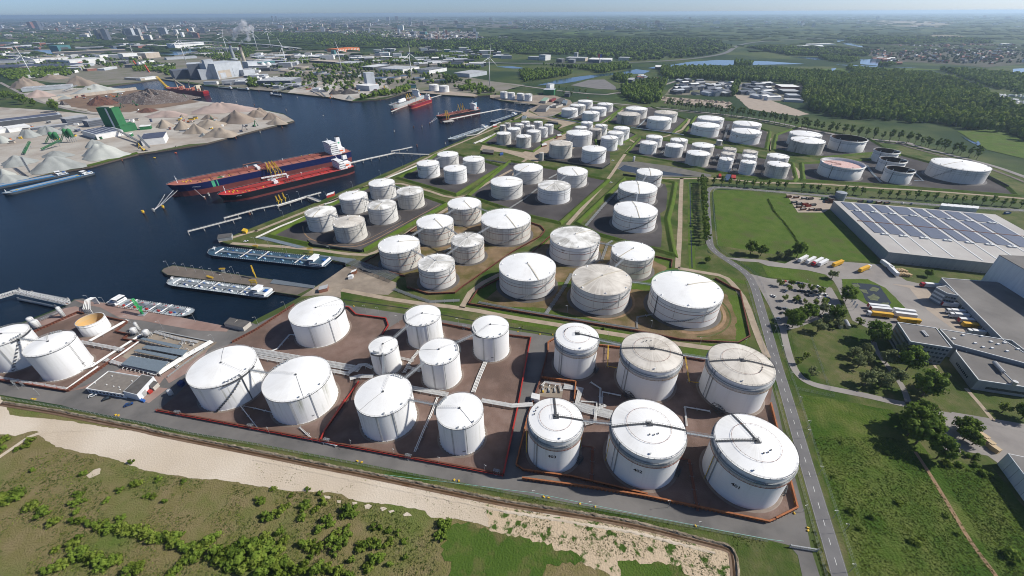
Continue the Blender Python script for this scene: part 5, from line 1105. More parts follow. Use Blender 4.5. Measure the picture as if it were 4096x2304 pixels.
# white channels and grey grilles by the quay
for lab,s,w in (('white trench cover along the quay before the group of six','11 0,948 240,835 500,732',2.2),('white trench cover between the middle and rear quay tanks','11 690,610 870,560',2.6),('short white trench cover behind the group of six','11 1010,475 1140,435',2.6),('white trench cover along the quay before the group of four','11 1320,345 1470,285 1620,222',2.6),('white trench cover along the quay before the cluster of twelve','P 0,362 175,265',3.4),('white pipe cover at the quay beside the pale blue barge','D 930,552 1130,462',4)):
 l=pts(s); c=l[0]; t=thing('trench_cover',lab,'trench cover',tuple(sum(l,Vector())/len(l)),0,'white trench covers along the quay')
 mb=MB()
 for p,q in zip(l,l[1:]): mb.bar((p.x,p.y,.55),(q.x,q.y,.55),w,.7)
 mb.build('slab',m_pipe,t,world=True)
 mb=MB()
 for o in (-w*.3,0,w*.3):
  k=offset_line(l,o); mb.tube([(p.x,p.y,.98) for p in k],.12,5)
 mb.build('rib',m_conc2,t,world=True)
for lab,s in (('grey slatted ramp beside the grass bank above the blue barge','11 5,948 85,935 500,1040 425,1050'),('grey sloped apron at the stern of the blue barge','C 1125,175 1395,205 1330,232 1190,200'),('grey slatted ramp on the concrete jetty','C 820,345 1110,390 1100,408 800,372')):
 P=pts(s); t=thing('slatted_ramp',lab,'ramp',tuple(sum(P,Vector())/4),0,'slatted ramps'); MB().prism([(p.x,p.y) for p in P],.1,.5).build('deck',m_slat,t,world=True);
 mb=MB()
 for k in range(12): p=P[0]+(P[3]-P[0])*(k/11); q=P[1]+(P[2]-P[1])*(k/11); mb.bar((p.x,p.y,.55),(q.x,q.y,.55),.12)
 mb.build('slat',m_gal,t,world=True)
# the paved jetty top
sheet('jetty_paving',[p+(Vector(pts('C 400,340')[0])-p)*.0 for p in offset_poly(pts('C 985,452 820,428 640,380 85,312 45,285 62,267 125,246 690,327 1115,388'),-.2)],.12,g_pave)
# jetties on piles
def jetty(label,line,w=2.2,z=1.6,m=m_gal,pipes=2,step=14,mo=m_conc2,name='jetty',extra=()):
 line=[Vector((p[0],p[1],0)) for p in line]; t=thing(name,label,'jetty',tuple(sum(line,Vector())/len(line)),0)
 mb=MB()
 for p,q in zip(line,line[1:]): mb.bar((p.x,p.y,z),(q.x,q.y,z),w,.4)
 mb.build('deck',mo,t,world=True)
 for k in range(pipes):
  l=offset_line(line,w*.5-.35-.5*k); MB().tube([(p.x,p.y,z+.5) for p in l],.18,5).build('pipe',m_pipe,t,world=True)
 for s in (-1,1):
  l=offset_line(line,s*w*.5); mb=MB().tube([(p.x,p.y,z+1.2) for p in l],.05,4)
  for p,_ in along(l,3): mb.bar((p.x,p.y,z),(p.x,p.y,z+1.2),.07)
  mb.build('railing',m_gal,t,world=True)
 for p,a in along(line,step):
  for s in (-1,1): MB().cyl(p.x-sin(a)*s*w*.4,p.y+cos(a)*s*w*.4,-5,z-.2,.4,8).build('pile',m_rail,t,world=True)
 return t
jetty('thin outer catwalk jetty left of the yellow loading arms',pts('01 1890,882 2160,812 2430,742',1.6))
jetty('inner catwalk jetty leading to the yellow loading arms',pts('01 2255,748 2576,660 11 0,658 215,615',1.6))
jetty('jetty platform carrying the three yellow loading arms',pts('11 215,625 380,575 515,530 640,578',1.6),4.5,1.6,pipes=3)
jetty('short spur of the arm jetty pointing at the red tanker',pts('11 515,528 655,490',1.6))
jetty('long jetty at the stern of the two big tankers',pts('11 900,205 1130,150 1400,92 1740,108',1.6),4,1.6,pipes=3)
jetty('thin spur beyond the tanker stern jetty',pts('11 1360,75 1470,55 1572,32',1.6))
jetty('far jetty beside the black-hulled product tanker',pts('D 700,325 960,272 1190,228 1400,256',1.6),5,1.6,pipes=3,step=20)
jetty('far mooring jetty in front of the white gas ship',pts('D 155,252 240,215 330,185 515,125 625,94',1.6),4,1.6,step=20)
jetty('catwalk at the barge berth beside the cluster of twelve',pts('D 860,480 960,465 1060,405 1180,350',1.6),3,1.6,step=16)
jetty('catwalk by the wharf of four small tanks',pts('A 270,90 380,95 440,105',1.6),3,1.6,step=16)
jetty('catwalk at the end of the harbour basin',pts('A 170,150 260,165 330,185',1.6),3,1.6,step=16)
def arm(label,p,h=9,m=m_yel,rot=0,lean=.35,z=0,name='loading_arm',cat='loading arm',group='yellow loading arms'):
 t=thing(name,label,cat,(p[0],p[1],z),rot,group)
 MB().cyl(0,0,0,h*.55,.45,8).build('column',m,t); MB().lattice((0,0,h*.5),(h*lean,0,h*1.05),.8,.8,6,.14).build('boom',m,t)
 MB().lattice((h*lean,0,h*1.05),(h*lean*1.5,.6,h*.35),.6,.6,6,.12).build('outer_arm',m,t); MB().obox((-h*.18,0,h*.42),(1.2,1.0,1.2)).build('counterweight',m,t); return t
for i,s in enumerate(('11 232,612','11 262,600','11 300,580')): arm(('leftmost','middle','rightmost')[i]+' of three yellow loading arms on the small jetty platform',pts(s,1.6)[0],10,rot=2.6,z=1.8,lean=.15)
for i,s in enumerate(('11 165,350','11 205,340','11 240,330','11 275,345')): arm(ord_(i)+' from left of the tall yellow loading arms rising between the two big tankers',pts(s,1.6)[0],21,rot=2.4+i*.3,z=1.6,lean=.25,group='tall yellow arms at the tanker berth')
jetty('loading platform hidden between the two big tankers',pts('11 120,365 340,325',1.6),6,1.6,pipes=2)
for i,s in enumerate(('D 672,325','D 692,322','D 800,275','D 825,270','D 845,268')): arm(ord_(i)+' from left of the yellow loading arms at the far black-hulled tanker',pts(s,1.6)[0],20 if i>1 else 17,rot=2.2+i*.3,z=1.6,lean=.2,group='yellow arms at the far tanker berth')
for i,s in enumerate(('D 305,165','D 325,160','D 350,155','D 385,160')): arm(ord_(i)+' from left of the yellow arms between the white gas ship and the red tanker',pts(s,1.6)[0],18,rot=2+i*.4,z=1.6,group='yellow arms at the gas berth')
p=pts('D 690,340',1.6)[0]; t=thing('berth_platform','dark platform under the left yellow arms at the far tanker','platform',tuple(p)); MB().obox((0,0,-.5),(22,12,.9),.5).build('deck',m_conc2,t)
for k in range(6): MB().cyl(-8+k*3.2,(-3,3)[k%2],-6,-.3,.6,8).build('pile',m_rail,t)
p=pts('C 700,330')[0]; arm('yellow crane arm on the concrete jetty beside the pale barge',p,10,rot=2.2,lean=.35)
p=pts('C 690,385')[0]; t=thing('gantry_frame','yellow pipe gantry on the concrete jetty below the crane arm','gantry',tuple(p))
for x in (-2.2,2.2): MB().bar((x,0,0),(x,0,5),.3).build('post',m_yel,t)
MB().lattice((-2.8,0,4.6),(2.8,0,4.6),1,.8,5,.12).build('beam',m_yel,t); MB().lattice((-2.8,.3,2.6),(2.8,.3,2.6),1,.6,5,.1).build('lower_beam',m_yel,t)
for i,(s,lab) in enumerate((('C 478,298','yellow gangway tower on the far edge of the concrete jetty'),('C 385,335','yellow gangway on the near edge of the concrete jetty by the pale barge'),('11 555,1098','yellow gangway frame on the quay at the stern of the blue barge'),('C 700,120','yellow gangway lying along the rail of the blue barge'))):
 p=pts(s)[0]; t=thing('gangway',lab,'gangway',tuple(p),-.35); hh=(4,2.0,4.5,1.5)[i]
 for x in (-2,-.6,.8,2): MB().bar((x,0,0),(x,.4,hh),.14).build('post',m_pipe if i==0 else m_yel,t)
 MB().lattice((-3.4,0,hh-.8),(3.2,0,hh+.6 if i!=1 else hh-1.3),1.2,.9,6,.1).build('walkway',m_yel,t)
# green harbour crane by the left barge
p=pts('02 1440,268')[0]; t=thing('harbour_crane','bright green lattice hose crane on the quay beside the left barge','crane',tuple(p)); MB().obox((0,0,0),(4.4,4.4,.8)).build('base',m_gal,t); MB().cyl(0,0,.8,3.2,.9,10).build('turret',m_green,t)
q=pts('02 1345,130',9)[0]-p; MB().lattice((0,0,2.6),(q.x,q.y,10.5),1.5,1.3,9,.2).build('boom',plain('bright_green',(.02,.40,.09)),t); MB().lattice((0,0,3.2),(1.4,1.4,6.6),.8,.8,4,.14).build('mast',plain('bright_green',(.02,.40,.09)),t); MB().bar((1.4,1.4,6.6),(q.x*.9,q.y*.9,9.8),.12).build('stay',m_dk,t)
# lamp posts
LM=MB().cyl(0,0,0,8,.11,6,.07).mesh('pole',m_gal); LH=MB().bar((0,0,7.95),(-1.7,0,8.25),.10).obox((-1.7,0,8.15),(.7,.28,.14)).mesh('lamp_head',m_pipe)
def lamp(p,lab,rot=0,sc=1.0,group='lamp posts'):
 t=thing('lamp_post',lab,'lamp post',(p[0],p[1],.05),rot,group); put(LM,'pole',(0,0,0),scale=sc,parent=t); put(LH,'lamp_head',(0,0,0),scale=sc,parent=t)
for i,s in enumerate('32 380,-10|32 60,460|32 130,660|32 225,930|32 305,1180|32 388,1420|33 385,60|33 505,430|33 645,875|33 755,1010|33 815,1410'.split('|')): lamp(pts(s)[0],ord_(i)+' lamp post from the far end along the right-hand road',.0,.85,'lamp posts along the right-hand road')
for i,s in enumerate('02 190,1020|02 400,1080|13 140,20|13 560,80|13 965,150|13 1390,235|13 1840,320|13 2300,400|23 230,660|23 790,770|23 1570,760|23 1880,970|33 350,805'.split('|')): lamp(pts(s)[0],ord_(i)+' lamp post from the left along the front wall road',2.4 if i<8 else .3,.75,'lamp posts along the front wall road')
for i,s in enumerate('02 915,150|02 1068,170|02 1320,355|02 1640,410|02 1970,340|02 2165,550|12 305,215|12 25,370'.split('|')): lamp(pts(s)[0],ord_(i)+' lamp post from the left along the reddish quay',.6,.9,'lamp posts along the reddish quay')
for i,s in enumerate('C 100,265|C 165,278|C 222,285|C 285,297|C 348,306|C 408,316|C 482,358|C 537,334|C 600,346|C 552,305'.split('|')): lamp(pts(s)[0],ord_(i)+' lamp post from the tip of the concrete jetty',1.2,.95,'lamp posts on the concrete jetty')
for i,s in enumerate('11 280,735|11 710,545|11 975,440|11 1255,320|11 1475,225|11 340,570|11 440,540|C 795,125|C 885,140|C 700,100|C 915,160|C 1220,165'.split('|')): lamp(pts(s)[0],ord_(i)+' lamp post along the long terminal quay',.6,1.0,'lamp posts along the terminal quay')
for i,s in enumerate('12 1240,265|12 1435,350|12 2040,380|22 90,470|12 1110,245|22 1890,570|22 2340,590|22 965,510|22 555,250|22 1400,400'.split('|')): lamp(pts(s)[0],ord_(i)+' lamp post along the ditch road from the left',.4,.85,'lamp posts along the ditch road')
# marker blocks and small kit on the verge
mk=MB().obox((0,0,0),(1.1,.7,.6),0,.8).mesh('concrete_block',m_yel)
for i,s in enumerate('02 325,1118|02 355,1122|02 1165,1280|02 1195,1285|13 1020,295|13 1065,308|13 1995,485|13 2042,495|23 318,655|23 367,665|23 683,726|23 838,758|23 1845,948|33 400,968|33 400,995|33 268,705|33 262,820|12 985,185|22 60,442|22 280,468|22 410,472'.split('|')):
 p=pts(s)[0]; o=put(mk,'marker_block',(p.x,p.y,.06),i*.7); tag(o,'yellow concrete marker block on the verge of the terminal road','marker block','yellow marker blocks')
def fence(lab,line,h=1.9,step=3.0,mesh=True):
 line=[Vector((p[0],p[1],0)) for p in line]; t=thing('wire_fence',lab,'fence',tuple(sum(line,Vector())/len(line)))
 mb=MB()
 for z in (.25,h*.5,h): mb.tube([(p.x,p.y,z) for p in line],.035,4)
 mb.build('wire',m_gal,t,world=True); mb=MB()
 for p,_ in along(line,step): mb.bar((p.x,p.y,0),(p.x,p.y,h),.09)
 o=mb.build('post_row',m_gal,t,world=True); tag(o,kind='stuff')
fence('thin wire fence between the front asphalt and the sandy verge',pts('F -200,1555 0,1594 300,1642 760,1737 1024,1781 2048,1978 2525,2066 3072,2168'))
fence('wire fence along the field side of the right-hand road',offset_line(ROADL,6.6) if ROADL[0].x<ROADL[-1].x else offset_line(ROADL,6.6),step=6)
fence('wire fence on the tank side of the right-hand road',[p for p in offset_line(ROADL,-5.4) if p.y<300],step=6)
fence('low wire fence crossing the estate lawn beside the path',pts('32 430,500 600,990 660,1100 280,1020'))
for i,s in enumerate('02 185,955|02 1820,1258|02 2550,1392|13 735,88|13 1550,245|13 2430,400|02 270,965|12 2105,400'.split('|')):
 p=pts(s)[0]; t=thing('crossover_stair',ord_(i)+' white lattice stair over the red front wall, from the left','stair',(p.x,p.y,.1),-.25,'stairs over the front wall'); MB().lattice((-1.6,-1.2,0),(1.6,-1.2,0),1.1,2.9,3,.09).build('frame',m_gal,t)
 for k in range(6): MB().box(-.5,.5,-2.6+k*.45,-2.2+k*.45,.3+k*.34,.4+k*.34).build('step',m_gal,t)
# sliding gate at the bottom right
t=thing('sliding_gate','grey sliding gate across the terminal exit at the bottom','gate',tuple(pts('33 340,1180')[0])); a,b=pts('33 215,1160 490,1205'); MB().lattice(Vector((a.x,a.y,.3)),Vector((b.x,b.y,.3)),.3,1.6,12,.08).build('gate_frame',m_gal,t,world=True); mb=MB()
for p in (a,b): mb.bar((p.x,p.y,0),(p.x,p.y,2.4),.25)
mb.build('gate_post',m_gal,t,world=True)
# green line painted on the front road
ribbon('road_marking',pts('13 1200,420 2050,520 2576,588 23 200,610 1200,815 2200,1010 2576,1080 33 160,1100'),.14,.16,plain('mint_paint',(.25,.50,.42)),it=0)
# ---------------------------------------------------------------- ships and barges
WZ=-2.2
def hp(t,full,bl,sl=.10):            # half-beam factor along the hull, t=0 stern .. 1 bow
 if t<sl: return .72+.28*math.sin(PI/2*t/sl)
 if t>1-bl: u=(t-(1-bl))/bl; return max(.02,(1-u**full)**.62 if u<1 else .02)
 return 1.0
def hull_ring(L,B,z,bl,full,x0,x1,n=36,sheer=0,sl=.10):
 T=[i/n for i in range(n+1)]; up=[];dn=[]
 for t in T:
  x=x0+(x1-x0)*t; y=B/2*hp(t,full,bl,sl); zz=z+sheer*max(0,(t-.86)/.14)**1.5; up.append((x,y,zz)); dn.append((x,-y,zz))
 return up+dn[::-1]
def loft(rings):
 mb=MB(); n=len(rings[0]); vs=[v for r in rings for v in r]; fs=[]
 for k in range(len(rings)-1):
  for i in range(n): fs.append((k*n+i,(k+1)*n+i,(k+1)*n+(i+1)%n,k*n+(i+1)%n))
 return mb.add(vs,fs)
def cap(r): n=len(r); h=n//2; return MB().add(r,[(i,n-1-i,n-2-i,i+1) for i in range(h-1)])
def ship_root(name,label,cat,stern,bow,group=None):
 d=Vector(bow)-Vector(stern); L=d.length; a=math.atan2(d.y,d.x); return thing(name,label,cat,(stern[0],stern[1],WZ),a,group),L
m_deckred=mat('deck_red_oxide',(.36,.125,.088),(.27,.088,.062),sc=.12,coord='obj',rough=.8); m_deckbr=mat('deck_bright_red',(.46,.028,.022),(.34,.03,.025),sc=.1,coord='obj',rough=.7); m_anti=mat('antifouling_red',(.19,.045,.040),(.13,.035,.032),sc=.1,coord='obj',rough=.7); m_navy=plain('hull_navy',(.008,.014,.075),.4); m_hblk=plain('hull_black',(.010,.011,.016),.4); m_white=plain('ship_white',(.78,.78,.77),.45); m_orange=plain('lifeboat_orange',(.75,.12,.015)); m_shipcream=plain('ship_cream',(.60,.54,.42)); m_hred=plain('hull_red',(.22,.012,.025),.45); m_bargeblue=mat('barge_blue_deck',(.040,.085,.125),(.03,.065,.10),sc=.2,coord='obj',rough=.5); m_bargegrey=mat('barge_grey_deck',(.34,.38,.40),(.28,.32,.34),sc=.2,coord='obj',rough=.6); m_bluehull=plain('barge_blue_hull',(.010,.022,.045),.4); m_sky=plain('pale_blue_paint',(.32,.48,.58))
def house(t,x,y0,y1,lv,dx,h0,wings=None,m=None,face=1):  # accommodation: stack of decks with window bands; front faces +x
 m=m or m_white; z=h0; w=y1-y0
 for i in range(lv):
  k=dx-i*.35; nm='accommodation' if i<lv-1 else 'bridge'; ww=w-.4*i if i<lv-1 else w*.8
  MB().box(x-k,x,-ww/2,ww/2,z,z+2.7).build(nm,m,t)
  mb=MB(); n=max(3,int(ww/2.2))
  if i==lv-1: mb.box(x+.02,x+.08,-ww/2+.3,ww/2-.3,z+1.3,z+2.2)
  else:
   for q in range(n): yy=-ww/2+(q+.5)*ww/n; mb.box(x+.02,x+.07,yy-.3,yy+.3,z+1.1,z+1.9)
  o=mb.build('window_band',m_glass,t);
  mb=MB()
  for s in (-1,1): mb.box(x-k+1,x-1,min(s*ww/2,s*(ww/2+.05)),max(s*ww/2,s*(ww/2+.05)),z+1.2,z+1.9)
  mb.build('window_band',m_glass,t)
  z+=2.75
 if wings: MB().box(x-3,x-.3,-wings/2,wings/2,z-2.9,z-1.7).build('bridge_wing',m,t)
 return z
def mast(t,x,z,h,m=None):
 mb=MB().cyl(x,0,z,z+h,.35,6,.2); mb.bar((x,-2,z+h*.7),(x,2,z+h*.7),.2); mb.box(x-.8,x+.4,-.8,.8,z+h*.55,z+h*.6); mb.bar((x,-1,z+h*.95),(x,1,z+h*.95),.2); mb.build('mast',m or m_white,t)
def tanker(label,stern,bow,B,hb,hs,hull,deckm,name='oil_tanker',lv=5,fname=None,lines=6,boot=None,big=True,xh=.13,fun=None,house_m=None,grp=None):
 t,L=ship_root(name,label,'tanker ship',stern,bow,grp); H=hb+hs; z0=-1.0
 r0=hull_ring(L,B*.97,z0,.20,1.9,2,L-4.5); r1=hull_ring(L,B,hb,.19,2.0,.8,L-3.2); r2=hull_ring(L,B,H,.17,2.3,0,L+.8,sheer=hs*.22)
 loft([r0,r1]).build('hull_bottom',boot or m_anti,t,smooth=False); loft([r1,r2]).build('hull',hull,t); cap(r2).build('deck',deckm,t)
 if big: MB().ico((L-3.5,0,hb*.25),hb*.42,2,0,(1.7,.9,.8)).build('bulb',boot or m_anti,t,smooth=True)
 mb=MB(); R_=[(x,y*.985,z+.95) for x,y,z in r2]; mb.tube(R_,.07,4,closed=True)
 for p in R_[::1]: mb.bar((p[0],p[1],p[2]-.95),p,.07)
 mb.build('rail',m_rail,t)
 hx=L*xh; zt=house(t,hx,-B*.42,B*.42,lv,L*.055 if big else 8,H,B*1.02,m=house_m)
 MB().box(hx-L*.055-2,hx-1,-B*.47,B*.47,H,H+1.2).build('poop_house',house_m or m_white,t)
 fx=hx-L*.055-5 if big else hx-11; fh=(lv*2.75+5) if big else lv*2.75+1.5
 mb=MB().obox((fx,0,H),(7 if big else 4,6.4 if big else 4,fh),0,.78); mb.build('funnel',fun or m_white,t); mb=MB().obox((fx,0,H+fh),(5.2 if big else 3,4.6 if big else 3,.5))
 for q in range(4): mb.cyl(fx-1.2+q*.8,(-1,1)[q%2],H+fh+.4,H+fh+2.0,.35,6)
 mb.build('funnel_cap',m_blk,t)
 if big: MB().box(fx-5,hx-L*.055,-B*.25,B*.25,H,H+6.5).build('engine_casing',house_m or m_white,t)
 mast(t,hx-3,zt,6)
 mast(t,L*.955,H+hs*.12,9 if big else 7)
 for s in (-1,1):
  MB().ico((fx+2.5,s*B*.40,H+4.2),1.5,2,0,(2.4,.8,.75)).build('lifeboat',m_orange,t,smooth=True)
  MB().bar((fx,s*B*.43,H),(fx,s*B*.43,H+6),.4).bar((fx+5,s*B*.43,H),(fx+5,s*B*.43,H+6),.4).build('davit',m_white,t)
 xa,xb=hx+3,L*.90; xm=L*.53
 for q in range(lines): y=(q-(lines-1)/2)*.9; MB().tube([(xa,y,H+1.5),(xb-q*3,y,H+1.5)],.22,5).build('deck_pipe',m_anti if q%3 else deckm,t)
 MB().bar((xa,-2.6-lines*.2,H+2.1),(xb,-2.6-lines*.2,H+2.1),1.2,.2).build('catwalk',m_anti if hull is m_navy else deckm,t)
 for q in range(5):
  x=xm-5+q*2.5; MB().tube([(x,-B*.43,H+1.6),(x,B*.43,H+1.6)],.26,5).build('manifold_pipe',m_anti,t)
 for s in (-1,1): MB().box(xm-7,xm+7,s*B*.43-1,s*B*.43+1,H+.3,H+.9).build('drip_tray',m_anti,t)
 n=int((xb-xa)/(11 if big else 8))
 for q in range(1,n):
  x=xa+(xb-xa)*q/n
  MB().bar((x,-B*.46,H+.25),(x,B*.46,H+.25),.35,.5).build('deck_beam',m_anti if hull is m_navy else m_rust,t)
 rr=random.Random(5)
 for q in range(26 if big else 18):
  x=rr.uniform(xa,xb); y=rr.choice((-1,1))*rr.uniform(B*.14,B*.42); mb=MB().cyl(x,y,H,H+rr.uniform(.6,1.3),rr.uniform(.4,.8),8); mb.build('deck_hatch',rr.choice((m_anti,m_rust,m_yel,deckm)),t)
 for x in (L*.40,L*.50,L*.60): MB().cyl(x,-B*.30,H,H+3.0,.4,6).box(x-.6,x+.6,-B*.30-.5,-B*.30+.5,H+2.4,H+3.2).build('vent_post',m_white,t)
 mb=MB()
 for q in range(4): mb.cyl(L*.93-q*2.6,(-1,1)[q%2]*2.6,H+.3,H+1.6,.9,8)
 mb.build('windlass',m_yel if big else m_rust,t)
 return t,L,H
bs,bb=pts('B 1345,215 60,490',WZ)
t,L,H=tanker('big blue-hulled oil tanker with a pale red deck, behind the black one',bs,bb,32,6.8,8.2,m_navy,m_deckred,lv=6,lines=7)
mb=MB().lathe([(4.3,0),(4.3,.06),(0,.07)],32,closed=False).xf(Matrix.Translation((L*.76,8.5,H+.05))); mb.build('helicopter_circle',m_yel,t); MB().lathe([(3.8,0),(3.8,.05),(0,.06)],32,closed=False).xf(Matrix.Translation((L*.76,8.5,H+.1))).build('helicopter_pad',plain('pad_green',(.03,.16,.05)),t)
tb=text_mb('H',5); tb.xf(Matrix.Translation((L*.76-1.7,8.5,H+.22))@Matrix.Rotation(PI/2,4,'Z')).build('pad_letter',m_white,t)
tb=text_mb('HAFNIA LARISSA',2.2); tb.xf(Matrix.Translation((L*.76+.3,2.4,H+.2))@Matrix.Rotation(PI,4,'Z')).build('deck_name',m_white,t)
for s in (-1,1): MB().bar((L*.76-9*s-4,2.5,H+.1),(L*.76-12*s-4,15,H+.1),.3,.05).build('yellow_line',m_yel,t)
wall_text('HAFNIA LARISSA',2.0,(L*.895,16*.86,H-4.2),(-1,.62,0),(0,0,1),(.62,1,0),1.1).build('hull_name',m_white,t)
MB().box(L*.80,L*.815,15.98,16.06,7,H-.3).box(L*.785,L*.79,15.98,16.06,7,H-.3).build('green_band',plain('mint_band',(.08,.42,.22)),t)
for y in (6.5,-4): MB().obox((L*.56,y,H),(4,7,3)).build('deck_house',m_white,t)
MB().tube([(L*.62,-9,H+.5),(L*.62,-9,H+5),(L*.55,-9,H+5.5),(L*.52,-9,H+4)],.7,6).build('hose_crane',m_rust,t)
m_emg=plain('emblem_green',(.08,.40,.22)); fx=L*.13-L*.055-5
MB().ico((fx+.2,2.75,H+13.5),1.7,2,0,(1,.12,.8)).build('funnel_emblem',m_emg,t)
bs,bb=pts('B 1365,300 415,530',WZ)
t2,L2,H2=tanker('black-hulled oil tanker with a bright red deck, nearer the terminal',bs,bb,26,2.6,6.8,m_hblk,m_deckbr,lv=4,lines=8)
wall_text('STELLA RUBY',1.6,(L2*.90,13*.84,H2-2.4),(-1,.62,0),(0,0,1),(.62,1,0),1.0).build('hull_name',m_white,t2)
MB().box(L2*.13-L2*.055-8.6,L2*.13-L2*.055-1.4,-3.3,3.3,H2+9,H2+10.2).build('funnel_band',m_navy,t2); MB().ico((L2*.13-L2*.055-5,2.5,H2+12.3),1.1,2,0,(1,.1,.9)).build('funnel_emblem',m_red,t2)
mb=MB().cyl(L2*.52,-2,H2,H2+7,1.1,10,.8); mb.lattice((L2*.52,-2,H2+6.6),(L2*.70,-1,H2+8.2),1.2,1.1,10,.22); mb.build('hose_crane',m_white,t2)
for y in (4,-5): mb=MB().obox((L2*.62,y,H2),(5,4,3.2)); mb.cyl(L2*.62,y,H2+3.2,H2+4.6,.4,8).cyl(L2*.62,y,H2+4.6,H2+5.0,1.2,12); mb.build('deck_house',m_white,t2)
bs,bb=pts('D 975,262 582,336',WZ); tanker('far product tanker with black hull and dark red bottom at the long jetty',bs,bb,19,3.6,5.2,m_hblk,m_deckred,lv=5,big=False,fun=m_sky,xh=.16)
bs,bb=pts('D 522,160 318,228',WZ); tanker('small dark red tanker moored beside the white gas ship',bs,bb,15,2.2,5.6,m_hred,m_deckred,lv=4,big=False,xh=.17,boot=plain('pale_red_bottom',(.45,.10,.06)))
bs,bb=pts('D 440,128 146,236',WZ); t,L,H=tanker('pale grey gas tanker with two white deck cylinders',bs,bb,22,2.2,7,plain('gas_hull_grey',(.42,.44,.44)),m_bargegrey,name='gas_tanker',lv=6,big=False,xh=.2,boot=plain('pale_red_bottom',(.45,.10,.06)),fun=m_shipcream)
for x0,x1,y in ((.60,.80,4.5),(.50,.68,-5)): MB().tube([(L*x0,y,H+2.6),(L*x0+1.5,y,H+2.6),(L*x1,y,H+2.6)],3.0,14).build('gas_cylinder',m_white,t,smooth=True)
# bulk carrier with deck cranes at the scrap quay
bs,bb=pts('00 2085,962 1700,925',WZ); t,L=ship_root('bulk_carrier','red bulk carrier with cream deck cranes loading at the scrap quay','cargo ship',bs,bb); H=12
r0=hull_ring(L,23,-1,.16,2,2,L-4); r2=hull_ring(L,23,H,.15,2.3,0,L,sheer=1.5); loft([r0,r2]).build('hull',m_hred,t); cap(r2).build('deck',m_deckred,t); MB().add([(-.1,y,z) for y,z in ((-8,5),(8,5),(8.2,H),(-8.2,H))],[(0,1,2,3),(3,2,1,0)]).build('transom',plain('transom_red',(.50,.02,.03)),t)
house(t,L*.17,-9,9,5,9,H,22,m=m_shipcream); MB().obox((L*.07,0,H),(5,5,13),0,.8).build('funnel',m_blk,t); MB().ico((L*.09,9,H+4),1.4,2,0,(2.4,.8,.8)).build('lifeboat',m_orange,t)
for i,x in enumerate((.30,.46,.62,.78)):
 MB().box(L*x-7,L*x+7,-8,8,H,H+2.2).build('hatch_cover',m_deckred,t)
 if i%2==0: MB().box(L*x-7,L*x-5.5,-8,8,H+2.2,H+8).build('raised_hatch_cover',m_deckred,t)
for i,(x,dx,dz) in enumerate(((.38,-18,16),(.54,16,12),(.70,-8,17))):
 MB().cyl(L*x,0,H,H+11,1.4,10).build('crane_post',m_shipcream,t); MB().lattice((L*x,0,H+9),(L*x+dx,6,H+9+dz),1.6,1.4,6,.35).build('crane_jib',m_shipcream,t)
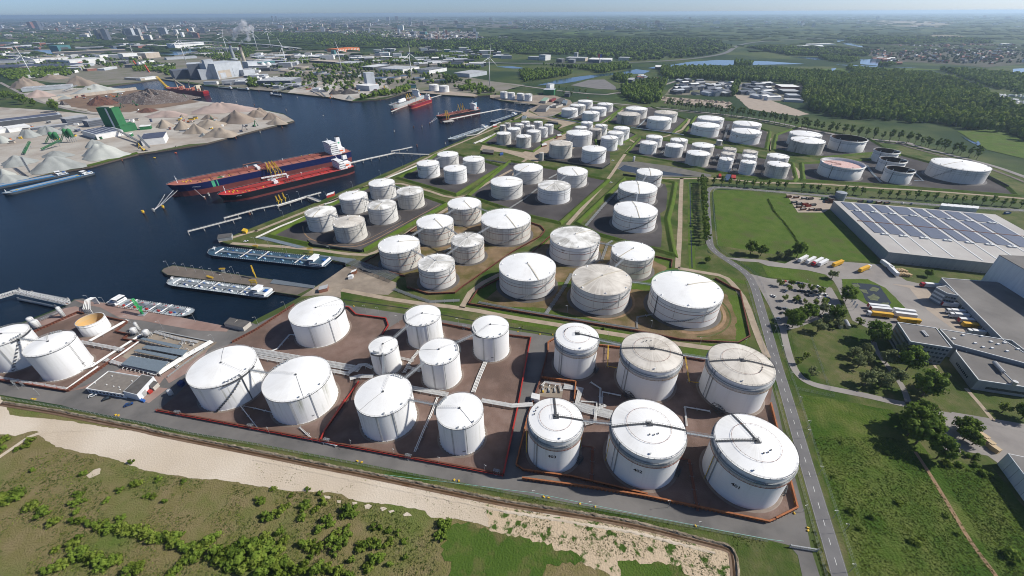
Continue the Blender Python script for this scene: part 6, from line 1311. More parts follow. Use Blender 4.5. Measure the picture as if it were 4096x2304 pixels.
# inland tank barges and dry barges
def barge(label,stern,bow,B,hull,deckm,fb=2.6,dry=False,name='tank_barge',wheel=None,cargo=None,dark=False,hatch=None,stripe=None):
 t,L=ship_root(name,label,'barge',stern,bow,None);
 r0=hull_ring(L,B*.94,-.8,.10,2.2,1.5,L-2.5,sl=.05); r1=hull_ring(L,B,fb,.10,2.4,0,L,sheer=.9,sl=.05); loft([r0,r1]).build('hull',hull,t); cap([(x,y,z-.35) for x,y,z in r1]).build('deck',deckm,t)
 loft([[(x,y*1.003,z-.15) for x,y,z in r1],[(x,y*1.003,z+.18) for x,y,z in r1]]).build('rubbing_strake',stripe or (m_white if not dark else m_gal),t)
 hx=L*.105; ww=B*.80
 MB().box(2.2,hx+2,-ww/2,ww/2,fb,fb+2.1).build('deck_house',m_white,t); MB().box(3,hx+1.3,-ww/2+.3,ww/2-.3,fb+2.1,fb+2.2).build('deck_house_roof',deckm,t)
 mb=MB()
 for s in (-1,1):
  for q in range(6): x=3+q*(hx-2)/6; mb.box(x,x+1.1,min(s*ww/2,s*(ww/2+.06)),max(s*ww/2,s*(ww/2+.06)),fb+.8,fb+1.6)
 mb.build('window_band',m_glass,t)
 MB().box(hx-1.5,hx+3.2,-ww*.33,ww*.33,fb+2.1,fb+4.6).build('wheelhouse',m_white,t); MB().box(hx-2.0,hx+3.8,-ww*.40,ww*.40,fb+4.6,fb+4.8).build('wheelhouse_roof',wheel or m_white,t); MB().box(hx+3.2,hx+3.3,-ww*.3,ww*.3,fb+3.2,fb+4.3).box(hx-1.4,hx+3,-ww*.34,ww*.34,fb+3.3,fb+4.3).build('wheelhouse_glass',m_glass,t)
 MB().obox((4.2,0,fb+2.2),(2.6,3.2,.9)).build('deck_boat',plain('boat_blue',(.02,.10,.32)),t)
 mast(t,L*.95,fb+.7,3.6)
 a,b=hx+6,L*.90
 if dry:
  for s in (-1,1): MB().box(a,b,s*B*.43-.15,s*B*.43+.15,fb-.3,fb+1.1).build('coaming',stripe or m_gal,t)
  MB().box(a,b,-B*.41,B*.41,fb-.3,fb+.65).build('hold_cargo',cargo,t)
 else:
  for q in range(4): MB().tube([(a,(q-1.5)*.55,fb+.9),(b,(q-1.5)*.55,fb+.9)],.16,5).build('deck_pipe',m_gal,t)
  MB().bar((a,1.6,fb+1.2),(b,1.6,fb+1.2),.8,.12).build('catwalk',m_gal,t)
  n=5
  for q in range(n):
   x=a+(b-a)*(q+.5)/n
   MB().bar((x+3,-B*.46,fb+.4),(x+3,B*.46,fb+.4),.18,.3).build('deck_beam',hull,t)
   if q in (0,2,3): MB().tube([(x,-B*.44,fb+1),(x,B*.44,fb+1)],.2,5).tube([(x+.8,-B*.44,fb+1),(x+.8,B*.44,fb+1)],.2,5).build('manifold_pipe',m_pipe,t)
   for s in (-1,1):
    MB().cyl(x-4,s*B*.25,fb-.3,fb+.6,.9,10).build('tank_hatch',hatch or m_sky,t); MB().cyl(x+5.5,s*B*.22,fb-.3,fb+.5,.5,8).build('tank_hatch',hatch or m_sky,t); MB().obox((x-1.5,s*B*.18,fb-.2),(1.6,.9,.8)).build('pump_unit',plain('pump_blue',(.03,.12,.38)),t)
  MB().bar((b+1.5,-B*.32,fb+.5),(b+1.5,B*.32,fb+.5),.7,.8).build('breakwater',m_white,t)
  mb=MB()
  for s in (-1,1):
   for q in range(int(L/2.2)): x=a+q*2.2; (mb.cyl(x,s*B*.48,fb-.2,fb+.45,.2,5) if x<b else None)
  tag(mb.build('bollard_row',m_white,t),kind='stuff')
 return t
def gp(s,z=0): return pts(s,z)
a,b=pts('C 1205,228 378,140',.4); barge('long dark blue tank barge with a blue deck moored at the terminal quay',a,b,17.5,m_bluehull,m_bargeblue,dark=False)
a,b=pts('C 806,442 95,350',.4); barge('pale grey-decked tank barge moored along the concrete jetty',a,b,12.5,m_hblk,m_bargegrey,hatch=m_white)
a,b=pts('02 1120,130 1945,255',.4); barge('short grey tank barge with blue deck pumps at the reddish quay',a,b,11.5,m_hblk,m_bargegrey,dark=True,hatch=m_red)
m_hold=plain('hold_grey',(.30,.33,.35)); m_blues=plain('blue_stripe',(.03,.16,.36))
a,b=pts('01 940,285 15,505',.2); barge('dry cargo barge with a grey hatch and blue stripe, outer one off the gravel heaps',a,b,11.4,plain('hull_mid_grey',(.07,.08,.09)),m_bargegrey,dry=True,name='cargo_barge',cargo=m_hold,stripe=m_blues)
a,b=pts('01 690,292 -260,470',.2); barge('dry cargo barge lying against the gravel shore, inner one with a blue stripe',a,b,11.4,plain('hull_mid_grey',(.07,.08,.09)),m_bargegrey,dry=True,name='cargo_barge',cargo=m_hold,stripe=m_blues)
a,b=pts('D 1052,388 690,515',.2); barge('pale barge with white hatches on the quay before the cluster of twelve',a,b,12,plain('hull_steel_grey',(.10,.12,.13)),plain('barge_pale_deck',(.42,.50,.53)),dark=True,hatch=m_white)
a,b=pts('D 1325,270 1085,352',.2); barge('blue-grey barge at the far end of the terminal quay',a,b,11,m_bluehull,m_bargegrey,dark=True)
a,b=pts('00 2335,890 2200,878',.2); barge('small dark barge by the power station quay',a,b,7,m_hblk,m_hold,dry=True,name='cargo_barge',cargo=m_hold)
a,b=pts('00 2505,900 2390,892',.2); barge('small dark barge right of its twin by the power station quay',a,b,7,m_hblk,m_hold,dry=True,name='cargo_barge',cargo=m_hold)
a,b=pts('10 145,945 255,962',.2); barge('small black barge at the asphalt works bank',a,b,8,m_hblk,m_hold,dry=True,name='cargo_barge',cargo=m_hold)
# floating crane by the bulk carrier
p=pts('00 1690,905',WZ)[0]; t=thing('floating_crane','yellow floating lattice crane on a blue pontoon by the bulk carrier','crane',(p.x,p.y,WZ)); MB().obox((0,0,-.5),(20,14,3)).build('pontoon',m_blues,t); MB().lattice((0,0,6),(-24,6,34),4.5,4,8,.6).build('boom',m_yel,t); MB().obox((0,0,2.5),(10,9,7)).build('cab',m_yel,t)
# buoys, dolphins and mooring ropes
for i,s in enumerate('01 1447,700|01 1648,650|01 188,488|01 792,345'.split('|')):
 p=pts(s,WZ)[0]; t=thing('mooring_buoy',('yellow mooring post standing alone left of the tied bow ropes','yellow mooring post beside the rope post off the blue tanker','yellow mooring post alongside the outer grey barge bow','yellow mooring post alongside the outer grey barge stern')[i],'mooring post',(p.x,p.y,WZ)); MB().cyl(0,0,-2,1.6,1.0,10).build('pile',m_rust,t); MB().cyl(0,0,1.6,3.2,1.5,10,1.2).build('head',m_yel,t); MB().lathe([(1.3,3.2),(1.3,4.0)],8,closed=False).build('rail',m_yel,t)
for i,s in enumerate('01 1550,680|01 2065,555|01 2105,520|01 2515,712|10 303,1110|10 262,1285|10 42,1335|10 1250,1010|10 1390,1325|10 1587,1285|10 1670,1280|10 1862,1240|10 1770,1230|10 1748,1250|00 2380,1030|00 2560,1060|00 2130,1000|01 1230,170|01 1778,40|11 1620,25|10 1905,1449|10 30,920|10 415,985|00 2375,1395'.split('|')):
 p=pts(s,WZ)[0]; t=thing('mooring_dolphin',ord_(i)+' dark mooring pile out in the harbour water','mooring pile',(p.x,p.y,WZ),0,'mooring piles'); MB().cyl(0,0,-2,3.2,1.1,8,.95).build('pile',m_rust if i%2 else m_rail,t); MB().cyl(0,0,3.2,3.5,1.2,8).build('cap',m_conc2 if i<4 else m_rust,t)
for i,s in enumerate('01 1555,140|01 1768,92|10 676,1162'.split('|')):
 p=pts(s,WZ)[0]; t=thing('float_buoy','small '+('yellow','orange','pale')[i]+' float on the open harbour water','buoy',(p.x,p.y,WZ)); MB().ico((0,0,.3),1.3,2,0,(1.6,1,.6)).build('hull',(m_yel,m_orange,m_pipe)[i],t); MB().cyl(0,0,.8,1.4,.3,6).build('post',m_rust,t)
def rope(lab,a,b,n=1,group='mooring ropes'):
 a=Vector(a);b=Vector(b); o=MB().tube([a,a*.66+b*.34-Vector((0,0,.8)),a*.33+b*.67-Vector((0,0,.6)),b],.16,4).build('mooring_rope',m_pipe,None,world=True); tag(o,lab,'rope',group)
P0=pts('01 1550,665',1)[0]
for i,s in enumerate(('01 1745,465','01 1785,468','01 1690,480')): rope(('right','middle','left')[i]+' of three bow ropes from the blue tanker to the rope post',P0,pts(s,9)[0] if i<2 else pts('01 1660,505',6)[0])
rope('pair of spring ropes from the blue tanker side to its post',pts('01 2065,545',1)[0],pts('01 1955,452',10)[0])
rope('bow rope from the far black tanker to a pile',pts('D 512,358',1)[0],pts('D 585,290',6)[0]); rope('second bow rope of the far black tanker to a pile',pts('D 535,345',1)[0],pts('D 600,295',5)[0])
# ---------------------------------------------------------------- far shore, power station, turbines, city
def hgt(p,s):                        # height above the plan point p of the photograph point s
 k,xy=s.split(); c=CROP[k]; x,y=map(float,xy.split(',')); x=c[0]+c[2]*x; y=c[1]+c[2]*y
 d=(x-2048)/CF*RT+(y-1152)/CF*DN+_fw; t=p.y/d.y; return max(2.0,CH+d.z*t)
def far_mat(n,c): return mat(n,c,tuple(v*.82 for v in c),sc=.08,coord='pos',rough=.8,lo=.4,hi=.7)
FM={'w':far_mat('far_white',(.72,.72,.70)),'g':far_mat('far_grey',(.37,.38,.39)),'d':far_mat('far_dark',(.075,.08,.09)),'s':far_mat('far_slate',(.115,.13,.16)),'b':far_mat('far_brick',(.23,.10,.075)),'c':far_mat('far_cream',(.50,.44,.36)),'t':far_mat('far_teal',(.07,.20,.21)),'o':far_mat('far_orange',(.60,.17,.04)),'p':far_mat('far_panel_grey',(.45,.48,.51)),'G':far_mat('silo_green',(.028,.15,.055)),'n':far_mat('far_tan',(.44,.38,.31)),'v':far_mat('solar_blue',(.075,.09,.14)),'r':far_mat('red_tile_roof',(.22,.085,.06)),'y':far_mat('far_yellow',(.6,.4,.05))}
def fbox(label,cat,A,B,depth,top,wall,roof,name='warehouse',group=None,over=.25,gable=0,win=0,z0=0):
 A=Vector((A.x,A.y,0));B=Vector((B.x,B.y,0)); d=(B-A); L=d.length; d.normalize(); n=Vector((-d.y,d.x,0))
 if n.y<0: n=-n
 h=top if isinstance(top,(int,float)) else hgt((A+B)/2,top)
 c=(A+B)/2+n*depth/2; t=thing(name,label,cat,(c.x,c.y,z0),math.atan2(d.y,d.x),group); f=1 if Vector((-d.y,d.x,0)).dot(n)>0 else -1
 MB().box(-L/2,L/2,-depth/2,depth/2,0,h).build('wall',FM[wall],t)
 if gable:
  a,b=L/2+.3,depth/2+.3; MB().add([(-a,-b,h),(a,-b,h),(a,b,h),(-a,b,h),(-a,0,h+gable),(a,0,h+gable)],[(0,1,5,4),(2,3,4,5),(0,4,3),(1,2,5)]).build('roof',FM[roof],t)
 else: MB().box(-L/2-over,L/2+over,-depth/2-over,depth/2+over,h,h+.5).build('roof',FM[roof],t)
 for q in range(win):
  z=2+(h-2)*q/win; MB().box(-L/2+1,L/2-1,-f*depth/2-.06,-f*depth/2+.0,z,z+1.3).build('window_band',FM['d'],t)
 return t,L,h,f
heap_m={'n':mat('brown_gravel',(.26,.21,.165),(.22,.175,.14),sc=.05,rough=.95),'p':mat('pink_gravel',(.40,.31,.27),(.33,.255,.22),sc=.05,rough=.95),'g':mat('grey_stone',(.30,.315,.30),(.23,.24,.23),sc=.05,rough=.95,bump=.3,bsc=.4),'l':mat('pale_stone',(.42,.43,.395),(.34,.355,.33),sc=.05,rough=.95),'b':mat('beige_sand',(.34,.285,.225),(.27,.225,.175),sc=.05,rough=.95),'k':mat('dark_asphalt_heap',(.055,.05,.047),(.09,.08,.075),sc=.05,rough=.95),'s':mat('scrap_metal',(.10,.075,.062),(.30,.28,.27),sc=.35,lo=.5,hi=.68,rough=.8,bump=1,bsc=.5),'x':mat('rusty_scrap',(.16,.065,.04),(.08,.045,.035),sc=.35,rough=.9,bump=1,bsc=.5)}
NH={'n':'brown gravel','p':'pinkish sand','g':'grey crushed stone','l':'pale greenish stone','b':'beige sand','k':'black asphalt granulate','s':'mixed grey scrap metal','x':'rust-red scrap'}
def heap(label,l,r,top,m,sy=.7):
 a,b=pts(l)[0],pts(r)[0]; c=(a+b)/2; R_=(b-a).length/2; c=c+Vector((c.x,c.y,0)).normalized()*R_*sy*.25; h=min(hgt(c,top),R_*.75); rg=random.Random(l)
 n=28;m_=9;vs=[];fs=[];ph=[rg.uniform(0,6) for _ in range(3)]
 for i in range(m_+1):
  q=i/m_
  for k in range(n):
   A=2*PI*k/n; rr=R_*q*(1+.12*sin(2*A+ph[0])+.14*sin(3*A+ph[1])+.08*sin(7*A+ph[2])); x=c.x+rr*cos(A);y=c.y+rr*sy*sin(A)
   z=h*(1-q**1.25)**1.1*(1+.10*noise.noise(Vector((x*.09,y*.09,1)))*1.6)+(.5 if m in 'sx' else .3)*h*noise.noise(Vector((x*.12,y*.12,3)))*(1-q); vs.append((x,y,max(z,.05)+.3))
 for i in range(m_):
  for k in range(n): fs.append((i*n+k,(i+1)*n+k,(i+1)*n+(k+1)%n,i*n+(k+1)%n))
 o=MB().add(vs,fs).build('heap',heap_m[m],None,world=True,smooth=m not in 'sx'); tag(o,label,'heap','heaps on the far shore')
HP='00 85,895 470,870 290,785 n|400,800 690,790 530,750 n|640,870 990,850 770,765 n|230,985 600,960 380,905 p|760,975 1190,900 930,850 l|500,1010 760,980 640,950 g|1290,1000 1830,1040 1450,905 s|880,1050 1180,1050 960,970 x|1940,1130 2540,1110 2250,1030 p|2200,1255 2600,1200 2340,1115 n|2470,1180 2720,1165 2530,1110 n|1510,1175 1890,1165 1700,1110 p|1870,1345 2110,1335 1960,1255 b|1740,1305 1960,1295 1880,1215 b|1980,1265 2260,1285 2060,1205 b|1560,1285 1770,1275 1640,1205 b|2000,1380 2100,1370 2045,1320 g|2060,1405 2400,1335 2260,1285 b|1790,1195 1900,1185 1840,1130 b|2030,1205 2200,1195 2100,1150 n|160,1395 440,1365 270,1295 g|370,1355 640,1345 470,1265 g|570,1315 800,1315 690,1260 g|-100,1445 150,1425 20,1335 l|830,1490 1110,1460 950,1400 g|1380,1130 1600,1120 1500,1085 x|590,1060 720,1050 640,1010 s'
for i,s in enumerate(HP[3:].split('|')):
 l,r,tp,m=s.split(); heap('%s heap on the far peninsula, %s listed from the power station side'%(NH[m],ord_(i)),'00 '+l,'00 '+r,'00 '+tp,m)
for i,s in enumerate('270,300 900,205 620,120 g|-50,245 420,165 220,125 g|-100,405 300,355 100,300 g|760,165 1330,95 1000,-5 l|-80,340 200,305 40,250 l|400,150 760,110 600,70 g'.split('|')):
 l,r,tp,m=s.split(); heap('%s heap beside the gravel shore behind the dry barges, %s from the right'%(NH[m],ord_(i)),'01 '+l,'01 '+r,'01 '+tp,m)
for i,s in enumerate('100,1262 335,1232 190,1185 b|70,1205 250,1190 140,1125 n|-40,1165 150,1150 70,1085 n|720,950 860,945 790,903 k|850,955 1010,935 930,896 k|1150,935 1240,930 1190,905 k|1230,925 1340,910 1280,886 k|895,1003 995,995 950,962 g|570,905 700,900 640,878 l|690,892 770,885 730,868 l|800,935 900,925 850,905 k|1000,905 1090,900 1040,880 k'.split('|')):
 l,r,tp,m=s.split(); heap('%s heap, %s along the %s'%(NH[m],ord_(i),'peninsula tip' if i<3 else 'asphalt works bank'),'10 '+l,'10 '+r,'10 '+tp,m)
rg=random.Random(11)
for i in range(26):
 x=1540+(i%13)*52+rg.uniform(-14,14); y=1000+(i//13)*42+(i%13)*3.2+rg.uniform(-8,8); w=rg.uniform(24,40); heap('brown soil heap, %s in the rows at the soil depot by the poplars'%ord_(i),'20 %d,%d'%(x-w,y),'20 %d,%d'%(x+w,y),'20 %d,%d'%(x,y-26),'n')
# --- named buildings: label|category|front-left|front-right|depth|height or top point|wall|roof|options
BL='''tall green silo tower with a pale stripe on the peninsula|building|00 1085,1325|00 1235,1330|16|00 1090,1090|G|G
low green hall joined to the silo tower|building|00 1235,1335|00 1390,1308|22|00 1320,1255|G|G
slate hall with glass bays left of the silo tower|building|00 690,1262|00 905,1228|26|00 640,1185|s|g|win
slate block right against the silo tower|building|00 905,1282|00 1062,1256|24|00 870,1210|s|g|win
low slate office in front of the slate hall|building|00 330,1312|00 690,1268|14|00 360,1270|s|g
long shed with rows of grey roof panels at the left edge|warehouse|00 -200,1300|00 640,1195|34|9|d|p
white ribbed shed left of the slate office|warehouse|00 100,1335|00 322,1302|34|7|w|w
white ribbed shed cut by the left edge|warehouse|00 -120,1362|00 95,1330|34|7|w|w
white hall with panelled roof before the silo tower|hall|00 840,1365|00 985,1408|42|9|w|p
open-fronted white hall with panelled roof at the water|hall|00 1440,1470|00 1670,1445|46|11|w|v
small pale green shed right of the silo tower|shed|00 1415,1310|00 1522,1300|14|6|G|w
long grey shed behind the pink heap|warehouse|00 225,925|00 725,890|48|00 220,878|p|g
white ribbed tent hall behind the brown heaps|hall|00 270,790|00 600,768|46|8|w|w
white warehouse with red lettering NISSAN|warehouse|00 720,662|00 1070,634|90|00 700,598|w|w
wide panel-roofed warehouse at the left edge|warehouse|00 -300,715|00 700,690|120|11|g|v
white warehouse behind the panel-roofed one|warehouse|00 -300,645|00 345,628|90|12|w|g
beige-roofed warehouse before the left basin|warehouse|00 340,622|00 700,600|90|12|w|n
long ribbed terminal roof beside the far basin|warehouse|00 540,552|00 1270,520|70|11|d|n
teal terminal with a gate-shaped end on the far basin|building|00 600,520|00 730,512|90|00 560,458|t|t
grey terminal roof right of the teal gate|warehouse|00 760,500|00 1040,490|80|10|s|g
white boat hall with a blue stripe across the basin|hall|00 1770,492|00 2065,472|80|00 1748,432|w|w
teal low sheds right of the white boat hall|warehouse|00 1905,506|00 2230,492|40|9|t|n
dark-roofed depot right of the basin|warehouse|00 1925,562|00 2260,545|60|10|w|d
pale long shed beside the grassy bank|warehouse|00 1680,604|00 1985,585|40|10|p|g
white factory with stepped halls|factory|00 1255,600|00 1400,590|60|00 1250,540|w|w
cream factory block right of the stepped halls|factory|00 1480,590|00 1620,575|60|00 1480,530|n|w
white silo pair shed by the red columns|shed|00 1450,640|00 1560,630|20|10|w|p
low red-brick depot below the white warehouse|depot|00 885,718|00 980,708|26|8|b|n
pale green depot beside the red-brick depot|depot|00 985,712|00 1115,690|26|7|p|w
power station: dark low fuel hall at the left|power station|00 1765,795|00 2015,775|60|00 1730,706|s|s
power station: tall pale block behind the fuel hall|power station|00 1930,800|00 2060,792|70|00 1920,645|s|p
power station: slim pale tower in the middle|power station|00 2115,800|00 2205,792|26|00 2115,605|p|p
power station: widest pale boiler hall|power station|00 2205,800|00 2465,762|80|00 2205,630|p|p
power station: hanging pale box on the left front|power station|00 2030,806|00 2140,798|20|00 2030,700|p|p
power station: low grey annex at the right|power station|00 2240,855|00 2380,848|30|00 2240,812|g|g
power station: small grey annex by the quay|power station|00 2395,838|00 2520,818|30|00 2395,798|p|g
grey block at the foot of the left chimneys|power station|00 2465,770|00 2576,755|40|00 2465,700|p|g
low white site office row by the scrap basin|office|00 1255,800|00 1420,812|14|6|n|g
white plant hall by the scrap basin|hall|00 1420,812|00 1600,790|24|7|w|w
dark hall on the bank below the wind turbines|warehouse|10 20,862|10 357,858|90|10 15,815|s|g
tall grey concrete mixing tower|tower|10 1130,892|10 1212,884|24|10 1120,735|p|p
low silver wing of the mixing tower|hall|10 1015,905|10 1145,918|40|10 1015,862|p|w
teal shed by the bank near the two quay tanks|shed|10 1490,893|10 1615,888|26|9|t|d
white-walled distribution hall in front of the middle turbine|warehouse|10 1235,722|10 1480,735|110|12|w|g
dark-roofed distribution hall right of the middle turbine|warehouse|10 1600,735|10 1745,745|110|12|w|d
grey distribution hall with trees before it|warehouse|10 1995,768|10 2150,782|100|12|p|g
distribution hall with ribbed skylights left of the middle turbine|warehouse|10 1060,700|10 1180,708|100|11|d|p
small white hall near the right turbine|warehouse|10 2040,672|10 2095,678|70|10|w|n
hall with pale edge behind the distribution halls|warehouse|10 1680,655|10 1850,662|90|11|d|g
hall with a row of vents left of the left turbine base|warehouse|10 800,662|10 960,668|90|11|g|g
long low depot behind the round basins|depot|10 540,628|10 800,645|50|8|d|n
orange furniture store with a ribbed front|store|10 832,528|10 1045,508|90|10 850,488|o|o
red-roofed store left of the orange one|store|10 690,515|10 830,525|70|10|t|r
teal tower sign building by the orange store|tower|10 762,560|10 795,562|12|10 760,508|t|t
large grey market hall below the far left turbines|market hall|10 0,600|10 420,588|120|12|g|p
white serrated market shed beside the market hall|market hall|10 430,592|10 690,575|50|9|w|p
green glass office beside the white domes|office|10 30,680|10 200,662|40|10 30,618|t|p|win
beige works block beside the round tanks|factory|10 205,675|10 290,668|40|10 205,640|n|n
grey boiler block left of the white domes|factory|10 -65,700|10 30,690|40|10 -60,620|p|p
dark mall block in the woods behind|building|10 1350,382|10 1470,392|60|20|d|d|win
grey tower left of the pair in the woods|tower|10 1552,365|10 1592,366|30|10 1552,322|s|p|win
green glass tower right of the pair in the woods|tower|10 1650,358|10 1704,360|30|10 1650,318|t|g|win
dark brick slab at the wood edge|building|10 1470,408|10 1610,416|30|16|b|d
blue office left of the highway pole sign|office|20 560,635|20 620,637|40|14|s|g|win
showroom row with a pole sign by the highway|showroom|20 760,632|20 880,636|80|14|s|w
white showroom by the highway|showroom|20 890,630|20 1000,632|80|12|w|w|win
grey hall behind the showroom row|hall|20 540,612|20 735,618|60|13|n|g
dark-glass office by the highway|office|20 445,630|20 500,633|30|14|d|g|win
white office block left of the highway sign|office|20 270,605|20 335,610|40|22|w|g|win
long grey school roof at the highway|building|20 160,600|20 265,604|40|12|g|g
low office right end of the showroom row|office|20 1070,608|20 1178,612|40|12|w|g|win
tall grey plant tower behind the showrooms|tower|20 620,585|20 655,586|20|24|g|g
pavilion with peaked white roofs by the canal|pavilion|20 1440,700|20 1535,702|40|9|d|w|gab
white greenhouse field on the right horizon|greenhouse|30 130,468|30 560,478|140|6|w|w
second greenhouse with pale ribs|greenhouse|30 420,455|30 680,455|80|6|w|w
grey barn roofs at the field edge|barn|30 2340,455|30 2450,458|60|8|g|w
red barn with a white roof at the allotment road|barn|30 130,905|30 312,908|50|8|r|w
black shed with a grey roof below the red barn|shed|30 150,952|30 318,955|45|8|d|g
silver shed with open bays below the black one|shed|30 205,990|30 322,992|30|7|g|p
low green shed by the tank road|shed|30 165,1025|30 350,1035|26|5|p|g
depot hall with grey roof at the harbour head|depot|20 1105,830|20 1210,835|50|9|s|g
white tanker plant block at the harbour head|factory|20 340,940|20 380,945|20|20 340,850|w|p
green and grey plant block beside the white one|factory|20 315,958|20 420,962|24|20 315,905|G|p
dark boat shed by the harbour road|shed|20 525,978|20 575,980|20|20 525,945|d|d'''
for l in BL.splitlines():
 f=l.split('|'); lab,cat,A,B,dep,top,wl,rf=f[:8]; op=f[8] if len(f)>8 else ''
 pw=lab.startswith('power station:'); lab=('pale grey power station block: '+lab[15:]) if pw else lab
 a,b=pts(A)[0],pts(B)[0]; top=float(top) if ' ' not in top else top
 t,L,h,sg=fbox(lab,cat,a,b,float(dep),top,wl,rf,name={'power station':'power_block'}.get(cat,cat.replace(' ','_')),gable=5 if op=='gab' else 0,win=3 if op=='win' else 0)
 D_=float(dep); fy=-sg*D_/2
 if 'NISSAN' in lab: wall_text('NISSAN',9,(-L*.18,fy,h-13),(sg,0,0),(0,0,1),(0,-sg,0),.15).build('lettering',plain('lettering_red',(.5,.02,.03)),t)
 if 'silo tower with' in lab: MB().box(L*.05,L*.17,fy-.1*sg,fy,0,h).build('stripe',FM['w'],t); MB().box(-L*.3,L*.3,-5,5,h+.5,h+2.5).build('penthouse',FM['n'],t)
 if 'orange furniture' in lab:
  for q in range(14): MB().box(-L/2+L*(q+.3)/14,-L/2+L*(q+.6)/14,fy-.2*sg,fy,1,h-1).build('rib',FM['w'],t)
 if 'blue stripe' in lab: MB().box(-L/2+3,L/2-3,fy-.1*sg,fy,h-7,h-4).build('stripe',FM['v'],t)
 if cat in('warehouse','hall') and L>40 and 'panel' not in lab:
  for q in range(int(min(10,L/16))): x=-L/2+(q+.5)*16; MB().box(x-.8,x+.8,-D_*.42,D_*.42,h+.5,h+.9).build('skylight',FM['p'] if rf!='p' else FM['w'],t)
 if rf=='v' or 'panel' in lab:
  for q in range(6): y=-D_*.45+q*D_*.155; MB().box(-L*.47,L*.47,y,y+D_*.11,h+.5,h+.8).build('solar_row',FM['v'],t)
 if 'boiler hall' in lab: MB().box(-L*.45,L*.0,fy-.3*sg,fy,2,h*.55).build('cream_base',FM['n'],t); MB().box(-L*.4,-L*.2,fy-.6*sg,fy-.3*sg,3,h*.4).build('door',FM['p'],t); MB().box(L*.1,L*.42,fy-.8*sg,fy,6,h*.6).build('hanging_box',FM['p'],t)
 if 'teal terminal' in lab: MB().box(-L*.3,L*.3,fy-.2*sg,fy,1,h*.7).build('gate_opening',FM['d'],t)
# chimneys
m_chc=plain('chimney_concrete',(.42,.36,.28)); m_chg=plain('chimney_grey',(.34,.37,.38))
for lab,b,tp,r0,r1,m in (('left grey chimney of the power station with a collar near its foot','F 944.5,259','F 912,176',7.5,5.2,m_chg),('right cream concrete chimney of the power station','F 987,275','F 961,181',7.2,5.2,m_chc)):
 p=pts(b)[0]; h=hgt(p,tp); t=thing('chimney',lab,'chimney',tuple(p),0,'power station chimneys'); MB().lathe([(r0,0),(r1,h-5)],20).build('shaft',m,t,smooth=True); MB().lathe([(r1+.1,h-5),(r1+.1,h),(r1-.8,h),(r1-.8,h-3)],20,closed=False).build('rusty_rim',m_rust,t)
 if m is m_chg: MB().lathe([(r0*1.0,h*.20),(r0*2.0,h*.24),(r0*2.0,h*.30),(r0*.95,h*.34)],20,closed=False).build('collar',m_chg,t)
 if m is m_chg: PL0=Vector((p.x,p.y,h))
 else: PL1=Vector((p.x,p.y,h))
# steam plume: two soft bodies of vapour
sm=bpy.data.materials.new('steam'); sm.use_nodes=True; nt=sm.node_tree; nt.nodes.clear(); ou=nt.nodes.new('ShaderNodeOutputMaterial'); pv=nt.nodes.new('ShaderNodeVolumePrincipled'); tc=nt.nodes.new('ShaderNodeNewGeometry'); no=nt.nodes.new('ShaderNodeTexNoise'); no.inputs['Scale'].default_value=.06; no.inputs['Detail'].default_value=4; mr=nt.nodes.new('ShaderNodeMapRange'); mr.inputs[1].default_value=.42; mr.inputs[2].default_value=.6; mr.inputs[3].default_value=0; mr.inputs[4].default_value=.11
nt.links.new(tc.outputs['Position'],no.inputs['Vector']); nt.links.new(no.outputs['Fac'],mr.inputs[0]); nt.links.new(mr.outputs[0],pv.inputs['Density']); pv.inputs['Color'].default_value=(.97,.97,.98,1); pv.inputs['Anisotropy'].default_value=.3; nt.links.new(pv.outputs[0],ou.inputs['Volume'])
for nm,P,ex,lab in (('steam_plume',PL0,(pts('F 925,160')[0],'F 960,118'),'white steam plume rising from the left chimney'),('steam_plume',PL1,None,'shorter white steam plume from the right chimney')):
 mb=MB(); rr=random.Random(2); n=34 if ex else 18
 dx=(105,60) if ex else (95,40)
 bm=bmesh.new()
 for q in range(n):
  f=q/(n-1); r=(4+(13 if ex else 8)*f**.8)*rr.uniform(.5,1.1); bmesh.ops.create_icosphere(bm,subdivisions=2,radius=r,matrix=Matrix.Translation((P.x+rr.gauss(0,7)*f+dx[0]*f*(.9 if ex else .8),P.y+rr.uniform(-4,4)-8*f,P.z+2+rr.gauss(0,7)*f+(66 if ex else 40)*f**.85)))
 me=bpy.data.meshes.new('steam_plume'); bm.to_mesh(me); bm.free(); o=bpy.data.objects.new('steam_plume',me); COL.objects.link(o); me.materials.append(sm)
 md=o.modifiers.new('merge','REMESH'); md.mode='VOXEL'; md.voxel_size=3.0; ds=o.modifiers.new('rough','DISPLACE'); tx=bpy.data.textures.new('clouds','CLOUDS'); tx.noise_scale=14; ds.texture=tx; ds.strength=9; tag(o,lab,'steam','steam plumes')
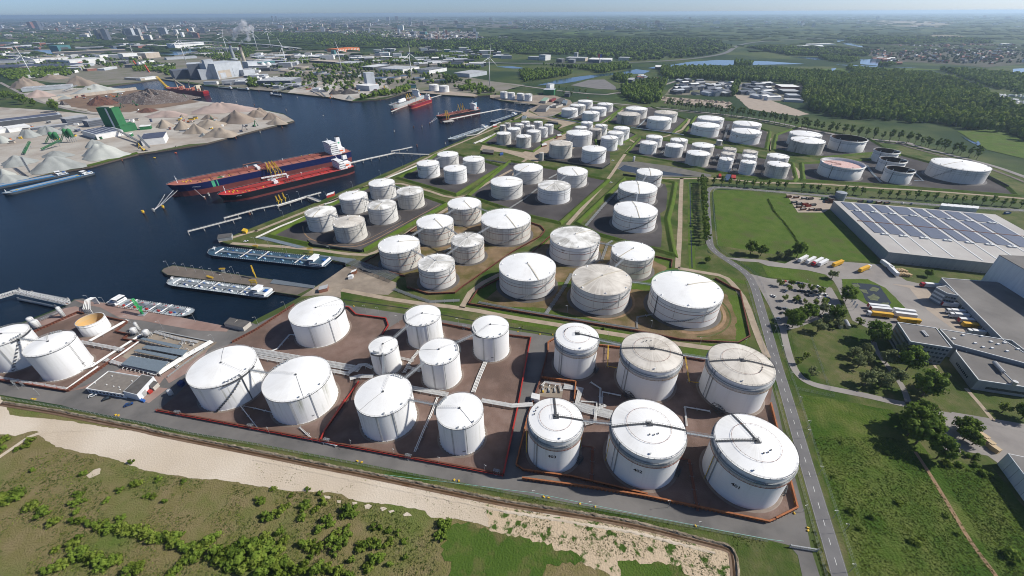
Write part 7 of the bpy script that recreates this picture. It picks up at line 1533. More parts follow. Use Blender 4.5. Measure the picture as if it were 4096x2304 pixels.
# wind turbines
m_turb=plain('turbine_white',(.72,.73,.73),.4)
def blade(L_):
 mb=MB(); vs=[];fs=[]
 for k,(t,w,th) in enumerate(((0,.9,.9),(.08,.9,.6),(.2,1.9,.4),(.5,1.2,.25),(.8,.7,.15),(1,.15,.06))):
  z=t*L_
  for x,y in ((-w*.35,0),(0,th),(w*.65,0),(0,-th)): vs.append((x,y,z))
 for k in range(5):
  for i in range(4): fs.append((4*k+i,4*k+(i+1)%4,4*k+4+(i+1)%4,4*k+4+i))
 return mb.add(vs,fs)
for i,(b,hb,a0,yaw,lab) in enumerate((('00 327,765','00 207,560',95,.9,'nearest wind turbine at the left, behind the brown heaps'),('00 1875,628','00 1790,408',85,1.0,'wind turbine before the white boat hall'),('00 2300,552','00 2247,370',75,.9,'wind turbine left of the chimneys'),('F 1032,204','F 1013.8,134.5',70,.8,'wind turbine half behind the steam plume'),('F 1085,192','F 1065.5,125',85,.8,'wind turbine right of the steam plume'),('F 1148.4,267','F 1125,188',110,.9,'wind turbine by the white domes with a dark blade'),('10 865,715','10 822,502',105,1.0,'wind turbine in front of the orange store'),('10 1567,770','10 1540,540',88,.9,'wind turbine before the white-walled distribution hall'),('10 2352,860','10 2343,580',80,.7,'rightmost wind turbine near the two quay tanks'),('00 1345,555','00 1320,475',300,1.0,'small wind turbine mast by the white factory'))):
 p=pts(b)[0]; h=min(hgt(p,hb),118); t=thing('wind_turbine',lab,'wind turbine',tuple(p),yaw,'wind turbines in the port'); MB().lathe([(1.7,0),(.85,h)],14).build('tower',m_turb,t,smooth=True)
 MB().box(-1.5,1.5,-3,6,h-1.2,h+1.8).build('nacelle',m_turb,t); hub=MB().ico((0,-4,h+.3),1.6,2,0).build('hub',m_turb,t)
 for k in range(3): blade(h*.52).xf(Matrix.Translation((0,-4,h+.3))@Matrix.Rotation(R(90-a0+k*120),4,'Y')).build('blade',m_turb,t)
# round basins, domes and small tanks of the treatment works
for i,s in enumerate('10 240,705 75|10 320,720 70|10 455,685 70|10 420,735 70|10 510,730 60|10 580,700 50|10 640,745 70|10 760,760 75|10 900,740 65|10 980,770 75|10 1080,755 60|10 1250,765 60|10 1260,800 70|10 1390,795 70|10 1470,780 70|10 1640,800 60|10 1730,820 60|10 1860,825 70'.split('|')):
 k,xy,w=s.split(); x,y=map(float,xy.split(',')); a,b=pts('10 %f,%f %f,%f'%(x-float(w),y,x+float(w),y)); c=(a+b)/2; r=(b-a).length/2; t=thing('round_basin','grey round treatment basin, %s from the left behind the mixing tower'%ord_(i),'basin',(c.x,c.y,.4),0,'round treatment basins'); MB().lathe([(r,0),(r,6),(r-1,6),(r-1,4)],32,closed=False).build('wall',FM['n'] if i%3 else FM['g'],t); MB().lathe([(r-1,4.6),(0,5.2 if i<5 else 4.7)],32,closed=False).build('cover' if i<5 else 'basin_water',FM['n'] if i<5 else g_pond,t); MB().bar((-r,0,6.4),(r,0,6.4),1.4,.8).build('scraper_bridge',FM['p'],t)
for i,s in enumerate('10 85,690|10 138,685|00 1415,680|00 1450,675'.split('|')):
 p=pts(s)[0]; t=thing('domed_tank',('left white domed tank by the green glass office','right white domed tank by the green glass office','left silver silo by the red columns','right silver silo by the red columns')[i],'tank',(p.x,p.y,.4)); MB().lathe([(9,0),(9,14),(7.5,19),(4,22),(0,23)],20,closed=False).build('shell',FM['w'] if i<2 else m_cyl,t,smooth=True); MB().ring(9.2,.3,13.6,14.2,20).build('girder_ring',FM['g'],t)
for i,s in enumerate('00 1390,680|00 1505,730'.split('|')):
 p=pts(s)[0]; t=thing('red_column',('left','right')[i]+' leaning red sculpture column by the silver silos','column',(p.x,p.y,.4)); MB().bar((0,0,0),((-9,-7)[i],0,26),4).build('shaft',plain('column_red',(.55,.09,.05)),t); MB().obox((0,0,0),(7,7,.6)).build('base',FM['g'],t)
# machinery on the peninsula: green silos, excavators, conveyors
def silo_group(label,s,n,h):
 p=pts(s)[0]; t=thing('silo_plant',label,'silo plant',(p.x,p.y,.3))
 for k in range(n):
  MB().lathe([(.6,h*.30),(3.2,h*.5),(3.2,h),(1,h+2)],14,closed=False).xf(Matrix.Translation((k*8,0,0))).build('silo',FM['G'],t,smooth=True)
  for q in range(4): a=PI/4+q*PI/2; MB().bar((k*8+3*cos(a),3*sin(a),0),(k*8+3*cos(a),3*sin(a),h*.6),.5).build('leg',m_gal,t)
 MB().lattice((-10,-6,1),(0,-1,h*.8),2,2,6,.25).build('conveyor',FM['G'],t)
silo_group('green silos with conveyor at the mixing plant, left pair','00 560,1440',2,17); silo_group('green silos with a tall head, right pair at the mixing plant','00 710,1430',2,21)
def digger(label,s,col,h=10,flip=1):
 p=pts(s)[0]; t=thing('excavator',label,'excavator',(p.x,p.y,.3),rnd.uniform(-.4,.4)); m=FM[col]
 for y in (-1.6,1.6): MB().box(-2.6,2.6,y-.5,y+.5,0,1.1).build('track',m_dk,t)
 MB().box(-2.5,2.2,-1.6,1.6,1.3,3.4).build('cab_body',m,t); MB().bar((flip*1.5,0,2.6),(flip*6,0,h),.9).build('boom',m,t); MB().bar((flip*6,0,h),(flip*10.5,0,h*.35),.6).build('stick',m,t); MB().obox((flip*10.5,0,h*.2),(1.8,1.6,1.5)).build('grab',m_dk,t)
for lab,s,c,h,f in (('green excavator on the beige heaps with a long boom','00 2170,1240','G',13,-1),('blue crane excavator at the peninsula quay','00 2430,1330','v',13,1),('green grab crane at the peninsula tip','00 2560,1275','G',12,1),('green scrap crane on the big scrap heap','00 1680,1010','G',11,1),('green scrap crane by the quay of the bulk carrier','00 1890,1000','G',14,-1),('green scrap crane left of the rusty heap','00 1210,1090','G',11,1),('green scrap crane in the middle of the scrap yard','00 1380,1065','G',12,-1),('green scrap crane behind the rusty heap','00 1180,980','G',11,1),('orange excavator among the scrap','00 1150,980','o',8,-1),('yellow wheel loader below the grey heaps','01 610,120','y',4,1),('orange excavator at the beige heaps','00 1900,1235','o',5,1),('yellow dredge crane on the gravel wharf','01 1450,70','y',12,-1),('orange crane barge at the asphalt works','10 745,995','o',11,1)): digger(lab,s,c,h,f)
for lab,a,b,za,zb in (('long grey conveyor down to the mixing plant','00 1200,1360','00 1420,1449',9,2),('green screening conveyor among the grey heaps','01 430,70','01 640,20',2,9),('second green screening conveyor by the grey heaps','01 250,110','01 330,30',2,8),('pale stone conveyor behind the pink heap','00 640,930','00 800,900',3,11),('brown loading tower conveyor by the inner dry barge','01 280,240','01 330,330',15,6),('white conveyor tube on the gravel wharf','01 1430,0','01 1520,70',14,5),('long conveyor of the asphalt works','10 180,960','10 420,860',10,3),('low conveyor of the asphalt works','10 420,900','10 640,860',3,10),('steel conveyor between the dark heaps','10 700,985','10 620,930',3,8)):
 p,q=pts(a)[0],pts(b)[0]; p.z=za;q.z=zb; t=thing('conveyor',lab,'conveyor',((p.x+q.x)/2,(p.y+q.y)/2,0),0,'conveyors on the far shore'); MB().lattice(p,q,2.2,2,max(4,int((q-p).length/6)),.3).build('truss',FM['G'] if 'green' in lab else m_gal,t,world=True); MB().bar(p+Vector((0,0,.6)),q+Vector((0,0,.6)),1.6,.4).build('belt',m_dk,t,world=True)
 for f in (.15,.5,.85): r_=p+(q-p)*f; MB().bar((r_.x,r_.y,0),r_,.5).build('leg',m_gal,t,world=True)
l=pts('00 530,1010 900,965 1380,905'); t=thing('panel_screen','grey panel screen wall along the scrap yard','screen wall',tuple(l[1])); mb=MB()
for p,q in zip(l,l[1:]): mb.bar((p.x,p.y,4),(q.x,q.y,4),.6,8)
mb.build('panel',FM['n'],t,world=True)
for p,a in along(l,14): MB().bar((p.x,p.y-.5,0),(p.x,p.y-.5,9),.5).build('post',m_gal,t,world=True)
# motorway viaduct behind the chimneys
l=pts('F 690,168 860,176 960,180 1080,188 1200,203'); t=thing('viaduct','long concrete motorway viaduct passing behind the two chimneys','viaduct',tuple(l[2])); mb=MB()
for p,q in zip(l,l[1:]): mb.bar((p.x,p.y,13),(q.x,q.y,13),26,2.5)
mb.build('deck',FM['g'],t,world=True)
for p,a in along(l,60): MB().box(p.x-2,p.x+2,p.y-8,p.y+8,0,12).build('pier',FM['n'],t,world=True)
# scattered sheds, depots and houses
def scatter(name,label,cat,group,poly,n,w,dp,h,walls,roofs,ang,seed,gable=0,zz=.3):
 rg=random.Random(seed); poly=pts(poly) if isinstance(poly,str) else poly; xs=[p.x for p in poly];ys=[p.y for p in poly]; k=0;tr=0; used=[]
 while k<n and tr<n*60:
  tr+=1; x=rg.uniform(min(xs),max(xs)); y=rg.uniform(min(ys),max(ys))
  if not inside((x,y),poly): continue
  if not isinstance(name,list) and any((x-u)**2+(y-v)**2<(w[0]*.9)**2 for u,v in used): continue
  used.append((x,y)); W_=rg.uniform(*w);D_=rg.uniform(*dp);H_=rg.uniform(*h)*(1 if rg.random()<.8 else 1.4); a=ang+rg.choice((0,PI/2))+rg.uniform(-.06,.06); wl=rg.choice(walls);rf=rg.choice(roofs)
  WN={'w':'white','g':'grey','d':'dark','s':'slate','b':'brick-red','c':'cream','t':'teal','o':'orange','p':'pale grey','n':'tan','r':'red','y':'yellow','G':'green','v':'dark blue'}[wl]
  t=thing(name,label%WN,cat,(x,y,zz),a,group+', '+WN); MB().box(-W_/2,W_/2,-D_/2,D_/2,0,H_).build('wall',FM[wl],t)
  if gable: aa,b=W_/2+.3,D_/2+.3; MB().add([(-aa,-b,H_),(aa,-b,H_),(aa,b,H_),(-aa,b,H_),(-aa,0,H_+gable),(aa,0,H_+gable)],[(0,1,5,4),(2,3,4,5),(0,4,3),(1,2,5)]).build('roof',FM[rf],t)
  else: MB().box(-W_/2-.2,W_/2+.2,-D_/2-.2,D_/2+.2,H_,H_+.6).build('roof',FM[rf],t)
  k+=1
scatter('depot_shed','%s-walled shed of the crowded yards among the trees behind the poplar row','shed','sheds of the crowded yards','20 1590,940 1690,815 2060,830 2290,860 2240,970 1900,965',46,(14,34),(10,20),(4,8),'gdspw','gdspw',.25,4,2.5)
scatter('depot_shed','%s-walled shed of the second yard left of the red barn','shed','sheds of the second yard','20 2300,960 2380,850 2576,840 30 30,850 50,1010 20 2576,1010',26,(16,40),(10,22),(4,8),'gdspw','gpsw',.25,5,2)
scatter('depot_shed','%s-walled shed of the small yard beside the canal','shed','sheds of the canal yard','20 1215,800 1300,770 1580,800 1560,830 1300,835',14,(10,24),(8,14),(3,6),'wgbp','wgpr',.25,6,2)
scatter('industrial_unit','%s industrial unit in the estate below the chimneys and turbines','industrial unit','industrial units behind the harbour','10 -100,740 0,560 700,560 1250,600 1900,600 2250,630 2250,700 1600,660 1150,640 800,600 400,640 300,700',100,(30,80),(24,50),(6,13),'gdspwwn','gpndw',.18,8)
scatter('industrial_unit','%s industrial unit along the woods edge left of the highway','industrial unit','industrial units at the woods edge','10 1100,560 1300,500 1700,500 2200,510 2576,540 2576,590 1900,590',60,(24,60),(20,40),(6,14),'gdspwtb','gpdw',.12,9)
scatter('industrial_unit','%s industrial unit on the left bank behind the heaps','industrial unit','industrial units on the left bank','00 -200,700 0,540 500,560 1200,560 1700,640 1700,700 1100,680 800,740 0,770',48,(24,70),(20,40),(6,12),'gdspwwn','gpndw',.12,10)
scatter('port_hall','%s port hall around the far basin','port hall','port halls around the far basin','00 -300,480 200,440 1100,460 1000,500 2000,455 2300,480 2560,520 2400,560 1500,455 700,450 0,540',50,(40,110),(24,60),(7,14),'gdspwwb','gpndw',.1,12)
scatter('port_hall','%s yard building by the power station','port hall','yard buildings by the power station','00 2050,850 2400,860 10 0,870 700,930 400,850 0,760 00 2500,760 2480,830',40,(14,40),(12,24),(5,9),'gsw','gpw',.1,13)
scatter('house','%s house among the trees of the village at the right','house','village houses','30 990,520 1250,470 1900,450 2576,455 2800,470 2800,640 2250,650 1750,640 1320,610 1050,565',200,(8,18),(8,10),(5,7),'wbcbbd','rdrdg',.3,14,4,.4)
scatter('cabin','%s holiday cabin in the allotment field at the right edge','cabin','cabins in the allotment field','30 2130,960 2300,955 2700,985 2700,1120 2420,1100 2250,1050',60,(6,10),(4,6),(2.5,3.2),'wwp','wwp',.4,15,1)
scatter('house','%s terrace along the canal quay of the village','house','terraces along the village quay','30 1040,600 1230,595 1330,640 1280,660 1140,640',14,(20,40),(9,11),(6,9),'wbc','rdw',.1,16,4,.4)
scatter('site_hut','%s hut, hopper or container among the heaps of the far peninsula','hut','huts among the heaps','00 0,1280 400,1180 1000,1290 1200,1200 2000,1190 2560,1260 2050,1400 1650,1300 1500,1449 0,1449',46,(4,12),(2.5,5),(2.4,4.5),'odbwyGvn','gdw',.3,31)
scatter('site_hut','%s hut or container in the scrap yard of the far peninsula','hut','huts of the scrap yard','00 600,1020 900,940 1250,930 1500,1090 1250,1140 800,1090',14,(4,12),(2.5,4),(2.4,4),'odbwv','gdw',.3,32)
scatter('site_hut','%s hut, screen or container of the asphalt works on the far bank','hut','huts of the asphalt works','10 420,880 900,830 1300,850 1350,900 700,980 400,930',26,(4,12),(2.5,5),(2.4,5),'odbwyvn','gdw',.3,33)
# city: towers one can tell apart, then blocks
for i,(s,w,dp,top,wl) in enumerate((('00 1000,405',30,40,'00 985,300','d'),('00 1075,405',40,40,'00 1040,295','s'),('00 1320,395',60,40,'00 1300,285','p'),('00 1400,385',40,40,'00 1385,288','g'),('00 1365,420',110,30,'00 1360,362','c'),('00 1480,400',70,30,'00 1470,352','w'),('00 1640,345',80,40,'00 1625,278','p'),('00 1770,345',40,30,'00 1770,298','w'),('00 1935,335',36,30,'00 1930,278','w'),('00 1920,368',40,30,'00 1915,318','c'),('00 1975,380',45,30,'00 1970,332','b'),('00 2045,335',50,30,'00 2040,282','d'),('00 1880,318',20,30,'00 1880,290','o'),('00 310,285',60,60,'00 300,222','b'),('00 385,300',60,60,'00 370,212','s'),('00 425,265',30,40,'00 425,230','s'),('00 590,255',40,30,'00 585,225','c'),('00 850,385',70,30,'00 840,348','w'),('10 170,215',40,60,'10 168,160','s'),('10 208,210',40,60,'10 205,165','s'),('10 405,312',36,30,'10 400,275','b'),('10 780,280',60,40,'10 778,232','d'),('10 900,275',60,30,'10 900,242','w'),('10 965,290',70,30,'10 960,248','s'),('10 1080,268',60,30,'10 1080,238','c'),('10 1140,268',50,30,'10 1140,232','w'),('10 1330,215',90,60,'10 1320,170','p'),('10 1415,205',90,60,'10 1410,165','b'),('10 1550,215',80,60,'10 1548,178','s'),('10 1670,255',60,40,'10 1668,215','c'),('10 2015,250',60,40,'10 2012,212','b'),('20 40,230',60,40,'20 40,205','b'),('20 125,280',24,24,'20 125,238','d'),('20 30,288',50,24,'20 28,262','c'),('20 1490,275',60,40,'20 1488,232','d'),('20 985,305',120,40,'20 985,262','s'),('10 2455,402',40,24,'10 2455,374','n'),('10 2515,402',40,24,'10 2515,372','n'),('10 1020,305',150,30,'10 1020,268','c'),('10 920,330',60,30,'10 915,305','g'))):
 p=pts(s)[0]; p.z=.5; h=hgt(p,top); WN={'d':'dark','s':'slate-blue','p':'pale grey','g':'grey','c':'cream','w':'white','b':'reddish','o':'orange','n':'tan'}[wl]
 t=thing('tower_block','%s tower block, %s in the skyline list from the left'%(WN,ord_(i)),'tower block',tuple(p),.1,'towers of the far city'); MB().box(-w/2,w/2,0,dp,0,h).build('wall',FM[wl],t); MB().box(-w*.2,w*.2,dp*.3,dp*.7,h,h+4).build('roof_house',FM['g'],t)
 n=max(3,int(h/7))
 for q in range(min(n,12)): z=3+(h-4)*q/min(n,12); MB().box(-w/2+1,w/2-1,-.2,0,z,z+(h/min(n,12))*.42).build('window_band',FM['d' if wl not in 'ds' else 'p'],t)
rg=random.Random(21)
CITY=[pts(s) for s in ('00 -400,330 0,250 800,225 1800,240 2576,215 10 900,180 900,330 300,330 00 1900,400 1100,420 0,400','10 200,170 1200,160 2300,190 2576,200 2400,260 1000,260 700,340 400,300','10 700,320 1000,310 2200,330 2300,400 1500,400 900,360','20 0,200 600,190 1500,230 1700,300 600,300 100,300','10 1400,330 2200,330 2250,410 1400,400')]
nb=0
while nb<270:
 P=CITY[(0,0,0,1,1,2,3,4)[nb%8]]; xs=[p.x for p in P];ys=[p.y for p in P]; x=rg.uniform(min(xs),max(xs));y=min(ys)+(max(ys)-min(ys))*rg.random()**1.7
 if not inside((x,y),P): continue
 wl=rg.choice('wgcbbsddpn'); WN={'w':'white','g':'grey','c':'cream','b':'brick-red','s':'slate','d':'dark','p':'pale grey','n':'tan'}[wl]; h=rg.uniform(9,24) if rg.random()<.8 else rg.uniform(25,60); w=rg.uniform(20,90) if h<25 else rg.uniform(20,45)
 mb=MB().box(-w/2,w/2,-9,9,0,h).box(-w*.12,w*.12,-3,3,h,h+2.5); o=mb.build('city_block',FM[wl],None,loc=(x,y,.5),rot=rg.choice((0,1.57))+rg.uniform(-.2,.2)); tag(o,WN+' city block in the hazy town between the harbour and the horizon','city block','far city blocks, '+WN); nb+=1
for nm,walls,k in (('far_town','wcp',0),('far_town','bdsn',1)):                        # everything smaller: one mass of roofs
 for wl in walls:
  mb=MB()
  for P in CITY:
   xs=[p.x for p in P];ys=[p.y for p in P]
   for q in range(420):
    x=rg.uniform(min(xs),max(xs));y=rg.uniform(min(ys),max(ys))
    if inside((x,y),P): mb.obox((x,y,.5),(rg.uniform(14,60),rg.uniform(10,16),rg.uniform(6,14)),rg.uniform(-.3,.3)+rg.choice((0,1.57)))
  o=mb.build(nm,FM[wl],None,world=True); tag(o,None,None,None,'stuff')
mb=MB(); mc=MB(); mr=MB()
for q in range(700):
 y=rg.uniform(6500,17000); x=rg.uniform(-y*1.2,y*1.25); s_=rg.uniform(20,120); (mb,mc,mr)[q%3].obox((x,y,.5),(s_,rg.uniform(12,40),rg.uniform(5,16) if q%17 else rg.uniform(30,70)),rg.uniform(-.2,.2))
for m_,k in ((mb,'w'),(mc,'g'),(mr,'b')): tag(m_.build('far_town',FM[k],None,world=True),None,None,None,'stuff')
# airport tower and highway sign
p=pts('20 878,636')[0]; t=thing('pole_sign','tall highway pole sign with a red and blue box','sign',tuple(p)); MB().cyl(0,0,0,30,1.2,8).build('pole',FM['w'],t); MB().box(-9,0,-2,2,22,36).build('red_box',plain('sign_red',(.5,.03,.05)),t); MB().box(0,9,-2,2,22,36).build('blue_box',plain('sign_blue',(.03,.06,.35)),t)
# ---------------------------------------------------------------- logistics estate on the right
m_silver=mat('silver_cladding',(.30,.32,.34),(.25,.27,.29),sc=.8,coord='obj',stretch=(1,1,.05),rough=.5); m_roofg=mat('light_roof_sheet',(.40,.385,.36),(.35,.33,.31),sc=.05,rough=.8); m_solar=mat('solar_panel',(.095,.108,.145),(.125,.135,.165),sc=.4,rough=.4); m_officew=plain('grey_render',(.22,.24,.26)); m_wood=plain('pallet_wood',(.42,.30,.16)); m_parap=plain('white_parapet',(.62,.63,.62))
P0,P1,P3=pts('31 1160,1188')[0],pts('31 2175,1302')[0],pts('31 622,657')[0]; P1=P0+(P1-P0)*2.0; hW=hgt(P0,'31 1206,1090'); U=(P1-P0);V=(P3-P0); c=P0+(U+V)/2
t=thing('solar_warehouse','huge grey warehouse with rows of solar panels on its roof','warehouse',(c.x,c.y,0)); Q=[P0,P1,P1+V,P3]
MB().prism([(p.x,p.y) for p in Q],0,hW).build('wall',m_silver,t,world=True); MB().prism([(p.x,p.y) for p in offset_poly(Q,.3)],hW,hW+.4).build('roof',m_roofg,t,world=True)
ul,vl=U.length,V.length; u=U/ul; v=V/vl; Z=hW+.4
def rq(u0,u1,v0,v1,z0,z1): return MB().prism([tuple((P0+u*a+v*b)[:2]) for a,b in ((u0,v0),(u1,v0),(u1,v1),(u0,v1))],z0,z1)
x=6;k=0
while x<ul-14:
 w=(9,12,12,16)[k%4]
 for v0,v1 in ((.335,.545),(.56,.765),(.79,.975)): rq(x,x+w,v0*vl,v1*vl,Z+.1,Z+.35).build('solar_array',m_solar,t,world=True)
 rq(x+w+1.0,x+w+2.2,.02*vl,.98*vl,Z,Z+.25).build('skylight_strip',m_parap,t,world=True)
 for vv in (.315,.78):
  for q in (0,3.5): rq(x+w*.5+q,x+w*.5+q+2.4,vv*vl-1.3,vv*vl+1.3,Z,Z+1.1).build('smoke_hatch',m_parap,t,world=True)
 x+=w+4.5;k+=1
rq(2,ul-2,.552*vl-.5,.552*vl+.5,Z,Z+.5).build('cable_tray',m_rust,t,world=True)
for i in range(12): p=P0+u*(ul*(i+.5)/24)-Vector((v.x,v.y,0))*.05; MB().obox((p.x,p.y,0),(1.2,.15,2.3),math.atan2(u.y,u.x)).build('door',m_officew,t,world=True)
def poly_bld(label,cat,roofpx,h,wall,roof,name='building',par=True,z0=0):
 Q=pts(roofpx,h); Q=[Vector((p.x,p.y,0)) for p in Q]; c=sum(Q,Vector())/len(Q); t=thing(name,label,cat,(c.x,c.y,z0)); MB().prism([(p.x,p.y) for p in Q],z0,h).build('wall',wall,t,world=True); MB().prism([(p.x,p.y) for p in offset_poly(Q,-.35)],h,h+.06).build('roof',roof,t,world=True)
 if par:
  mb=MB(); K=offset_poly(Q,-.05)
  for i in range(len(K)): a,b=K[i],K[(i+1)%len(K)]; mb.bar((a.x,a.y,h+.15),(b.x,b.y,h+.15),.45,.5)
  mb.build('parapet',m_parap,t,world=True)
 return t,Q
m_tar=mat('grey_roof_felt',(.155,.145,.135),(.12,.112,.105),sc=.06,c3=(.19,.178,.165),sc3=.02,rough=.9)
A=pts('31 2130,1392')[0]; B=pts('32 2760,360')[0]
hA=hgt(A,'31 2276,1120'); d=(B-A).normalized(); n=Vector((-d.y,d.x,0)); n=n if n.x>0 else -n; t=thing('high_bay_store','tall blank pale high-bay store at the right edge','warehouse',tuple(A)); Q=[A,B,B+n*70,A+n*70]; MB().prism([(p.x,p.y) for p in Q],0,hA).build('wall',m_clad,t,world=True); MB().prism([(p.x,p.y) for p in offset_poly(Q,.2)],hA,hA+.4).build('roof',m_tar,t,world=True)
t,Q=poly_bld('low grey cross-dock hall with loading doors facing the trucks','warehouse','32 1745,-100 1920,80 2358,515 2452,530 2700,720 3000,700 3000,150 2300,-60 2000,-80',8,m_silver,m_tar,'dock_hall')
a,b=Q[1],Q[2]; d=(b-a).normalized(); nn=Vector((d.y,-d.x,0)); nn=nn if nn.x<0 else -nn
for i in range(12): p=a+(b-a)*((i+.5)/12)+nn*.1; MB().obox((p.x,p.y,1.0),(3.0,.3,3.4),math.atan2(d.y,d.x)).build('dock_door',m_dk,t,world=True)
t,Q=poly_bld('small three-storey grey office at the end of the dock hall','office','32 1690,-5 1790,-20 1918,78 1800,55',11,m_officew,m_tar,'dock_office')
def win_rows(t,a,b,rows,cols,z0,dz,w=1.2,hh=1.3,m=None):
 d=(b-a).normalized(); n=Vector((d.y,-d.x,0)); n=n if n.y<0 else -n; r=math.atan2(d.y,d.x); L=(b-a).length
 for i in range(rows):
  for j in range(cols): p=a+d*(L*(j+.7)/(cols+.4))+n*.04; MB().obox((p.x,p.y,z0+i*dz),(w,.2,hh),r).build('window',m or m_glass,t,world=True)
win_rows(t,Q[0],Q[3],3,5,1.5,3,1.8,1.4,m_parap); win_rows(t,Q[3],Q[2],3,4,1.5,3)
t,Q=poly_bld('four-storey grey office block with rows of small square windows','office','32 1302,346 1690,405 1850,607 1432,541',14,m_officew,m_tar,'office_block')
win_rows(t,Q[3],Q[2],4,10,1.6,3.2); win_rows(t,Q[0],Q[3],4,7,1.6,3.2,3.2,1.3)
mb=MB()
for i in range(14): p=pts('32 %d,%d'%(1545+7*(i%7)+18*(i//7),440+8*(i%7)),14)[0]; mb=MB().cyl(p.x,p.y,14,14.9,.5,8); mb.build('roof_fan',m_cyl,t,world=True)
t,Q=poly_bld('flat annex with roof vents right of the office block','building','32 1728,415 2355,517 2700,730 2700,790 1872,570',10,m_officew,m_tar,'annex')
for s in ('1960,480','2145,490','2240,545','2375,555','2310,570','2160,600','2250,610','2400,640','2510,620','1865,515','2080,560'): p=pts('32 '+s,10)[0]; MB().obox((p.x,p.y,10),(1.6,1.2,.9)).build('roof_light',m_parap,t,world=True)
t,Q=poly_bld('low white-edged hall with a silver duct on its roof','hall','32 1890,640 2116,928 2700,1015 3000,1000 3000,800 2576,722 1900,590',7.5,m_silver,m_tar,'hall')
win_rows(t,Q[0]+(Q[1]-Q[0])*.2,Q[0]+(Q[1]-Q[0])*.75,1,9,2.2,3,1.0,1.5); win_rows(t,Q[1]+(Q[2]-Q[1])*.2,Q[2],1,14,2.0,3,1.4,1.6)
for s in ('2000,632','2185,665','2380,700'): p=pts('32 '+s,7.5)[0]; MB().obox((p.x,p.y,7.5),(2.4,1.6,.5)).build('roof_light',m_parap,t,world=True)
p,q=pts('32 2275,745 2370,850',9); MB().tube([p,q],1.1,8).build('silver_duct',m_cyl,t,world=True); r_=pts('32 2480,955',9)[0]; MB().tube([q,r_],.35,6).build('duct',m_cyl,t,world=True); MB().cyl(r_.x,r_.y,7.5,10.2,1.3,12).build('fan_drum',m_cyl,t,world=True)
A=pts('33 2305,322')[0]; B=pts('33 2800,1010')[0]; hA=hgt(A,'33 2410,215'); d=(B-A).normalized(); n=Vector((-d.y,d.x,0)); n=n if n.x>0 else -n; t=thing('warehouse','white-clad warehouse corner at the bottom right edge','warehouse',tuple(A)); Q=[A,B,B+n*40,A+n*40]; MB().prism([(p.x,p.y) for p in Q],0,hA).build('wall',m_clad,t,world=True); MB().prism([(p.x,p.y) for p in offset_poly(Q,-.3)],hA,hA+.06).build('roof',m_tar,t,world=True)
for i in range(8): p=A+(B-A)*(i/8)-n*.03; MB().obox((p.x,p.y,0),(.12,.12,hA),0).build('seam',m_grey,t,world=True)
# lorries and trailers
m_trw=plain('trailer_white',(.70,.70,.69),.5); m_try=plain('trailer_yellow',(.66,.36,.01),.5); m_trr=plain('cab_red',(.42,.02,.03),.4)
def lorry(label,a,b,col,cab=None,front=None,txt=None,name='lorry'):
 a,b=pts(a)[0],pts(b)[0]; d=(b-a); L=13.6; r=math.atan2(d.y,d.x); c=(a+b)/2; t=thing(name,label,'lorry' if cab else 'trailer',(c.x,c.y,.14),r,'lorries and trailers on the estate')
 m={'w':m_trw,'y':m_try,'r':m_trr}[col]; MB().box(-L/2,L/2,-1.28,1.28,1.1,4.0).build('trailer_box',m,t); MB().box(-L/2,L/2,-1.3,1.3,4.0,4.05).build('trailer_roof',m_trw if col!='y' else m_try,t)
 if front: MB().box(-L/2-.08,-L/2,-1.28,1.28,1.1,4.0).build('front_panel',m_trr,t)
 for x in (L/2-2.2,L/2-3.5,L/2-4.8):
  for s in (-1,1): MB().lathe([(.5,-.16),(.5,.16)],10).xf(Matrix.Translation((x,s*1.1,.5))@Matrix.Rotation(PI/2,4,'X')).build('wheel',m_blk,t)
 if cab:
  mb=MB().box(-L/2-2.6,-L/2-.4,-1.25,1.25,.7,3.7); mb.build('cab',{'w':m_trw,'r':m_trr}[cab],t); MB().box(-L/2-2.68,-L/2-2.6,-1.1,1.1,2.1,3.1).build('windscreen',m_glass,t)
  for s in (-1,1): MB().lathe([(.52,-.18),(.52,.18)],10).xf(Matrix.Translation((-L/2-1.6,s*1.1,.52))@Matrix.Rotation(PI/2,4,'X')).build('wheel',m_blk,t)
 if txt:
  for s in (-1,1): wall_text(txt,1.5,(1,s*1.28,2.0),(-s,0,0),(0,0,1),(0,s,0),.03).build('lettering',m_blk if txt=='DACHSER' else m_trr,t)
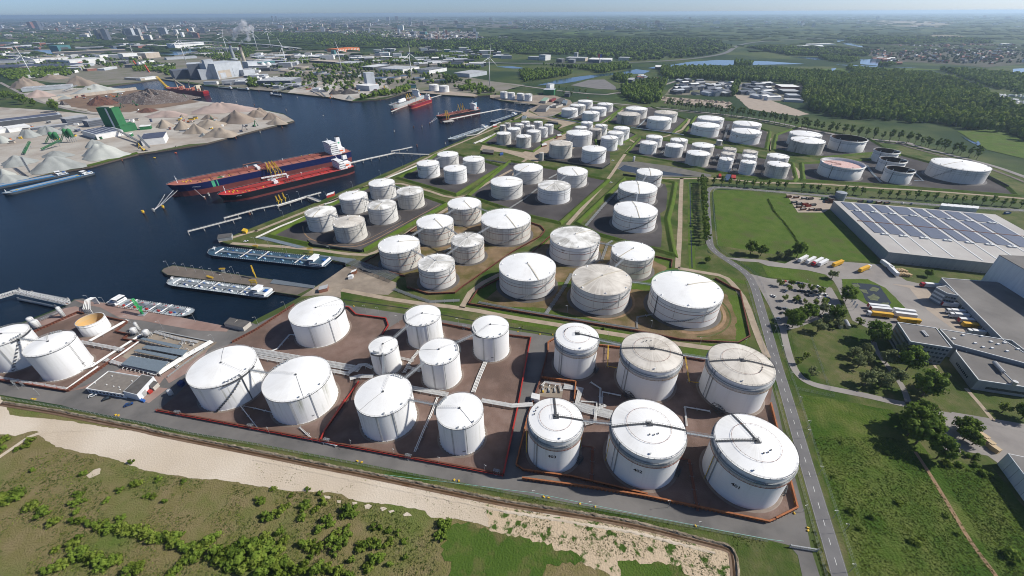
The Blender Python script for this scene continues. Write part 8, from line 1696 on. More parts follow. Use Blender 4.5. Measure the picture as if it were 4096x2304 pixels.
for a in (('leftmost white trailer parked below the meadow','31 290,1205','31 395,1150','w'),('second white trailer from the left below the meadow','31 370,1220','31 470,1165','w'),('white lorry with a red cab among the trailers below the meadow','31 440,1230','31 550,1172','w','r'),('fourth white trailer from the left below the meadow','31 490,1245','31 595,1190','w'),('trailer with white roof and yellow sides standing apart','31 640,1245','31 740,1205','y'),('yellow lorry beside the sand island','31 1010,1255','31 895,1305','y','w'),('red-ended white trailer by the warehouse corner','31 1150,1215','31 1220,1265','w',None,1),('second red-ended white trailer nearer the pallets','31 1225,1280','31 1270,1325','w',None,1),('red-fronted white trailer at the back of the pond parking','32 990,200','32 1200,225','w',None,1),('red-fronted white trailer next to the yellow lorry','32 1015,232','32 1222,252','w',None,1),('yellow lorry with a white cab lettered DHL by the pond','32 1025,280','32 1235,305','y','w',None,'DHL'),('back white trailer of the pair right of the yellow lorry','32 1240,245','32 1465,275','w'),('front white trailer of the pair right of the yellow lorry','32 1258,285','32 1475,312','w'),('yellow trailer lettered DACHSER before the office block','32 1290,340','32 1515,365','y',None,None,'DACHSER'),('topmost white trailer at the dock doors','32 1735,180','32 1945,208','w',None,1),('white lorry at the dock doors, second from the top','32 1815,255','32 2040,280','w','w'),('white lorry at the dock doors, third from the top','32 1850,295','32 2075,322','w','w'),('red-fronted trailer at the dock doors','32 1890,345','32 2125,365','w',None,1),('yellow trailer at the dock doors lettered DACHSER','32 1930,390','32 2170,415','y',None,None,'DACHSER'),('lowest white lorry at the dock doors','32 2040,465','32 2260,495','w','w'),('white lorry with a red cab above the dock office','31 1580,1440','31 1730,1455','w','r')): lorry(*a)
# cars
CARB=MB().add([(-2.1,-.85,.3),(2.1,-.85,.3),(2.1,.85,.3),(-2.1,.85,.3),(-2.05,-.82,.85),(2.0,-.8,.8),(2.0,.8,.8),(-2.05,.82,.85)],[(0,3,2,1),(4,5,6,7),(0,1,5,4),(1,2,6,5),(2,3,7,6),(3,0,4,7)])
CARC=MB().add([(-1.7,-.78,.83),(1.1,-.78,.82),(1.1,.78,.82),(-1.7,.78,.83),(-1.2,-.62,1.45),(.3,-.62,1.45),(.3,.62,1.45),(-1.2,.62,1.45)],[(4,5,6,7),(0,1,5,4),(1,2,6,5),(2,3,7,6),(3,0,4,7)])
cw=MB()
for x in (-1.3,1.3):
 for s in (-1,1): cw.lathe([(.32,-.1),(.32,.1)],8)
cwm=MB()
WH=MB().lathe([(.33,-.11),(.33,.11)],10).xf(Matrix.Rotation(PI/2,4,'X')).mesh('wheel',m_blk); CARCM=CARC.mesh('cabin',m_glass); CTOP=MB().box(-1.15,.25,-.6,.6,1.45,1.49)
cols={'w':m_trw,'d':plain('car_dark',(.02,.022,.028),.25),'b':plain('car_blue',(.02,.06,.2),.3),'r':m_trr,'s':plain('car_silver',(.32,.34,.36),.3,.4)}; CBM={k:CARB.mesh('body',m) for k,m in cols.items()}; CTM={k:CTOP.mesh('roof',m) for k,m in cols.items()}
CN={'w':'white','d':'dark','b':'blue','r':'red','s':'silver'}
def car(label,s,c,r=.5):
 p=pts(s)[0] if isinstance(s,str) else s; t=thing('parked_car',label,'car',(p.x,p.y,.16),r,'parked cars'); put(CBM[c],'body',(0,0,0),parent=t); put(CARCM,'cabin',(0,0,0),parent=t); put(CTM[c],'roof',(0,0,0),parent=t)
 for x in (-1.3,1.3):
  for y in (-.8,.8): put(WH,'wheel',(x,y,.33),parent=t)
for i,s in enumerate('32 180,40 w|32 50,88 w|32 318,35 d|32 358,40 d|32 435,52 d|32 395,78 d|32 522,70 w|32 570,72 w|32 518,98 w|32 595,108 b|32 270,125 d|32 312,132 d|32 290,150 d|32 110,208 d|32 140,258 d|32 175,215 s|32 500,200 w|32 535,198 s|32 548,182 b|32 615,182 w|32 455,268 d|32 518,285 d|32 97,315 w|32 185,388 s|31 165,1390 r|31 232,1398 d|31 275,1405 b|31 308,1408 d|31 340,1413 d|31 488,1437 w|32 405,40 s|32 480,40 d|32 640,190 w|32 300,105 d|32 580,275 d'.split('|')):
 k,xy,c=s.split(); car('%s car, %s in the estate car park counted from its top left'%(CN[c],ord_(i)),k+' '+xy,c,(.55,2.1,.3,1.9)[i%4])
for i,s in enumerate('02 1080,1120 d|02 940,1088 w|01 2478,983 w|21 995,392 w|02 1300,1180 b|31 1355,600 w|31 1440,608 b|20 760,985 r|21 1015,170 w'.split('|')):
 k,xy,c=s.split(); car('%s %s'%(CN[c],('car parked before the manifold office','pick-up parked before the manifold office','van on the quay corner by the grey shed','van on the concrete road beside the row of three tanks','handcart near the office skips','van behind the solar warehouse','van right of the white van behind the solar warehouse','bus on the road by the farthest six tanks','van at the basin works')[i]),k+' '+xy,c,.6)
# container yard by the meadow
for i,s in enumerate('31 205,540 b|31 280,545 b|31 360,555 d|31 425,560 d|31 260,595 d|31 310,610 d|31 370,615 r|31 450,622 d|31 310,640 b|31 400,630 r|31 350,665 b|31 435,668 b|31 505,672 d|31 560,560 G|31 600,590 b|31 925,590 d|31 1020,590 v|31 1110,598 b|31 1190,605 d|31 2400,705 v'.split('|')):
 k,xy,c=s.split(); p=pts(k+' '+xy)[0]; m={'b':m_rust,'d':m_dk,'r':m_red,'G':m_green,'v':plain('skip_blue',(.03,.10,.25))}[c]; t=thing('waste_skip','%s waste skip, %s in the container yard behind the solar warehouse'%({'b':'rust-brown','d':'dark','r':'red','G':'green','v':'blue'}[c],ord_(i)),'skip',(p.x,p.y,.1),.15,'skips of the container yard')
 mb=MB(); mb.add([(-3,-1.2,.2),(3,-1.2,.2),(3,1.2,.2),(-3,1.2,.2),(-3.3,-1.25,2.4),(3.3,-1.25,2.4),(3.3,1.25,2.4),(-3.3,1.25,2.4)],[(0,3,2,1),(0,1,5,4),(1,2,6,5),(2,3,7,6),(3,0,4,7)]); mb.build('body',m,t); MB().box(-3,3,-1.1,1.1,1.4,1.8).build('load',(m_rust,m_grey,m_pipe)[i%3],t)
sheet('lot',pts('31 180,500 560,545 660,580 620,655 560,690 300,690'),.14,g_tan)
p=pts('31 705,575')[0]; t=thing('silver_tank','ribbed silver water tank at the corner of the solar warehouse','tank',tuple(p)); MB().lathe([(5.5,0),(5.5,11),(0,11.6)],28,closed=False).build('shell',m_silver,t); mb=MB()
for z in (2,4,6,8,10.8): mb.ring(5.6,.12,z,z+.15,28)
mb.build('rib_ring',m_gal,t)
a,b,c_=pts('31 590,585 655,600 668,560'); box_thing('pump_house','brown pump house beside the ribbed silver tank','building',a,b,c_,5,m_rust,m_bitumen)
for i in range(6):
 a,b,c_=pts('31 %d,%d %d,%d %d,%d'%(1715+i*62,660+i*6,1775+i*62,668+i*6,1785+i*62,645+i*6)); box_thing('tent_bay',ord_(i)+' white tent bay from the left behind the solar warehouse','tent',a,b,c_,5+.1*i,m_trw,m_trw,group='white tent bays')
for i,(s,q) in enumerate((('32 735,395','32 715,355'),('32 815,395','32 780,330'))):
 a,b=pts(s,1.5)[0],pts(q,1.5)[0]; t=thing('storage_cylinder',('short','long')[i]+' silver cylinder tank lying by the car park','tank',(a.x,a.y,0)); MB().tube([a,b],1.4,14).build('drum',m_cyl,t,world=True); MB().obox(tuple(a*.7+b*.3)[:2]+(0,),(1,2.4,.9)).build('saddle',m_grey,t,world=True)
for i,s in enumerate('32 820,165|32 838,195|32 858,225'.split('|')): p=pts(s)[0]; t=thing('flag',('top','middle','lowest')[i]+' of three white banner flags by the pond','flag',tuple(p)); MB().cyl(0,0,0,6,.08,6).build('pole',m_gal,t); MB().box(.1,1.3,-.03,.03,2.2,6).build('banner',m_trw,t)
for lab,s,n in (('long row of stacked wooden pallets at the lower yard','33 2120,30 2270,190',9),('stack of wooden pallets below the red-ended trailers','31 1315,1320 1410,1330',5),('upper stack of wooden pallets by the grass','31 1300,1285 1370,1290',4)):
 a,b=pts(s); t=thing('pallet_stack',lab,'pallets',tuple((a+b)/2));
 for i in range(n): p=a+(b-a)*(i/(n-1)); MB().obox((p.x,p.y,.1),(2.6,3.6,2.0+.3*(i%3)),.3).build('pallet_pile',m_wood,t,world=True)
# ---------------------------------------------------------------- trees, shrubs, woods
def leaf_mat(name,c1,c2):
 m=mat(name,c1,c2,sc=.55,coord='pos',rough=.75,spec=.15,lo=.35,hi=.65,c3=tuple(v*.72 for v in c1),sc3=.10,lo3=.45,hi3=.6)
 nt=m.node_tree; b=nt.nodes['Principled BSDF']; tl=nt.nodes.new('ShaderNodeBsdfTranslucent'); mx=nt.nodes.new('ShaderNodeMixShader'); mx.inputs[0].default_value=.35
 nt.links.new(b.inputs['Base Color'].links[0].from_socket,tl.inputs[0]); nt.links.new(b.outputs[0],mx.inputs[1]); nt.links.new(tl.outputs[0],mx.inputs[2]); nt.links.new(mx.outputs[0],nt.nodes['Material Output'].inputs['Surface']); return m
LM_={'f':leaf_mat('far_foliage',(0.043,0.074,0.019),(0.074,0.11,0.029)),'g':leaf_mat('grass_blade',(0.075,0.125,0.025),(0.131,0.15,0.056)),'d':leaf_mat('dark_foliage',(0.109,0.177,0.023),(0.189,0.268,0.043)),'m':leaf_mat('mid_foliage',(0.128,0.2,0.024),(0.203,0.277,0.043)),'l':leaf_mat('lime_foliage',(0.162,0.228,0.026),(0.234,0.282,0.054)),'w':leaf_mat('willow_foliage',(0.195,0.234,0.094),(0.273,0.299,0.137)),'p':leaf_mat('poplar_foliage',(0.111,0.169,0.027),(0.169,0.23,0.051))}
m_bark=plain('bark',(.085,.065,.045))
def crown_mb(rg,n,q,rx,rz,z,s,holes=.0,blob=.3):
 mb=MB(); C=[]
 while len(C)<n:
  x,y,w=rg.uniform(-1,1),rg.uniform(-1,1),rg.uniform(-1,1)
  if .15<x*x+y*y+w*w<1: C.append((x*rx,y*rx,z+w*rz,rg.uniform(.7,1.3)))
 for x,y,w,k in C:
  r=blob*rx*k; mb.ico((x*.8,y*.8,z+(w-z)*.8),r*.75,1,.25,(1,1,.85),rg)
  for _ in range(q):
   d=Vector((rg.gauss(0,1),rg.gauss(0,1),rg.gauss(.25,1))).normalized(); p=Vector((x,y,w))+d*r*rg.uniform(.7,1.15); a=Vector((rg.gauss(0,1),rg.gauss(0,1),rg.gauss(0,1))); a=(a-d*a.dot(d)*.6).normalized(); b=d.cross(a).normalized(); e=s*rg.uniform(.6,1.3)
   mb.add([p-a*e-b*e*.6,p+a*e-b*e*.6,p+a*e*.5+b*e*.8,p-a*e*.6+b*e*.7],[(0,1,2,3)])
 return mb
def trunk_mb(h,r,br,rg):
 mb=MB(); mb.lathe([(r*1.3,0),(r,h*.3),(r*.6,h)],7)
 for k in range(br): a=rg.uniform(0,6.28); z=h*rg.uniform(.45,.8); l=h*rg.uniform(.25,.4); mb.tube([(0,0,z),(l*cos(a)*.6,l*sin(a)*.6,z+l*.5),(l*cos(a),l*sin(a),z+l)],r*.35,5)
 return mb
PR={}
for k,mt,(n,q,rx,rz,z,s),h in (('round','m',(34,34,3.6,3.4,6.2,.42),6.5),('dark','d',(38,36,4.2,3.8,6.8,.45),7),('lime','l',(22,30,2.6,2.4,4.2,.32),4.5),('willow','w',(30,34,3.4,2.8,5.0,.34),5),('street','m',(16,26,2.3,2.6,5.6,.36),5.5),('poplar','p',(24,22,3.4,6.2,12.5,.65),13)):
 PR[k]=[]
 for v in range(3):
  rg=random.Random(k+str(v)); PR[k].append((crown_mb(rg,n,q,rx,rz,z,s).mesh('crown',LM_[mt]),trunk_mb(h,.24 if k!='poplar' else .3,5,rg).mesh('trunk',m_bark)))
tr=random.Random(9)
def tree(kind,label,p,sc=1.0,group=None,name=None):
 c,t_=PR[kind][tr.randrange(3)]; t=thing(name or {'poplar':'poplar_tree','willow':'willow_tree'}.get(kind,'broadleaf_tree'),label,'tree',(p[0],p[1],.05),tr.uniform(0,6.28),group); s=sc*tr.uniform(.92,1.1)
 put(c,'crown',(0,0,0),scale=(s*tr.uniform(.92,1.08),s*tr.uniform(.92,1.08),s*tr.uniform(.92,1.1)),parent=t); put(t_,'trunk',(0,0,0),scale=s,parent=t)
for i,(p,_) in enumerate(along(smooth_line(pts('21 1905,395 1915,480 1922,640 1930,820 1945,1040'),1),7.4)): tree('street',ord_(i)+' young tree from the far end of the avenue beside the bending road',p,1.45,'avenue trees beside the bending road')
ROW=[(float(s.split(',')[0]),float(s.split(',')[1])) for s in '0,432 85,452 165,458 335,472 420,482 495,486 590,492 675,498 765,502 850,512 935,517 1110,536 1205,542 1290,546 1385,552 1480,556 1575,566 1665,572 1765,582 1855,592 1950,596 2050,602 2150,608 2245,618 2350,628 2430,632 2540,642'.split()]
for i,p in enumerate(pts('21 1870,400 1950,408 2022,412 2105,418 2180,424 2258,430 2335,436 2420,442 2498,446')): tree('street',ord_(i)+' round street tree from the left along the road above the meadow',p,1.25,'street trees above the meadow')
for i,(x,y) in enumerate(ROW): tree('street',ord_(i)+' round street tree from the left along the road behind the solar warehouse',pts('31 %f,%f'%(x,y))[0],1.2,'street trees behind the solar warehouse')
PL=[p for p,_ in along(smooth_line(pts('20 1560,1078 1900,1125 2300,1180 2576,1222 30 300,1295 600,1340 1000,1400 1449,1449 31 1500,20 1900,110 2140,175'),1),11.5)]
for i,p in enumerate(PL[:75]): tree('poplar',ord_(i)+' poplar from the left in the front row along the railway',p,1.0+.1*sin(i),'front poplar row along the railway')
for i,p in enumerate(offset_line(PL[::2],13)[:36]): tree('poplar',ord_(i)+' poplar from the left in the back row behind the railway poplars',p,1.05,'back poplar row along the railway')
for i,(p,_) in enumerate(along(pts('20 400,900 560,915 700,935 770,950'),24)): tree('street',ord_(i)+' round tree in the row before the grey parking field',p,1.5,'trees before the grey parking field')
for i,(p,_) in enumerate(along(pts('20 440,945 600,965 650,975'),26)): tree('street',ord_(i)+' round tree in the road row at the harbour head',p,1.5,'road trees at the harbour head')
for i,s in enumerate('32 240,400 dark 1.25|32 315,330 round 1.2|32 395,305 dark 1.2|32 200,330 round 1.0|32 650,335 dark 1.3|32 775,135 dark 1.35|32 1050,545 dark 1.45|32 1385,830 dark 1.6|32 1340,700 willow 1.4|32 1545,1090 dark 1.6|32 1650,1020 round 1.3|32 490,445 willow 1.15|32 580,352 willow .9|32 690,395 willow 1.0|32 845,705 willow 1.05|32 900,800 willow 1.15|32 955,660 willow 1.0|32 985,745 willow .95|32 435,885 willow .95|32 965,975 willow 1.2|32 1075,890 willow 1.0|32 1125,1000 willow 1.2|32 1265,950 willow 1.25|32 1180,760 willow 1.2|32 375,712 lime .8|32 298,770 lime .7|32 155,128 lime .9|32 270,130 lime .9|32 415,35 lime 1.0|32 525,70 lime 1.1|32 560,185 lime 1.1|32 470,175 lime .8|32 365,155 lime .6|32 545,260 willow .9|32 905,375 lime 1.0|32 2350,1255 lime .9|32 2545,1320 round 1.1|31 105,1160 willow 1.1|31 185,1150 willow 1.1|31 285,1145 dark 1.25|31 640,1355 willow 1.0|31 1600,1335 round .75|21 2395,1110 round 1.35|21 2500,1125 round 1.2|21 1960,1195 round .7|32 1400,1420 dark 1.4|32 1500,1330 dark 1.2|32 1590,1440 round 1.2|33 1480,120 dark 1.5|33 1690,270 dark 1.1|33 1960,80 round 1.1|32 1900,1440 round 1.1|32 2010,1449 dark .9|33 1400,40 round 1.1|33 2050,130 round .9|31 230,1425 lime .9|31 110,1430 lime .9|32 210,30 lime .9|32 320,20 lime .9|30 2430,1330 round 1.6|10 2325,930 round 1.8|10 2000,830 dark 2.0|10 1930,835 round 1.8|D 1295,345 round .9|00 570,1125 dark 2.2|00 250,1050 dark 2.0|00 350,1070 round 1.8|00 190,1030 dark 1.8|00 60,1000 dark 2.0|00 120,985 round 1.8|00 920,945 round 1.4|00 1000,640 dark 2|00 880,660 dark 2.4|00 1330,620 dark 1.9|00 1990,790 round 1.8'.split('|')):
 k,xy,kd,sc=s.split(); WHERE={'32':'on the estate lawns and car park','31':'around the lorry park','21':'by the bend of the right-hand road','33':'in the lower right thicket','30':'by the soil depot','10':'by the far tanks and basins','D':'on the terminal quay','00':'on the far left bank'}[k]
 tree(kd,'%s tree %s, %s from the top left'%({'dark':'dark spreading','round':'mid-green rounded','lime':'small light-green','willow':'grey-green willow'}[kd],WHERE,ord_(i)),pts(k+' '+xy)[0],float(sc),'trees '+WHERE)
# shrubs
SHM=[]
for v in range(5):
 rg=random.Random(50+v); SHM.append(crown_mb(rg,9,34,1.25,.75,.75,.20,blob=.42).mesh('shrub',LM_[('m','l','m','l','m')[v]]))
SN=0
def shrub(label,p,sc,group,kd=None):
 global SN
 v=tr.randrange(5) if kd is None else kd; o=put(SHM[v],'shrub',(p[0],p[1],.05),tr.uniform(0,6.28),(sc*tr.uniform(.9,1.2),sc*tr.uniform(.9,1.2),sc*tr.uniform(.75,1.1))); tag(o,label,'shrub',group); SN+=1
for key,lab,grp,txt in (('03','leafy shrub in the thick hedge line along the lower left','shrubs of the lower left hedge line','820,900,1.5 900,920,1.6 980,930,1.5 1040,960,1.8 1100,960,1.8 1170,960,1.9 1230,980,1.9 1300,1000,2 1360,1010,2 1430,1010,2.1 1500,1030,2.1 1560,1050,2 1540,1100,1.7 1620,1060,1.8 1700,1090,2.2 1780,1080,2 1760,1140,1.8 1850,1150,2.2 1900,1190,2 1960,1180,2 2050,1150,2.6 2120,1100,2.6 2000,1240,2 1100,1010,1.6 1220,880,1.6'),
('03','large pale-flowering shrub clump at the bottom left of centre','shrubs of the bottom clump','2180,1230,2.6 2260,1260,2.8 2350,1250,2.8 2440,1180,3 2520,1200,3 2400,1330,2.8 2500,1340,3 2576,1280,3 2300,1340,2.4 1760,1420,1.8 1850,1310,1.8 1930,1290,1.9 1980,1260,1.8 1700,1449,1.9'),
('13','bright green shrub clump at the bottom edge','shrubs of the bottom edge clump','60,1200,2.6 150,1200,2.8 230,1260,2.6 60,1300,2.8 160,1340,2.8 300,1340,2.4 400,1380,2.4 500,1370,2.2 600,1400,2.2 720,1400,2 820,1430,2 940,1440,1.8 60,1420,2.8 250,1430,2.6 100,1060,1.6 0,1140,2.4 120,1120,1.8'),
('03','shrub standing in the open dry meadow at the left','shrubs of the open dry meadow','40,700,2.2 100,690,2.4 180,650,2.4 220,620,1.8 60,650,2 320,760,2 360,740,1.6 440,790,2 430,840,1.8 560,920,1.8 330,395,1.1 40,90,1.9 320,90,1.6 280,140,1.4 20,180,1.6 180,180,1.3 740,1150,1.9 570,1190,1.2 800,1240,2.3 880,1220,2.6 960,1260,2.4 1020,1310,2.2 1150,1310,1.9 1210,1300,1.6 700,1300,1.4 620,1360,1.9 540,1380,1.7 460,1400,1.5 1060,1360,1.9 1390,1340,2 1400,1380,1.9 1290,1420,2 800,1060,1.3 760,720,1.7 820,640,1.2 770,630,1.3 850,700,1 770,820,1.3 740,900,1.4 1210,590,1.4 1090,690,1.3 1320,310,1.2 1400,530,1.6 1350,520,1.2 1480,650,1.2 1550,660,1.2 1660,700,1.1 1600,480,1.2 1850,500,1 840,430,1.4'),
('13','shrub among the scattered bushes of the lower meadow','shrubs of the lower meadow','930,800,2.4 980,810,2 900,820,1.9 650,620,1 690,710,1.6 500,740,1.7 480,770,1.5 600,790,1.3 240,810,1.8 280,770,1.3 320,750,1.1 100,850,1.8 140,880,1.5 60,720,1.6 30,690,1.5 480,870,1.7 700,890,1.7 760,920,1.5 640,990,1.8 240,1020,1.6 820,1030,1.7 900,1040,1.7 940,1050,1.5 760,1120,1.9 860,1130,1.9 560,1150,2 480,1130,1.9 620,1180,1.9 800,1200,1.7 1060,1160,1.9 1110,1130,1.8 1180,1110,1.7 1220,1150,1.8 1340,1110,1.6 1180,960,1.3 1250,970,1.2 1340,990,1.3 1430,1010,1.2 1500,1100,1.2 1220,1270,1.9 1170,1310,1.7 1130,1370,1.8 1250,1300,1.7 960,1300,1.4 1340,1335,1.2 1500,1270,1 1900,930,1.9 1940,940,1.7 1840,1050,1.6 1890,1070,1.3 1900,1000,1.4 930,965,1.2 520,580,1.1 360,640,1 180,580,1.2 280,1100,1.6 260,1180,1.6 560,1260,1.2'),
('33','dark shrub dotted over the rough field at the right','shrubs of the rough field','1320,730,1.2 1035,860,1.2 840,810,1.4 1460,1110,1.4 1900,1030,.9 1790,850,.9 1190,215,1.1 740,110,.9 905,980,.9 2450,1270,2.2 1050,630,.6 1540,1075,.8 1570,1065,.8 650,455,.7 1800,330,1.7 1900,330,1.6 2100,260,1.7 2180,430,1.8 2080,340,1.6 2000,250,1.4'),
('22','low shrub beside the ditch of the tank terminal','shrubs beside the ditch','920,420,.9 100,400,.8'),('20','shrub of the hedge along the meadow','shrubs of the meadow hedge','')):
 for w in txt.split():
  x,y,s=map(float,w.split(',')); shrub(lab,pts('%s %f,%f'%(key,x,y))[0],s*.92,grp)
for p,_ in along(pts('31 0,560 60,680 160,790 240,900 290,980 380,1090'),3.2): shrub('low hedge shrub crossing the meadow left of the solar warehouse',p,.8,'hedge shrubs crossing the meadow',2)
rg=random.Random(4); mbs=[MB() for _ in range(3)]
def tufts(poly,n,s0,s1,mbs,rg,patch=.5):
 P=pts(poly); xs=[p.x for p in P];ys=[p.y for p in P]; k=0
 for _ in range(n*6):
  if k>=n: break
  x,y=rg.uniform(min(xs),max(xs)),rg.uniform(min(ys),max(ys))
  if inside((x,y),P) and noise.noise(Vector((x*.06,y*.06,2)))+.35*noise.noise(Vector((x*.3,y*.3,5)))>patch-.5:
   k+=1; m=mbs[rg.randrange(len(mbs))]; s=rg.uniform(s0,s1)
   for _ in range(5): a=rg.uniform(0,6.28); c_,d_=cos(a)*s,sin(a)*s; ox,oy=rg.uniform(-s,s),rg.uniform(-s,s); m.add([(x+ox-c_,y+oy-d_,.1),(x+ox+c_,y+oy+d_,.1),(x+ox+c_*.3+rg.uniform(-s,s)*.5,y+oy+d_*.3,.1+s*rg.uniform(.35,.8))],[(0,1,2)])
tufts('03 0,350 600,180 1500,420 2576,560 13 800,640 1900,900 2000,1449 0,1449 03 0,1449',6500,.16,.4,mbs,rg,.38)
tufts('33 450,50 1300,50 1600,400 2300,1449 950,1449',5200,.16,.34,mbs,rg,.05); tufts('33 1700,330 2250,400 2576,1000 2576,1449 2350,1449',2400,.16,.34,mbs,rg,.05)
tufts('23 0,760 1200,950 2180,1180 2200,1449 1100,1449 900,1260 0,1010',1900,.12,.36,mbs,rg,.45); tufts('13 0,240 1200,480 2576,750 2576,1000 1000,640 0,480',500,.08,.25,mbs,rg,.55); tufts('23 0,640 2576,1100 2576,1180 2100,1140 1200,900 0,700',900,.12,.3,mbs,rg,.45); tufts('33 420,1000 560,1449 640,1449 480,1000',300,.12,.3,mbs,rg,.3)
for m_,k in zip(mbs,'glg'): tag(m_.build('grass_tuft',LM_[k],None,world=True),None,None,None,'stuff')
# woods: one mass each
def wood(name,polys,sp,r0,r1,h0,h1,mats,seed,mx=4000,leaf=10,dens=1.0):
 rg=random.Random(seed); M={k:MB() for k in mats}; n=0
 for poly in polys:
  P=pts(poly); xs=[p.x for p in P];ys=[p.y for p in P]; A=abs(sum(P[i].x*P[i-1].y-P[i-1].x*P[i].y for i in range(len(P))))/2; N=min(mx,int(A/(sp*sp)*dens)); bb=(max(xs)-min(xs))*(max(ys)-min(ys))
  for _ in range(int(N*bb/max(A,1))):
   x,y=rg.uniform(min(xs),max(xs)),rg.uniform(min(ys),max(ys))
   if not inside((x,y),P): continue
   q=noise.noise(Vector((x*.008,y*.008,seed))); k=mats[min(len(mats)-1,max(0,int((q+.5)*len(mats)+rg.uniform(-.6,.6))))]; r=rg.uniform(r0,r1); h=rg.uniform(h0,h1)*(1+.25*q); m=M[k]; n+=1
   m.ico((x,y,h*.55),r,1,.3,(1,1,h*.5/r),rg)
   for _ in range(leaf):
    d=Vector((rg.gauss(0,1),rg.gauss(0,1),abs(rg.gauss(0,1)))).normalized(); e=r*rg.uniform(.22,.42); p=Vector((x+d.x*r*1.0,y+d.y*r*1.0,h*.55+d.z*h*.5)); a=Vector((rg.gauss(0,1),rg.gauss(0,1),rg.gauss(0,1))).normalized(); b=d.cross(a); b=b.normalized() if b.length>.01 else Vector((1,0,0)); m.add([p-a*e-b*e,p+a*e-b*e,p+a*e*.6+b*e,p-a*e*.7+b*e],[(0,1,2,3)])
 for k,m in M.items():
  if m.v: tag(m.build(name,LM_[k],None,world=True),None,None,None,'stuff')
 return n
wood('woodland',('30 345,850 800,790 1250,760 1900,835 2350,1060 2800,1230 2800,1420 2250,1330 1960,1300 1700,1240 1400,1240 700,1190 430,1110 340,1000','30 2500,1180 2900,1250 2900,1500 2500,1400'),8.5,3.2,5.6,11,22,'mmlpd',1,3600,16)
wood('woodland',('20 1095,900 1250,850 1560,830 1500,940 1490,1040 1300,1050 1120,985','20 1000,775 1200,790 1150,850 1020,800','20 1500,700 1900,690 2576,715 2576,835 2100,812 1720,792 1580,800 1500,750','30 0,710 500,740 900,790 340,850 0,830','20 2220,860 2290,850 2230,980 2200,975'),9,3.4,5.6,10,19,'dmmp',2,1500,12)
wood('woodland',('20 75,725 600,720 590,760 120,830','20 680,690 1150,640 1200,690 1000,720 900,745','30 770,690 1700,770 1750,830 880,760','30 1700,700 2576,770 2576,960 2150,860','30 1290,640 1240,675 1100,665','30 500,575 780,585 930,610 800,635 630,620','20 2240,620 2420,635 2400,665 2240,660'),11,4,6.5,9,17,'dmdm',3,900,9)
wood('far_woodland',('20 -100,470 800,380 2000,400 2210,480 1980,560 1500,600 1230,615 900,585 600,550 0,545','10 -50,330 700,350 1300,320 1700,420 2576,380 2576,545 1950,500 1300,480 700,470 500,430 200,400','30 -200,480 1000,520 1000,570 200,560','30 770,400 1000,375 2100,400 2250,440 1300,450 900,440'),17,7,11,10,19,'fdf',4,2600,6)
wood('far_woodland',('10 -100,740 0,560 700,560 1250,600 1900,600 2250,630 2250,700 1600,660 1150,640 800,600 400,640 300,700','00 -200,700 0,540 500,560 1200,560 1700,640 1700,700 1100,680 800,740 0,770','10 0,880 700,930 960,900 1500,860 2300,850 1600,700 400,700','00 -300,480 200,440 1100,460 2000,455 2560,520 2400,560 1500,455 700,450 0,540'),30,4,7,7,12,'fdf',6,420,7)
wood('far_woodland',('00 0,755 720,690 720,760 100,815','00 -60,720 700,640 720,700 0,750','00 1350,660 1760,660 1760,720 1350,725','00 1980,470 2576,480 2576,560 2300,640 1990,560','00 0,330 1000,360 960,400 0,380','00 0,405 1050,400 1000,420 0,440','10 250,630 520,600 520,640 260,650','10 560,670 1150,640 1180,690 600,690','10 950,600 1500,610 1700,640 1250,650','10 1580,540 2250,560 2250,600 1700,590','10 1580,650 2000,660 2300,700 2050,690','10 1550,880 950,1015 1000,1020 1560,930','10 1960,890 2250,860 2400,930 2250,950','00 2480,800 2600,820 2600,880 2500,880','20 300,655 900,690 700,700','00 1500,700 1760,740 1700,760'),14,4,7,8,14,'fdm',5,500,7)
rg=random.Random(77); mbs=[MB() for _ in range(2)]
for i in range(7500):
 y=rg.uniform(3200,30000) if i>1500 else rg.uniform(2600,5200); x=rg.uniform(-y*1.25,y*1.3)
 if noise.noise(Vector((x*.0011,y*.0016,3)))<-.02 and i%4: continue
 s_=rg.uniform(14,38)*(1+y/12000); mbs[i%2].ico((x,y,3),s_,1,.35,(rg.uniform(1,3.2),.7,.26),rg)
for m_,k in zip(mbs,'ff'): tag(m_.build('far_woodland',LM_[k],None,world=True),None,None,None,'stuff')
for P in CITY[:4]:
 mb=MB(); xs=[p.x for p in P];ys=[p.y for p in P]
 for _ in range(1500):
  x,y=rg.uniform(min(xs),max(xs)),rg.uniform(min(ys),max(ys))
  if inside((x,y),P): mb.ico((x,y,4),rg.uniform(8,20),1,.3,(1.6,1,.55),rg)
 tag(mb.build('far_woodland',LM_['f'],None,world=True),None,None,None,'stuff')
mb=MB(); P=pts('30 990,520 1250,470 1900,450 2576,455 2800,470 2800,640 2250,650 1750,640 1320,610 1050,565'); xs=[p.x for p in P];ys=[p.y for p in P]
for _ in range(1300):
 x,y=rg.uniform(min(xs),max(xs)),rg.uniform(min(ys),max(ys))
 if inside((x,y),P): mb.ico((x,y,3.5),rg.uniform(3,7),1,.3,(1,1,1.1),rg)
tag(mb.build('village_trees',LM_['f'],None,world=True),None,None,None,'stuff')
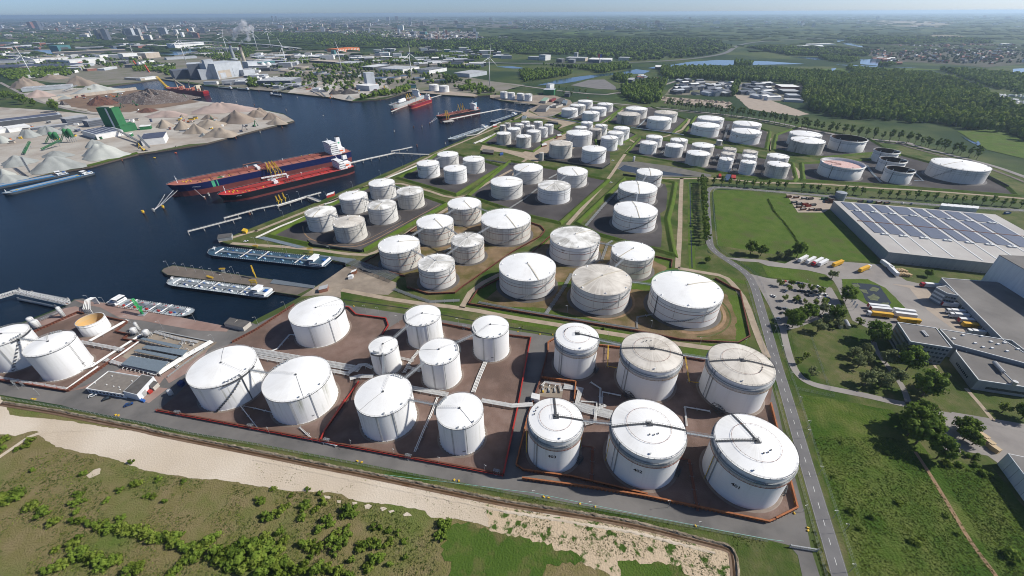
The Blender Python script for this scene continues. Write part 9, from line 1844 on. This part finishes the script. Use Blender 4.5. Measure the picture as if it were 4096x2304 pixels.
# ---------------------------------------------------------------- sky, sun, air, camera
w=bpy.data.worlds.new('World'); scene.world=w; w.use_nodes=True; nt=w.node_tree
sky=nt.nodes.new('ShaderNodeTexSky'); sky.sky_type='NISHITA'; sky.sun_disc=False
SUN_AZ=R(5.0); SUN_EL=R(41.0)         # azimuth counted from +X towards +Y
sky.sun_elevation=SUN_EL; sky.sun_rotation=PI/2-SUN_AZ; sky.altitude=200; sky.air_density=0.5; sky.dust_density=0.9; sky.ozone_density=4.5
tc=nt.nodes.new('ShaderNodeTexCoord'); ad=nt.nodes.new('ShaderNodeVectorMath'); ad.inputs[1].default_value=(0,0,.006); nt.links.new(tc.outputs['Generated'],ad.inputs[0]); nt.links.new(ad.outputs[0],sky.inputs[0])   # the horizon dips below level at this height
nt.links.new(sky.outputs[0],nt.nodes['Background'].inputs[0]); nt.nodes['Background'].inputs[1].default_value=.11
ld=bpy.data.lights.new('sun','SUN'); ld.energy=4.6; ld.angle=R(.55); ld.color=(1,.955,.88)
lo=bpy.data.objects.new('sun',ld); COL.objects.link(lo)
dv=Vector((-cos(SUN_EL)*cos(SUN_AZ),-cos(SUN_EL)*sin(SUN_AZ),-sin(SUN_EL)))
lo.rotation_euler=dv.to_track_quat('-Z','Y').to_euler(); lo.location=(300,0,400)
hm=bpy.data.materials.new('haze_air'); hm.use_nodes=True; nt=hm.node_tree; nt.nodes.clear()
ou=nt.nodes.new('ShaderNodeOutputMaterial'); pv=nt.nodes.new('ShaderNodeVolumePrincipled')
pv.inputs['Color'].default_value=(.62,.80,1,1); pv.inputs['Density'].default_value=HAZE; pv.inputs['Anisotropy'].default_value=.4
nt.links.new(pv.outputs[0],ou.inputs['Volume'])
hz=MB().box(-62000,62000,-62000,62000,-7,201).build('haze',hm); tag(hz,kind='stuff')
cd=bpy.data.cameras.new('camera'); cam=bpy.data.objects.new('camera',cd); COL.objects.link(cam); scene.camera=cam
cd.sensor_width=36; cd.lens=CF/4096*36; cd.clip_start=1; cd.clip_end=150000
Mx=Matrix((RT,-DN,-_fw)).transposed().to_4x4(); Mx.translation=Vector((0,0,CH)); cam.matrix_world=Mx
scene.view_settings.view_transform='Standard'; scene.view_settings.look='None'; scene.view_settings.gamma=1; scene.view_settings.exposure=EXPO
scene.cycles.max_bounces=6; scene.cycles.diffuse_bounces=3; scene.cycles.glossy_bounces=2; scene.cycles.volume_bounces=2
scene.cycles.use_denoising=True; scene.cycles.filter_width=1.0
